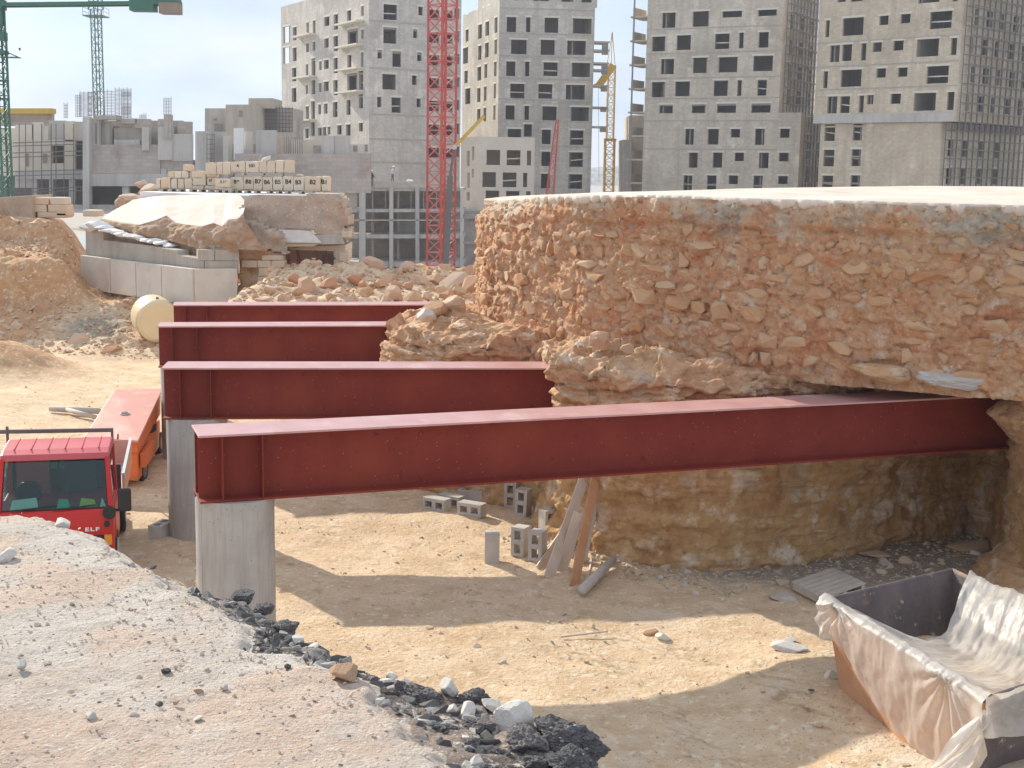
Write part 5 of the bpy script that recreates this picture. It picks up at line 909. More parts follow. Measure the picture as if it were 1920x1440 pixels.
zs = .50 + .28 * A + .10 * np.sin(B * 3.1) + fbm(np.stack([A * 9, B * 7, A], -1), 4, 301) * .10
P = np.stack([Lp.x + av.x * A + bv.x * B, Lp.y + av.y * A + bv.y * B, zs], -1); sd = gridmesh('sand_fill', P - np.array(SO), MT['dirt'], flip=True); sd.parent = skp
na, nb2 = 170, 150; ua, vb = np.linspace(0, 1, na), np.linspace(0, 1, nb2)
U, Vv = np.meshgrid(ua, vb, indexing='ij')
hang = np.interp(U, [0, .06, .14, .3, .5, .7, .82, .9, 1], [.34, .50, .44, .82, 1.08, 1.16, 1.14, 1.05, .6])
pin = np.exp(-((U - .11) / .05) ** 2) + np.exp(-((U - .80) / .045) ** 2)
a0 = np.interp(Vv, [0, .3, .45, .62, .75, 1], [-.035, -.03, .04, .27, .27, .10]); a0 = a0 + fbm(np.stack([Vv * 6, U * 0, U * 0], -1), 3, 302) * .03
Aa = a0 + (1.03 - a0) * U
bb = np.interp(Vv, [0, .27, .30, .33, 1], [-.02, -.02, .0, .02, 1.02])
sag = np.interp(bb, [0, .03, .15, .35, .6, .8, .93, 1.0], [0, -.02, -.28, -.50, -.58, -.42, -.12, .01]) * (0.62 + .30 * np.sin(np.clip(Aa, 0, 1) * 3.0)) 
zz = ZR + .055 + sag
out = Vv < .3; t = (.3 - Vv) / .3
zz = np.where(out, ZR + .05 - t * hang, zz)
bb = np.where(out, -.03 - .02 * np.sin(t * 3) + (.09 * t * hang), bb)
wr = fbm(np.stack([U * 9, Vv * 4, U * 0], -1), 5, 303) * .07 + np.abs(fbm(np.stack([U * 11, Vv * 3.5, U * 0 + 4], -1), 4, 304)) * .05
fold = np.sin(U * 34 + fbm(np.stack([U * 5, Vv * 5, U * 0], -1), 3, 305) * 9) * .022 * (0.3 + vn(np.stack([U * 9, Vv * 2, U * 0], -1), 306)) * np.where(out, t, np.clip((bb - .05) * 1.2, 0, 1) * .6)
rad = np.sin(np.arctan2(np.where(out, t * hang, .2) + .02, (U - .80) * 3.1) * 16) * .035 * np.exp(-((U - .8) / .16) ** 2) * out + np.sin(np.arctan2(t * hang + .02, (U - .11) * 3.1) * 14) * .03 * np.exp(-((U - .11) / .12) ** 2) * out
nl = np.array([-bv.normalized().x, -bv.normalized().y, 0.0])
P = np.stack([Lp.x + av.x * Aa + bv.x * bb, Lp.y + av.y * Aa + bv.y * bb, zz + np.where(out, 0, wr + fold)], -1)
P = P + nl * (np.where(out, wr * .9 + fold + rad - pin * .07 * np.sin(np.clip(t * 6, 0, 3.14)) + .03 * t, 0))[..., None]
sh = gridmesh('plastic_sheet', P, MT['plastic'], flip=True); tag(sh, 'translucent plastic sheet tied over the skip, hanging down its near side', 'plastic sheet')
sm_ = sh.modifiers.new('s', 'SMOOTH'); sm_.iterations = 1
# part of the sheet over the near end and the loose tail
U, Vv = np.meshgrid(np.linspace(-.02, 1.03, 90), np.linspace(0, 1, 40), indexing='ij')
P = np.stack([Np.x + bv.x * U + av.normalized().x * (.06 + .05 * Vv), Np.y + bv.y * U + av.normalized().y * (.06 + .05 * Vv), ZR + .06 - Vv * (.42 + .1 * np.sin(U * 5)) ], -1); w_ = fbm(np.stack([U * 10, Vv * 3, U * 0], -1), 4, 311) * .05
P[..., 0] += av.normalized().x * w_; P[..., 1] += av.normalized().y * w_; o = gridmesh('sheet_flap', P, MT['plastic'], flip=True); o.parent = sh
q0 = sk(.985, -.03, ZR - .22); T = np.linspace(0, 1, 70); tail = [aty(1846, 1338, q0.y - .05), aty(1828, 1370, q0.y - .12), aty(1800, 1410, q0.y - .2), aty(1772, 1440, q0.y - .35), aty(1740, 1478, q0.y - .6)]
tp = np.array([tuple(p) for p in tail]); cc = np.stack([np.interp(T, np.linspace(0, 1, 5), tp[:, k]) for k in range(3)], -1)
Wd = np.interp(T, [0, .2, .6, 1], [.05, .16, .20, .32]); U, K = np.meshgrid(T, np.linspace(-1, 1, 24), indexing='ij')
P = cc[:, None, :] + np.stack([K * Wd[:, None], .06 * np.cos(K * 7 + U * 3) * (1 - .3 * U), K * Wd[:, None] * .35 + .03 * np.sin(K * 9 + U * 12)], -1)
P[..., 2] = np.maximum(P[..., 2], ground_h(P[..., 0], P[..., 1]) + .01); o = gridmesh('loose_tail', P, MT['plastic'], flip=False); o.parent = sh
# ================================================================== tower blocks under construction
Zu = Vector((0, 0, 1))
def wallsheet(C, d, nrm, u0, u1, z0, z1, holes):
    us = sorted({u0, u1, *[h[0] for h in holes], *[h[1] for h in holes]}); zs = sorted({z0, z1, *[h[2] for h in holes], *[h[3] for h in holes]})
    us = [u for u in us if u0 - 1e-6 <= u <= u1 + 1e-6]; zs = [z for z in zs if z0 - 1e-6 <= z <= z1 + 1e-6]; m = MB(); ids = {}
    def vid(i, j):
        if (i, j) not in ids: p = C + d * us[i]; ids[i, j] = len(m.v); m.v.append((p.x, p.y, zs[j]))
        return ids[i, j]
    flip = d.cross(Zu).dot(nrm) < 0
    for i in range(len(us) - 1):
        for j in range(len(zs) - 1):
            uc, zc = (us[i] + us[i + 1]) / 2, (zs[j] + zs[j + 1]) / 2
            if any(h[0] < uc < h[1] and h[2] < zc < h[3] for h in holes): continue
            q = [(i, j), (i + 1, j), (i + 1, j + 1), (i, j + 1)]
            if flip: q = q[::-1]
            m.f.append(tuple(vid(*k) for k in q)); m.uv += [(us[a], zs[b]) for a, b in q]
    return m
class Face:
    def __init__(s, C, d, nrm): s.C, s.d, s.n = C, d, nrm
    def pt(s, px, py): return atplane(px, py, s.C, s.n)
    def u(s, px, py): return (s.pt(px, py) - s.C).dot(s.d)
    def z(s, px, py): return s.pt(px, py).z
    def rect(s, r):
        x0, y0, x1, y1 = r; a, b = s.u(x0, (y0 + y1) / 2), s.u(x1, (y0 + y1) / 2)
        return (min(a, b), max(a, b), s.z((x0 + x1) / 2, y1), s.z((x0 + x1) / 2, y0))
def block(root, O, C, dA, lA, dB, lB, z0, z1, hA, hB, mt, skip=(), lint=True, storey=None, tA=None):
    """one volume: near corner C, faces along dA and dB; windows are holes with reveals"""
    nA = dA.cross(Zu); nA = nA if nA.dot(dB) < 0 else -nA; nB = dB.cross(Zu); nB = nB if nB.dot(dA) < 0 else -nB
    for d, n, L, H, key in ((dA, nA, lA, hA, 'A'), (dB, nB, lB, hB, 'B')):
        H = [h for h in H if h[0] > 0.02 and h[1] < L - .02 and h[2] < z1 - .05]
        H = [(h[0], h[1], max(h[2], z0 + .02), h[3]) if h[3] < z1 - .02 else (h[0], h[1], h[2], z1 - .25) for h in H]
        m = wallsheet(C, d, n, 0, L, z0, z1, H); o = obj('wall', m, MT[mt], root, O, fix=False)
        for h in H:
            t = 0.32; m = MB(); c = [C + d * h[0], C + d * h[1]]; f = [Vector((c[0].x, c[0].y, h[2])), Vector((c[1].x, c[1].y, h[2])), Vector((c[1].x, c[1].y, h[3])), Vector((c[0].x, c[0].y, h[3]))]; b = [p - n * t for p in f]
            m.v = [tuple(p) for p in f + b]; m.f = [(0, 1, 5, 4), (1, 2, 6, 5), (2, 3, 7, 6), (3, 0, 4, 7)]
            if d.cross(Zu).dot(n) < 0: pass
            else: m.f = [q[::-1] for q in m.f]
            w = obj('window', m, MT[mt], root, O, fix=False)
            if lint and h[1] - h[0] > .5: p0, p1 = C + d * (h[0] - .2), C + d * (h[1] + .2); p0.z = p1.z = h[3] + .002; obj('lintel', MB().prism([p0, p1, p1 + Zu * .24, p0 + Zu * .24], n * .03), MT['lintel'], w, O)
            r_ = random.random()
            if h[1] - h[0] > 1.1 and h[3] - h[2] > 1.2 and r_ < .22:
                zz_ = h[2] + (h[3] - h[2]) * .42; p0, p1 = C + d * (h[0] - .1) - n * .5, C + d * (h[1] + .1) - n * .5; p0.z = p1.z = zz_; p1.z += random.uniform(-.1, .25); obj('guard_board', MB().bar(p0, p1, .05, .14), MT['plywood' if r_ > .2 else 'lintel'], w, O)
    A_, B_ = C + dA * lA, C + dB * lB; D_ = A_ + dB * lB
    if 'end' not in skip: obj('wall', wallsheet(A_, dB, -nB, 0, lB, z0, z1, []), MT[mt], root, O, fix=False)
    obj('wall', wallsheet(B_, dA, -nA, 0, lA, z0, z1, []), MT[mt], root, O, fix=False)
    ins = .36
    def quad(z, e0=ins, e1=ins):
        return [Vector((p.x, p.y, z)) for p in (C + dA * e0 + dB * e0, B_ + dA * e0 - dB * e1, D_ - dA * e1 - dB * e1, A_ - dA * e1 + dB * e0)]
    lows = sorted(h[2] for h in hA + hB if z0 < h[2] < z1); lv_ = []
    for v in lows:
        if not lv_ or v - lv_[-1] > 2.0: lv_.append(v)
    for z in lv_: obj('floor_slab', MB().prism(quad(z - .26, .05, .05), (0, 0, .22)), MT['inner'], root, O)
    obj('roof_slab', MB().prism(quad(z1 - .45, .05, .05), (0, 0, .2)), MT[mt], root, O)
    k0 = 4.2
    if lA > 11 and lB > 9:
        e = 7.5 if 'end' in skip else ins
        q = [C + dA * k0 + dB * k0, C + dA * k0 + dB * (lB - ins), C + dA * (lA - e) + dB * (lB - ins), C + dA * (lA - e) + dB * k0]
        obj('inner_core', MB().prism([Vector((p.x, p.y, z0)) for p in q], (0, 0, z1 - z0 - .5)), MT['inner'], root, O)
        for L, d, od, od_l in ((lA, dA, dB, k0), (lB, dB, dA, k0)):
            u = 5.0
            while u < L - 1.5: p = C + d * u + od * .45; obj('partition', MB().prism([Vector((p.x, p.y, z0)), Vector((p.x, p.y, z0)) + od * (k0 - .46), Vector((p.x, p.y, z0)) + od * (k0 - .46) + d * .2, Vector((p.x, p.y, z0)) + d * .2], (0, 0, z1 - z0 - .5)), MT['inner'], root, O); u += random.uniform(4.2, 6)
    return nA, nB, A_, B_
def scl(L, ox, oy, k): return [tuple(ox + v / k if i % 2 == 0 else oy + v / k for i, v in enumerate(r)) for r in L]
def un(x, y): return Vector((x, y, 0)).normalized()
ZB = -8.0
# tower A
C = aty(692, 200, 175); C.z = 0; O = (C.x, C.y, ZB); dA, dB = un(-.578, 1), un(1, .578); FA, FB = Face(C, dA, un(-1, -.578)), Face(C, dB, un(.578, -1))
tA = thing('tower_block', 'grey unfinished tower with projecting balcony slabs behind the red crane mast', 'building', O, 0, 'unfinished tower blocks')
wl_ = [(238, 183, 258, 277), (290, 167, 312, 275), (385, 137, 425, 212), (462, 117, 495, 242), (570, 85, 603, 185), (685, 50, 706, 130), (235, 355, 257, 427), (288, 342, 310, 414), (384, 314, 420, 390), (460, 295, 495, 418), (575, 238, 658, 370), (685, 242, 706, 316), (233, 525, 253, 628), (280, 477, 312, 630), (342, 502, 362, 573), (382, 490, 420, 563), (460, 475, 493, 600), (572, 450, 605, 562), (683, 427, 704, 550),
       (233, 697, 250, 770), (280, 655, 310, 770), (340, 680, 360, 752), (380, 668, 420, 745), (458, 655, 493, 780), (572, 600, 655, 745), (665, 580, 702, 745), (233, 870, 257, 978), (278, 825, 308, 985), (335, 855, 357, 935), (380, 848, 410, 930), (455, 835, 492, 958), (566, 818, 598, 940), (666, 770, 700, 887), (165, 1060, 187, 1115), (230, 1053, 255, 1130), (276, 1000, 306, 1112), (333, 1045, 362, 1110), (372, 1040, 398, 1110), (412, 1037, 434, 1100), (490, 1025, 525, 1100), (562, 1018, 598, 1115), (667, 1005, 698, 1075), (722, 1000, 758, 1110),
       (48, 215, 103, 350), (127, 222, 157, 330), (48, 385, 103, 520), (125, 390, 157, 500), (120, 555, 155, 665), (118, 720, 155, 835), (110, 890, 145, 960)]
wr_ = [(870, 37, 980, 162), (1155, 55, 1190, 125), (868, 225, 975, 355), (1112, 240, 1145, 312), (820, 410, 855, 478), (942, 420, 1013, 547), (1145, 430, 1180, 500), (860, 607, 970, 732), (1103, 618, 1140, 695), (818, 792, 852, 876), (935, 797, 1010, 922), (1140, 805, 1173, 876)] + [(a, y + o, b, y + o + 85) for y in (70, 255, 440, 630, 815, 1010, 1200) for a, b, o in ((1235, 1325, 10), (1355, 1435, 15), (1450, 1488, 0))]
zt = FA.z(698, -34)
nA, nB, A_, B_ = block(tA, O, C, dA, FA.u(528, 140), dB, FB.u(864, 140), ZB, zt, [FA.rect(r) for r in scl(wl_, 520, 0, 4.364)], [FB.rect(r) for r in scl(wr_, 520, 0, 4.364)], 'towA', ('end',))
for x0, x1, ys_ in ((175, 318, ((312, 285), (652, 628), (998, 985))), (525, 708, ((214, 178), (404, 366), (588, 560), (770, 750)))):
    for ya, yb in ys_:
        u0, u1 = FA.u(520 + x0 / 4.364, yb / 4.364), FA.u(520 + x1 / 4.364, yb / 4.364); u0, u1 = max(u0, u1), min(u0, u1); z = FA.z(520 + (x0 + x1) / 2 / 4.364, (ya + yb) / 2 / 4.364); p, q = C + dA * u1, C + dA * u0; p.z = q.z = z
        obj('balcony', MB().prism([p, q, q + nA * 1.1, p + nA * 1.1], (0, 0, .22)), MT['lintel'], tA, O)
for y in (38, 127, 214, 260, 304):
    p = C + dB * .02 + nB * .02; q = C + dB * (FB.u(850, 140)); q = q + nB * .02; z = FB.z(697, y); p.z = q.z = z; obj('floor_band', MB().bar(p, q, .06, .20), MT['oldcon'], tA, O)
# tower B and its annex
C = aty(934, 200, 188); C.z = 0; O = (C.x, C.y, ZB); dA, dB = un(-.30, 1), un(1, .12); nA0, nB0 = dA.cross(Zu), dB.cross(Zu); nA0 = nA0 if nA0.y < 0 else -nA0; nB0 = nB0 if nB0.y < 0 else -nB0; FA, FB = Face(C, dA, nA0), Face(C, dB, nB0)
tB = thing('tower_block', 'grey tower with large dark window holes and stacked balcony slabs, behind the round wall', 'building', O, 0, 'unfinished tower blocks')
wf = [(333, 118, 398, 222), (467, 120, 497, 222), (595, 123, 690, 227), (790, 128, 920, 233), (363, 275, 470, 375), (568, 276, 665, 380), (752, 282, 880, 380), (330, 425, 392, 527), (460, 427, 490, 528), (588, 432, 685, 526), (782, 435, 910, 533), (358, 580, 455, 680), (553, 582, 648, 683), (743, 588, 873, 688), (325, 730, 387, 830), (456, 733, 487, 832), (580, 737, 678, 835), (776, 742, 902, 838), (340, 893, 432, 955), (453, 860, 507, 945), (576, 898, 637, 998), (770, 903, 864, 1003), (573, 1050, 635, 1150), (765, 1055, 860, 1155), (570, 1203, 632, 1303), (760, 1207, 855, 1307), (570, 1355, 632, 1450), (760, 1358, 855, 1455)]
ws = [(135, 170, 160, 267), (185, 150, 210, 247), (248, 122, 268, 227), (135, 317, 157, 413), (182, 297, 207, 397), (248, 275, 265, 375), (130, 463, 155, 557), (178, 445, 197, 540), (245, 428, 262, 527), (128, 610, 150, 707), (175, 600, 192, 697), (243, 580, 258, 680), (128, 755, 150, 850), (172, 747, 190, 840), (240, 730, 255, 830), (48, 205, 68, 287), (30, 330, 65, 440), (40, 490, 62, 575), (45, 612, 80, 720), (55, 88, 70, 105), (122, 55, 133, 75), (168, 35, 178, 55), (200, 20, 222, 38)]
zt = FB.z(1113, 5)
nA, nB, A_, B_ = block(tB, O, C, dA, FA.u(867, 120), dB, FB.u(1111, 200), ZB, zt, [FA.rect(r) for r in scl(ws, 860, 0, 3.693)], [FB.rect(r) for r in scl(wf, 860, 0, 3.693)], 'towB')
for y0, y1 in ((283, 372), (430, 508), (577, 627), (727, 768), (862, 908)):
    z1_, z0_ = FB.z(1114, y0 / 3.693), FB.z(1114, y1 / 3.693)
    for z in ({z1_, z0_ + .6} if y1 - y0 > 60 else {z1_ - .2}): p = B_.copy(); p.z = z - .25; obj('balcony', MB().prism([p, p + dB * 2.2, p + dB * 2.2 + dA * 3, p + dA * 3], (0, 0, .25)), MT['towB'], tB, O)
    p = B_ + dB * 1.2; p.z = z0_ - .1; obj('balcony_beam', MB().prism([p, p + dB * .8, p + dB * .8 + dA * .3, p + dA * .3], (0, 0, z1_ - z0_ - .2)), MT['inner'], tB, O)
for y in (60, 232, 390, 545, 690, 835, 1010): p, q = C + nB * .02 + dB * .02, B_ + nB * .02; z = FB.z(1000, y / 3.693); p.z = q.z = z; obj('floor_band', MB().bar(p, q, .06, .16), MT['oldcon'], tB, O)
P0 = C + dA * 2 + dB * 1.2; P0.z = 0; block(tB, O, P0, dA, 14, dB, 13, zt - .4, zt + 3.2, [], [(1.2, 2.0, zt + .2, zt + 1.4), (4.0, 6.2, zt + .2, zt + 1.6), (8, 9.6, zt + .2, zt + 1.6), (10.8, 12.2, zt + .2, zt + 1.6)], 'towB', (), False)
C = aty(896, 310, 165); C.z = 0; O = (C.x, C.y, ZB); dA, dB = un(-.42, 1), un(1, .10); nB0 = dB.cross(Zu); nA0 = dA.cross(Zu); nA0 = nA0 if nA0.x < 0 else -nA0; nB0 = nB0 if nB0.y < 0 else -nB0; FA, FB = Face(C, dA, nA0), Face(C, dB, nB0)
tX = thing('low_block', 'beige smooth rendered low block standing in front of the grey tower', 'building', O)
wf = [(193, 1038, 287, 1142), (333, 1040, 428, 1145), (473, 1043, 502, 1145), (165, 1192, 258, 1295), (305, 1195, 400, 1296), (446, 1197, 475, 1296), (187, 1320, 280, 1420), (328, 1323, 420, 1420), (467, 1325, 497, 1420)]; ws = [(55, 1045, 75, 1150), (92, 1015, 108, 1110), (58, 1195, 76, 1300), (90, 1170, 104, 1230), (55, 1330, 75, 1390)]
block(tX, O, C, dA, FA.u(864, 300), dB, FB.u(1002, 300), ZB, FB.z(950, 257), [FA.rect(r) for r in scl(ws, 860, 0, 3.693)], [FB.rect(r) for r in scl(wf, 860, 0, 3.693)], 'annex', (), False)
# tower C
C = aty(1464, 120, 172); C.z = 0; O = (C.x, C.y, ZB); dA, dB = un(-1.79, 1), un(.558, 1); FA, FB = Face(C, dA, un(-1, -1.79)), Face(C, dB, un(1.79, -1))
tC = thing('tower_block', 'buff unfinished tower with square window holes, stepped wider at its lower storeys', 'building', O, 0, 'unfinished tower blocks')
wu = [(500, 98, 602, 215), (735, 87, 860, 205), (965, 85, 1115, 133), (1240, 75, 1383, 122), (423, 282, 523, 395), (612, 272, 720, 385), (908, 260, 1018, 377), (1093, 252, 1128, 372), (1245, 248, 1320, 367), (490, 455, 590, 572), (738, 445, 847, 563), (935, 440, 1080, 558), (1203, 430, 1353, 548), (420, 632, 520, 750), (600, 628, 712, 742), (897, 620, 1005, 740), (1080, 617, 1112, 740), (1235, 615, 1305, 737), (478, 808, 580, 923), (727, 805, 833, 922), (922, 800, 1068, 920), (1187, 798, 1335, 917)]
wd = [(677, 995, 743, 1115), (852, 995, 935, 1115), (1030, 995, 1100, 1060), (1217, 993, 1288, 1117), (1410, 993, 1482, 1062), (705, 1177, 773, 1293), (890, 1177, 963, 1293), (1060, 1177, 1130, 1243), (1247, 1178, 1320, 1297), (1402, 1178, 1475, 1245), (665, 1353, 730, 1470), (845, 1353, 917, 1470), (1013, 1353, 1083, 1420), (1203, 1355, 1273, 1470), (1395, 1358, 1467, 1420)]
zs_ = FA.z(1480, 211); zt = FA.z(1462, -28); lA = FA.u(1211, 120); shift = -FA.u(1499, 280)
C2 = C - dA * shift
rel = lambda L, s: [(h[0] + s, h[1] + s, h[2], h[3]) for h in L]
ru = [FA.rect(r) for r in scl(wu, 1120, 0, 4.114)]; rd = [FA.rect(r) for r in scl(wd, 1120, 0, 4.114)]
sideC = [(u, u + 1.2, z, z + 1.9) for z in np.arange(zs_ + 1.2, zt - 3, 3.1) for u in (3.0, 7.5, 12.0)]
nA, nB, A_, B_ = block(tC, O, C, dA, lA, dB, 15, zs_, zt, ru, sideC, 'towC')
block(tC, O, C2, dA, lA + shift, dB, 15.5, ZB, zs_ - .01, rel(rd, shift), [(u, u + 1.4, z, z + 2) for z in np.arange(ZB + 1, zs_ - 3, 3.1) for u in (3, 8)], 'towC')
for y in (213, 403, 598, 757, 930, 1150):
    p, q = C + nA * .02, A_ + nA * .02; z = FA.z(1330, y / 4.114); p.z = q.z = z; obj('floor_band', MB().bar(p, q, .05, .12), MT['oldcon'], tC, O)
z = FA.z(1205, 345)
while z < zt + 1:
    p = A_.copy(); p.z = z; obj('balcony', MB().prism([p, p + dA * 2.4, p + dA * 2.4 + dB * 4, p + dB * 4], (0, 0, .24)), MT['towC'], tC, O); q = p + dA * 1.9 + Vector((0, 0, .24)); obj('balcony_wall', MB().prism([q, q + dA * .16, q + dA * .16 + dB * 4, q + dB * 4], (0, 0, 1.1)), MT['towC'], tC, O)
    q = p + dA * 1.9; obj('balcony_post', MB().bar(q, q + Zu * 3.1, .22), MT['inner'], tC, O); q = p + dA * .9 + dB * 3; obj('balcony_post', MB().bar(q, q + Zu * 3.1, .35), MT['towC'], tC, O); z += 3.1
def scaffold(label, B0, d, n, L, z0, z1, stx=1.4, stz=1.03, off=1.0):
    o = thing('scaffold', label, 'scaffold', (B0.x, B0.y, z0)); O_ = (B0.x, B0.y, z0); m = MB(); m2 = MB()
    u = 0
    while u <= L + .01:
        for k in (off * .25, off): p = B0 + d * u + n * k; m.bar((p.x, p.y, z0), (p.x, p.y, z1 + random.uniform(0, 1.5)), .09)
        u += stx
    z = z0 + 1
    while z < z1:
        for k in (off * .25, off): p, q = B0 + n * k, B0 + d * L + n * k; m.bar((p.x, p.y, z), (q.x, q.y, z), .08)
        z += stz
    obj('tubes', m, MT['steel'], o, O_, fix=False, kind='stuff')
    z = z0 + 2
    while z < z1:
        u = random.choice((0, 0, 2)); p = B0 + d * u + n * off * .3; q = B0 + d * (L - random.choice((0, 2))) + n * off * .3; obj('walk_board', MB().prism([Vector((p.x, p.y, z)), Vector((q.x, q.y, z)), Vector((q.x, q.y, z)) + n * off * .6, Vector((p.x, p.y, z)) + n * off * .6], (0, 0, .08)), MT['grey_wood'], o, O_); z += stz * 2
    return o
scaffold('tube scaffold on the shaded side of the buff stepped tower', C + dB * 1, dB, nB, 13, zs_ + .2, zt + 1)
scaffold('tube scaffold at the shaded foot of the buff stepped tower', C2 + dB * 1, dB, nB, 13, ZB + 1, zs_)
# tower D
C = aty(1797, 120, 149); C.z = 0; O = (C.x, C.y, ZB); dA, dB = un(-.984, 1), un(1.016, 1); FA, FB = Face(C, dA, un(-1, -.984)), Face(C, dB, un(1, -1.016))
tD = thing('tower_block', 'sandy unfinished tower on a narrower base, its shaded side wrapped in scaffolding', 'building', O, 0, 'unfinished tower blocks')
wu = [(192, 153, 220, 278), (320, 133, 475, 265), (595, 118, 663, 187), (755, 105, 827, 173), (975, 85, 1138, 213), (225, 340, 296, 465), (315, 333, 388, 457), (458, 325, 495, 453), (545, 318, 612, 388), (700, 305, 775, 378), (875, 292, 1040, 423), (1132, 285, 1175, 412), (175, 535, 207, 660), (305, 523, 460, 650), (573, 513, 643, 582), (735, 507, 805, 575), (950, 495, 1113, 625), (205, 723, 277, 850), (300, 722, 372, 847), (442, 717, 477, 843), (503, 713, 550, 782), (680, 703, 755, 778), (853, 697, 1017, 830), (1103, 690, 1155, 825), (283, -70, 345, 15), (383, -75, 470, 10), (890, -110, 1048, 20), (1145, -100, 1185, 10)]
wd = [(183, 932, 262, 1057), (397, 928, 466, 1053), (175, 1123, 255, 1247), (385, 1120, 455, 1245), (165, 1317, 245, 1440), (378, 1315, 447, 1440)]
zt = FA.z(1800, -40); zs_ = FA.z(1792, 228); lA = FA.u(1531, 120); ru = [FA.rect(r) for r in scl(wu, 1500, 0, 4)]
sideD = [(u + o_, u + o_ + w, z, z + 1.7) for i, z in enumerate(np.arange(zs_ + 1.3, zt - 2, 3.1)) for u, w in ((2.2, .8), (5, 1.4), (8.2, .9), (11.5, 1.4), (15, 1.2)) for o_ in ((i % 2) * .8,)]
nA, nB, A_, B_ = block(tD, O, C, dA, lA, dB, 20, zs_, zt, ru, sideD, 'towD')
p = C.copy(); p.z = zs_; q = A_.copy(); q.z = zs_; obj('transfer_beam', MB().prism([p + nA * .03 + Vector((0, 0, .02)), q + nA * .03 + Vector((0, 0, .02)), q + nA * .03 + Zu * 1.0, p + nA * .03 + Zu * 1.0], nA * .06), MT['precon'], tD, O)
for y in (75, 122, 167): pp, qq = C + nA * .02, A_ + nA * .02; z = FA.z(1700, y - 4); pp.z = qq.z = z; obj('floor_band', MB().bar(pp, qq, .05, .14), MT['oldcon'], tD, O)
u2 = FA.u(1758, 290); C2 = C + dA * u2 - nA * .25 + dB * .0; C2.z = 0; F2 = Face(C2, dA, un(-1, -.984)); l2 = F2.u(1536, 290)
block(tD, O, C2, dA, l2, dB, 22, ZB, zs_ - .01, [F2.rect(r) for r in scl(wd, 1500, 0, 4)], [(u, u + 1.2, z, z + 1.8) for z in np.arange(ZB + 1.2, zs_ - 2.5, 3.1) for u in (2, 5.2, 9, 13)], 'towD')
scaffold('tall tube scaffold wrapped round the shaded side of the sandy tower', C + dB * .6, dB, nB, 18, zs_ - 1, zt + 1, 1.3)
scaffold('tube scaffold at the foot of the sandy tower', C2 + dB * .8, dB, nB, 20, ZB + 1, zs_ - .3, 1.3)
# ------------------------------------------------------------------ lower structures
def part(root, O, nm, r, y, dep, mt, bevel=0): return obj(nm, pxbox(MB(), *r, y, dep), MT[mt], root, O)
b = aty(1188, 300, 190); O = (b.x, b.y, ZB); t = thing('low_block', 'pale low block peeping out beside the stacked balconies of the buff tower', 'building', O); part(t, O, 'wall', (1168, 262, 1184, 420), 189.5, 8, 'towA'); part(t, O, 'tower_part', (1182, 216, 1210, 420), 192, 10, 'towC')
b = aty(1520, 280, 188); O = (b.x, b.y, ZB); t = thing('dark_annex', 'dark brown shuttered structure in the gap between the two right towers', 'building', O); part(t, O, 'wall', (1500, 222, 1545, 420), 190, 9, 'brickw'); part(t, O, 'upper_wall', (1532, 130, 1545, 222), 193, 9, 'precon')
for k in range(5): part(t, O, 'ledge', (1502, 236 + k * 22, 1538, 239 + k * 22), 189.4, .55, 'oldcon')
# concrete frame with columns and deck
b = aty(750, 480, 150); O = (b.x, b.y, ZB); t = thing('concrete_frame', 'open concrete frame of columns and slabs below the towers, with a working deck', 'building', O)
for r in ((628, 352, 868, 358), (640, 392, 868, 398), (640, 440, 868, 447), (630, 491, 868, 500)): part(t, O, 'slab', r, 150.4, 9, 'precon')
for x0, x1 in ((629, 640), (673, 685), (730, 737), (779, 786), (863, 868)): part(t, O, 'column', (x0, 352, x1, 540), 150, .38, 'precon')
for x0, x1 in ((652, 657), (696, 701), (744, 749), (798, 803), (838, 843)): part(t, O, 'column', (x0, 355, x1, 540), 155, .5, 'precon')
part(t, O, 'rear_wall', (630, 355, 868, 560), 159.5, .4, 'brickw'); part(t, O, 'side_wall', (640, 358, 670, 392), 151.2, .2, 'annex'); part(t, O, 'side_wall', (744, 400, 780, 440), 156, .2, 'precon'); part(t, O, 'deck_edge', (672, 340, 862, 352), 150.2, .5, 'grey_wood'); part(t, O, 'guard_rail', (640, 412, 866, 413.5), 150.0, .06, 'lintel'); part(t, O, 'end_wall', (870, 395, 900, 560), 160, 8, 'brickw'); part(t, O, 'end_slab', (868, 402, 900, 410), 159.5, 9, 'precon'); part(t, O, 'end_slab', (868, 454, 900, 458), 159.5, 9, 'precon')
for i in range(9): part(t, O, 'shutter_prop', (650 + i * 24, 356, 651 + i * 24, 392), 151.5, .1, 'lintel')
for i in range(4): a, c = aty(640 + i * 5, 341 - i * 1.5, 150), aty(690 + i * 3, 346 - i, 150); obj('plank', MB().bar(a, c, .25, .08), MT['plywood'], t, O)
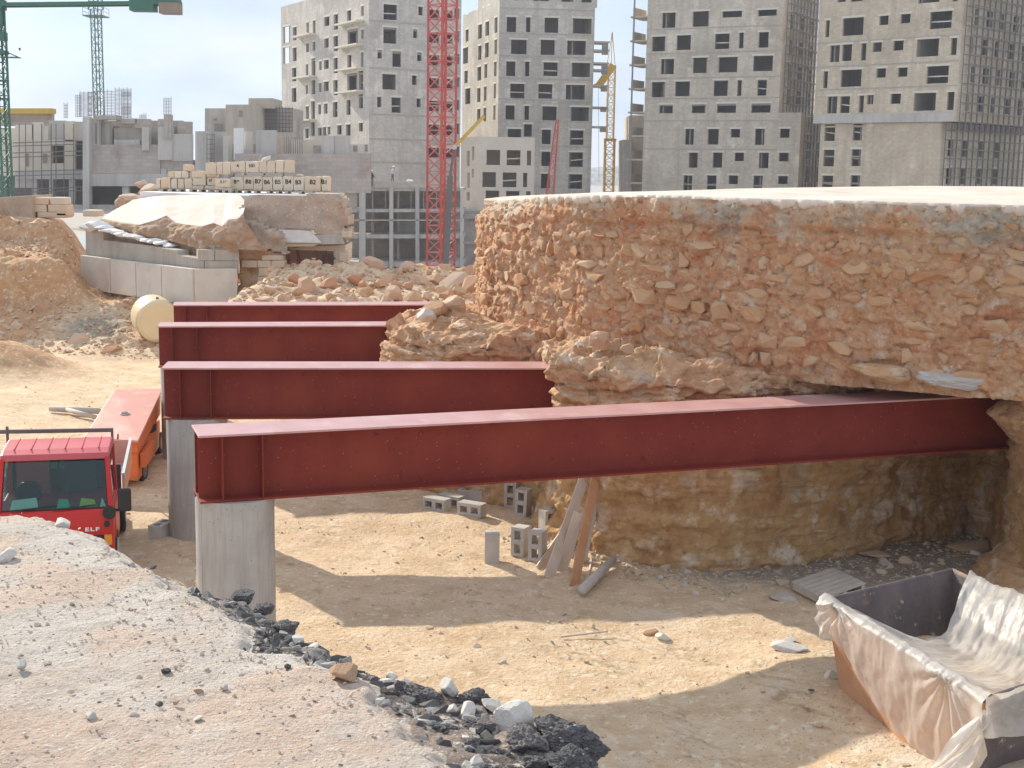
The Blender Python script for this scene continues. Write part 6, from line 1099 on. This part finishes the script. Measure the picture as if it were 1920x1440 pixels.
# low buildings, left
b = aty(180, 300, 130); O = (b.x, b.y, 0); t = thing('unfinished_building', 'low raw concrete building under construction with rebar cages, below the far green crane', 'building', O)
for nm, r, y, d, mt in (('pillar', (155, 219, 167, 395), 129, 1, 'precon'), ('block_wall', (166, 271, 300, 327), 130, .5, 'brickw'), ('ring_beam', (167, 326, 330, 349), 129.6, 1, 'precon'), ('block_wall', (300, 300, 360, 420), 130.2, .6, 'brickw'), ('pillar', (229, 348.5, 241, 395), 129.9, .8, 'precon'), ('rear_wall', (166, 345, 362, 420), 136, .4, 'inner'), ('upper_wall', (167, 222, 186, 271), 130, 3, 'precon'), ('upper_wall', (186, 228, 205, 271), 131, 2, 'precon'), ('upper_wall', (204, 236, 216, 271), 132.5, 2, 'inner'), ('upper_wall', (214, 240, 268, 272), 132, .5, 'precon'), ('low_parapet', (214, 262, 262, 273), 130.3, .5, 'precon'), ('pillar', (266, 238, 279, 282), 129.6, 1, 'precon'), ('core_wall', (186, 226, 300, 272), 134, .6, 'brickw'), ('floor_slab', (160, 322, 362, 326.5), 130.7, 8, 'inner'), ('wing_slab', (-40, 317, 158, 321), 131.6, 7, 'inner'), ('wing_slab', (-40, 262, 158, 265), 131.7, 7, 'inner'), ('wing_side', (157, 266, 160, 400), 131.6, 6, 'inner'), ('side_wall', (362, 300, 366, 420), 130.5, 8, 'inner'), ('shutter', (279, 240, 297, 282), 131, .5, 'brickw'), ('pillar', (296, 238, 323, 300), 129.8, 1.2, 'precon'), ('upper_wall', (322, 251, 358, 302), 130, 1, 'precon'), ('top_shutter', (333, 228, 357, 251), 130.4, 1, 'brickw'), ('top_shutter', (312, 226, 340, 251), 131, 1, 'oldcon'), ('top_shutter', (254, 223, 279, 240), 131, 1, 'brickw'), ('top_shutter', (296, 223, 308, 240), 130.6, 1, 'brickw'), ('rebar_column', (307, 215, 321, 260), 129.6, .7, 'oldcon'), ('platform', (177, 216, 218, 224), 129.5, 2, 'brickw'), ('platform', (218, 222, 256, 232), 131, 2, 'brickw'), ('door', (301, 316, 312, 346), 130.1, .05, 'precon'),
                        ('wing_wall', (120, 262, 140, 322), 131, .5, 'annex'), ('wing_wall', (28, 262, 97, 322), 131, .5, 'annex'), ('wing_wall', (97, 262, 120, 273), 131, .5, 'annex'), ('wing_wall', (97, 306, 120, 322), 131, .5, 'annex'), ('wing_band', (28, 320, 156, 336), 130.8, 1, 'precon'), ('rear_wall', (-40, 262, 160, 420), 137, .4, 'inner'), ('wing_top', (28, 234, 62, 264), 131.2, .5, 'annex'), ('wing_top', (60, 229, 78, 264), 131.2, .5, 'annex'), ('wing_top', (79, 236, 90, 264), 131.4, .5, 'annex'), ('wing_top', (92, 226, 122, 264), 131.8, .5, 'precon'), ('wing_top', (122, 227, 138, 264), 131, .5, 'annex'), ('wing_top', (139, 228, 156, 264), 131.6, .5, 'precon'), ('pillar', (60, 336, 69, 395), 131, .6, 'precon'), ('pillar', (92, 336, 99, 395), 131, .6, 'precon'), ('pillar', (129, 336, 141, 395), 131, .6, 'precon'), ('wing_wall', (-40, 240, 30, 330), 131.5, .5, 'annex'), ('wing_wall', (28, 330, 60, 352), 131.2, .4, 'precon'), ('wall_base', (-40, 384, 300, 420), 129.4, .8, 'oldcon'), ('formwork', (-30, 203, 96, 213), 139, 1.5, 'craneY'), ('far_wall', (-30, 212, 96, 236), 140, 1, 'brickw'), ('window', (48, 288, 53, 312), 130.9, .05, 'inner'), ('window', (80, 288, 88, 306), 130.9, .05, 'inner')): part(t, O, nm, r, y, d, mt)
sc_ = MB()
for y in (264, 270, 283, 291, 318, 326, 351, 357): sc_.bar(aty(24, y + 4, 130.2), aty(156, y, 129.6), .09)
for x in (36, 48, 62, 78, 96, 105, 120, 138): sc_.bar(aty(x, 232, 130.1), aty(x, 386, 130.1), .07)
obj('scaffold_tubes', sc_, MT['steel'], t, O, fix=False, kind='stuff')
for i, (x0, y0, x1, y1, n) in enumerate(((142, 178, 152, 220, 14), (150, 173, 172, 219, 22), (166, 172, 184, 218, 18), (194, 170, 216, 222, 18), (216, 166, 246, 224, 24), (228, 172, 246, 224, 20), (307, 184, 321, 216, 12), (262, 215, 274, 224, 4), (120, 195, 127, 222, 5))):
    m = MB(); yy = 131 + (i % 3) * 1.2; nx = max(3, int((x1 - x0) / 6.5))
    for k in range(n): z = y0 + (y1 - y0) * (k + .5) / n; m.bar(aty(x0, z, yy), aty(x1, z, yy), .04); 
    for k in range(nx + 1): x = x0 + (x1 - x0) * k / nx; m.bar(aty(x, y0 - random.uniform(0, 4), yy + (k % 2) * .5), aty(x, y1, yy + (k % 2) * .5), .035)
    obj('rebar_cage', m, MT['rebar'], t, O, fix=False, kind='stuff')
for x in (180, 190): obj('ladder_rail', MB().bar(aty(x, 230, 129.8), aty(x, 270, 129.8), .08), MT['steel'], t, O)
b = aty(450, 300, 125); O = (b.x, b.y, 0); t = thing('unfinished_building', 'pale concrete walls and shutter panels under construction behind the stacked blocks', 'building', O)
for nm, r, y, d, mt in (('wall', (366, 246, 393, 400), 125, 1, 'precon'), ('wall', (392, 247, 420, 400), 126, 1, 'precon'), ('wall', (418, 254, 428, 400), 125, 2, 'precon'), ('shutter_panel', (438, 240, 456, 300), 124.6, .4, 'limewash'), ('shutter_panel', (456, 247, 473, 300), 125.2, .4, 'precon'), ('wall', (424, 270, 480, 400), 127, 1, 'inner'), ('shutter_panel', (480, 244, 518, 290), 124.6, .4, 'precon'), ('wall', (517, 248, 552, 294), 126, 1, 'oldcon'), ('wall', (545, 262, 604, 296), 125.4, 1, 'annex'), ('shutter_panel', (603, 255, 626, 294), 124.6, .4, 'precon'), ('shutter_panel', (627, 254, 656, 295), 124.8, .4, 'precon'), ('wall', (656, 270, 691, 302), 125, 1, 'lintel'), ('block_wall', (440, 288, 694, 362), 123, 1, 'brickw'), ('window', (662, 273, 670, 284), 124.9, .05, 'inner'), ('window', (684, 271, 689, 284), 124.9, .05, 'inner'), ('window', (588, 273, 602, 288), 125.3, .05, 'brickw')): part(t, O, nm, r, y, d, mt)
for k in range(9): part(t, O, 'shutter_prop', (532 + k * 4.2, 257, 533.4 + k * 4.2, 288), 124.4, .12, 'inner')
for k in range(7): part(t, O, 'ladder_rung', (388, 252 + k * 9, 401, 253 + k * 9), 124.6, .06, 'steel')
for x in (387.5, 401): part(t, O, 'ladder_rail', (x, 250, x + 1, 316), 124.6, .06, 'steel')
b = aty(460, 230, 150); O = (b.x, b.y, 0); t = thing('low_block', 'grey blockwork building with a boxy roof room beside the balconied tower', 'building', O)
for nm, r, y, d, mt in (('wall', (384, 203, 424, 330), 151, 10, 'towA'), ('wall', (423, 196, 482, 330), 149, 10, 'towC'), ('roof_room', (466, 184, 512, 203), 152, 6, 'towC'), ('rear_wall', (480, 202, 548, 330), 154, 8, 'brickw'), ('window', (448, 207, 454, 219), 148.9, .06, 'inner'), ('opening', (494, 204, 520, 246), 153.8, .1, 'inner'), ('window', (400, 222, 406, 226), 150.9, .06, 'inner'), ('opening', (402, 232, 416, 246), 150.9, .06, 'inner')): part(t, O, nm, r, y, d, mt)
m = MB()
for k in range(12): m.bar(aty(482 + k * 6, 200, 153.4), aty(482 + k * 6, 262, 153.4), .07)
for k in range(8): m.bar(aty(480, 203 + k * 7, 153.4), aty(548, 204 + k * 7, 153.4), .07)
obj('scaffold_tubes', m, MT['steel'], t, O, fix=False, kind='stuff')
# ------------------------------------------------------------------ cranes
def lattice(base, top, side, mt, pan, legw, br, root, yaw=0.0, mt2=None, taper=1.0, O=None, z_only=False):
    d = (top - base).normalized(); x = Vector((math.cos(yaw), math.sin(yaw), 0)); x = (x - d * x.dot(d)).normalized(); y = d.cross(x); L = (top - base).length; n = max(2, int(round(L / pan)))
    cn = [(1, 1), (-1, 1), (-1, -1), (1, -1)]
    def P(k, f): s_ = side / 2 * (1 - (1 - taper) * f); return base + d * (L * f) + x * (cn[k][0] * s_) + y * (cn[k][1] * s_)
    for k in range(4): obj('leg', MB().bar(P(k, 0), P(k, 1), legw), MT[mt], root, O)
    m = MB()
    for i in range(n):
        f0, f1 = i / n, (i + 1) / n
        for k in range(4):
            k2 = (k + 1) % 4; m.bar(P(k, f0), P(k2, f0), br)
            m.bar(P(k, f0), P(k2, f1), br) if (i % 2 == 0 or z_only) else m.bar(P(k2, f0), P(k, f1), br)
    obj('bracing', m, MT[mt2 or mt], root, O, fix=False, kind='stuff')
b = aty(826, 520, 120); tp = b + Vector((0, 0, 36)); b.z = -7; O = (b.x, b.y, -7); t = thing('tower_crane', 'tall red lattice crane mast rising in front of the towers', 'crane', O); lattice(Vector((b.x, b.y, -7)), Vector((b.x, b.y, 30)), 1.75, 'craneR', 1.2, .20, .09, t, R(47), 'craneRl', 1, O, True)
obj('hoist_mast', MB().bar((b.x + .35, b.y - 1.05, -7), (b.x + .35, b.y - 1.05, 30), .22), MT['craneR'], t, O); obj('base', MB().box((b.x, b.y, -6.7), (4, 4, 1)), MT['precon'], t, O)
b = aty(11, 370, 100); O = (b.x, b.y, 0); t = thing('tower_crane', 'near green tower crane at the edge, its counter jib carrying two weights', 'crane', O); zs1 = aty(11, 20, 100).z; s_ = .72
lattice(Vector((b.x, b.y, 0)), Vector((b.x, b.y, aty(11, 75, 100).z)), .74, 'craneG', .8, .13, .055, t, R(44), None, 1, O)
lattice(Vector((b.x, b.y, aty(11, 75, 100).z)), Vector((b.x, b.y, zs1)), .68, 'craneG', .8, .12, .06, t, R(44), None, 1, O)
for y0, y1, w in ((60, 76, .95), (95, 102, 1.0), (150, 153, .9), (184, 187, .9), (20, 48, .8)): z0, z1 = aty(11, y1, 100).z, aty(11, y0, 100).z; obj('collar', MB().box((b.x, b.y, (z0 + z1) / 2), (w, w, z1 - z0)), MT['craneG'], t, O)
a, c = aty(26, 92, 100), aty(36, 108, 100); pl_ = obj('platform', MB().bar((b.x, b.y, c.z), c, .8, .06), MT['craneG'], t, O); obj('bracket', MB().bar((b.x, b.y, a.z), c, .07), MT['craneG'], pl_, O); obj('lamp', MB().tube(aty(36, 92, 100), aty(38, 92, 100), .10, 12), MT['black'], pl_, O)
jb, je = aty(8, 9.5, 100), aty(338, 6, 100)
for s2 in (-.5, .5): obj('jib_chord', MB().bar(jb + Vector((0, s2, 0)), je + Vector((0, s2, 0)), .26, .24), MT['craneG'], t, O)
obj('jib_floor', MB().bar(jb, je, .9, .05), MT['steel'], t, O)
for x0, x1, y0, y1, mt in ((247, 291, -6, 21, 'craneG'), (302, 338, 6, 26, 'weight'), (300, 336, -8, 6, 'craneG')): p, q = aty(x0, y1, 100), aty(x1, y0, 100); obj('counterweight', MB().box(((p.x + q.x) / 2, 100, (p.z + q.z) / 2), (q.x - p.x, 1.3, q.z - p.z)), MT[mt], t, O)
lattice(Vector((b.x, b.y, zs1)), Vector((b.x, b.y, zs1 + 7)), .7, 'craneG', .8, .12, .06, t, R(44), None, .2, O); obj('tie_bar', MB().bar((b.x, b.y, zs1 + 7), je, .06), MT['craneG'], t, O); obj('jib', MB().bar(jb, jb + Vector((-22, 2, .3)), .8, .7), MT['craneG'], t, O)
b = aty(186, 215, 205); O = (b.x, b.y, -4); t = thing('tower_crane', 'far green tower crane with a small platform, above the rebar cages', 'crane', O); zt_ = aty(186, 18, 205).z
lattice(Vector((b.x, b.y, -4)), Vector((b.x, b.y, zt_)), 1.12, 'craneG', 1.0, .15, .06, t, R(46), None, 1, O); z = aty(186, 31, 205).z
obj('platform', MB().box((b.x, b.y, z), (3.1, 3.1, .14)), MT['craneG'], t, O)
for s2 in (-1, 1):
    for h in (.6, 1.2): obj('handrail', MB().bar((b.x + s2 * 1.5, b.y - 1.5, z + h), (b.x + s2 * 1.5, b.y + 1.5, z + h), .05), MT['steel'], t, O)
    for k in (-1.5, 1.5): obj('rail_post', MB().bar((b.x + s2 * 1.5, b.y + k, z), (b.x + s2 * 1.5, b.y + k, z + 1.2), .05), MT['steel'], t, O)
lattice(Vector((b.x, b.y, zt_)), Vector((b.x, b.y, zt_ + 9)), 1.6, 'craneG', 1.2, .14, .07, t, R(46), None, .2, O); obj('jib', MB().bar((b.x, b.y, zt_ + 3), (b.x - 20, b.y - 30, zt_ + 3), .9, .8), MT['craneG'], t, O)
b, c = aty(1140, 400, 200), aty(1147, 122, 200); O = tuple(aty(1140, 400, 200)); t = thing('tower_crane', 'yellow and white lattice crane with its short jib folded down, between two towers', 'crane', O); md = b.lerp(c, .50)
lattice(b, md, 1.35, 'craneY', 1.1, .20, .10, t, R(4), None, 1, O); lattice(md, c, 1.0, 'craneY', 1.1, .16, .10, t, R(4), 'lintel', 1, O); obj('collar', MB().box(md, (1.8, 1.8, .35)), MT['craneY'], t, O)
obj('folded_jib', MB().bar(aty(1150, 122, 199), aty(1121, 163, 199), 1.0, 1.05), MT['craneY'], t, O); obj('jib_tip', MB().bar(aty(1126, 155, 199), aty(1110, 163, 199), .4), MT['craneY'], t, O); pk = aty(1148, 60, 200)
for x, y in ((1138, 124), (1153, 120), (1146, 120)): obj('peak_bar', MB().bar(pk, aty(x, y, 200), .10), MT['craneY'], t, O)
obj('hoist_rope', MB().bar(aty(1122, 163, 199), aty(1123, 340, 199), .045), MT['steel'], t, O)
b, c = aty(1031, 365, 150), aty(1045, 224, 150); O = tuple(b); t = thing('crane_boom', 'slim red lattice crane boom leaning before the grey tower', 'crane', O); lattice(b, c, .8, 'craneR', .8, .09, .05, t, R(8), None, .35, O); obj('boom_foot', MB().bar(b - Vector((0, 0, 12)), b, .6), MT['craneR'], t, O)
b, c = aty(852, 276, 119), aty(908, 217, 119); O = tuple(b); t = thing('pump_arm', 'yellow telescopic arm poking out beside the red crane mast', 'crane', O)
obj('upper_arm', MB().bar(b, c, .26, .30), MT['craneY'], t, O); k = aty(844, 330, 119); obj('lower_arm', MB().bar(b, k, .22, .26), MT['steel'], t, O); obj('elbow', MB().tube(b + Vector((0, -.4, 0)), b + Vector((0, .3, 0)), .22, 12), MT['chrome'], t, O); obj('mast_foot', MB().bar(k, Vector((k.x - .5, k.y, -7)), .5), MT['steel'], t, O)
# ------------------------------------------------------------------ workers on the deck
MT['skin'] = special('skin', Base_Color=(0.42, 0.24, 0.16, 1), Roughness=0.7); MT['navy'] = special('navy_overall', Base_Color=(0.04, 0.05, 0.09, 1), Roughness=0.9); MT['maroon'] = special('dark_shirt', Base_Color=(0.09, 0.04, 0.05, 1), Roughness=0.9); MT['pale_shirt'] = special('pale_shirt', Base_Color=(0.52, 0.53, 0.57, 1), Roughness=0.9); MT['trous'] = special('trousers', Base_Color=(0.16, 0.16, 0.19, 1), Roughness=0.9)
def person(px, py, y, rz, shirt, label, bend=0.0, arm=0.2):
    p = aty(px, py, y); t = thing('person', label, 'person', tuple(p), rz, 'workers on the concrete deck')
    J = [(0, 0, .92, .15), (0, bend * .4, 1.18, .135), (0, bend, 1.42, .15), (0, bend * 1.15, 1.52, .06), (0, bend * 1.3, 1.62, .095), (0, bend * 1.35, 1.72, .085)]; E = [(0, 1), (1, 2), (2, 3), (3, 4), (4, 5)]
    for s_ in (-1, 1):
        k = len(J); J += [(s_ * .10, 0, .86, .10), (s_ * .12, -.03 * s_, .48, .075), (s_ * .13, .03 * s_, .08, .055), (s_ * .13, -.12, .04, .05)]; E += [(0, k), (k, k + 1), (k + 1, k + 2), (k + 2, k + 3)]
        k = len(J); J += [(s_ * .20, bend, 1.42, .075), (s_ * (.27 + arm * .2), bend - .05, 1.15, .055), (s_ * (.22 + arm * .1), bend - .22 - arm * .4, 1.0 + arm * .2, .04), (s_ * .2, bend - .30 - arm * .4, .98 + arm * .2, .04)]; E += [(2, k), (k, k + 1), (k + 1, k + 2), (k + 2, k + 3)]
    me = bpy.data.meshes.new('body'); me.from_pydata([j[:3] for j in J], E, []); o = bpy.data.objects.new('body', me); COL.objects.link(o); o.parent = t
    mk = o.modifiers.new('skin', 'SKIN'); sv = me.skin_vertices[0].data if me.skin_vertices else None
    if sv is None:
        bm = bmesh.new(); bm.from_mesh(me); bm.verts.layers.skin.verify(); bm.to_mesh(me); bm.free(); sv = me.skin_vertices[0].data
    for i, j in enumerate(J): sv[i].radius = (j[3], j[3])
    sv[0].use_root = True; o.modifiers.new('sub', 'SUBSURF').levels = 1
    dg = bpy.context.evaluated_depsgraph_get(); me2 = bpy.data.meshes.new_from_object(o.evaluated_get(dg)); o.modifiers.clear(); o.data = me2; me2.materials.clear()
    for n_ in ('skin', shirt, 'trous'): me2.materials.append(MT[n_])
    for f in me2.polygons:
        c = f.center; f.material_index = 2 if c.z < .93 and abs(c.x) < .2 else (0 if c.z > 1.5 or (abs(c.x) > .19 and c.z < 1.08) else 1); f.use_smooth = True
    h = MB()
    for k, (r_, z) in enumerate(((.155, 1.70), (.125, 1.72), (.115, 1.79), (.07, 1.84), (.02, 1.855))): h.v += [(r_ * math.cos(i * .5236), bend * 1.35 - .01 + r_ * 1.1 * math.sin(i * .5236), z) for i in range(12)]
    for k in range(4): h.f += [(k * 12 + i, k * 12 + (i + 1) % 12, (k + 1) * 12 + (i + 1) % 12, (k + 1) * 12 + i) for i in range(12)]
    h.f += [tuple(range(12))[::-1], tuple(range(48, 60))]; obj('helmet', h, MT['hat'], t, None, True)
person(613, 342, 149.2, .8, 'navy', 'worker in dark blue with a white helmet, standing behind the numbered blocks', .12, .3)
person(698, 350, 149.6, 2.2, 'maroon', 'worker in dark clothes with a white helmet at the deck edge', .05, .1)
person(736, 342, 151.2, -.6, 'pale_shirt', 'worker in a pale shirt with a white helmet, bending over the deck', .18, .5)
boulder(768, 340, 150.6, 12, 'white sack lying on the working deck', 'sack', None, .5, 'hat', 1, .25, 'sack')
# ------------------------------------------------------------------ air
hz = bpy.data.materials.new('haze_air'); hz.use_nodes = True; t_ = hz.node_tree; t_.nodes.remove(t_.nodes['Principled BSDF']); pv = N(t_, 'ShaderNodeVolumePrincipled'); pv.inputs['Color'].default_value = (0.86, 0.90, 1.0, 1); pv.inputs['Density'].default_value = 0.00042; pv.inputs['Anisotropy'].default_value = 0.2
lk(t_, pv.outputs[0], t_.nodes['Material Output'].inputs['Volume'])
o = obj('haze', MB().box((0, 1650, 20), (1100, 3900, 64)), hz, kind='stuff'); o['label'] = 'thin dusty haze over the whole building site'
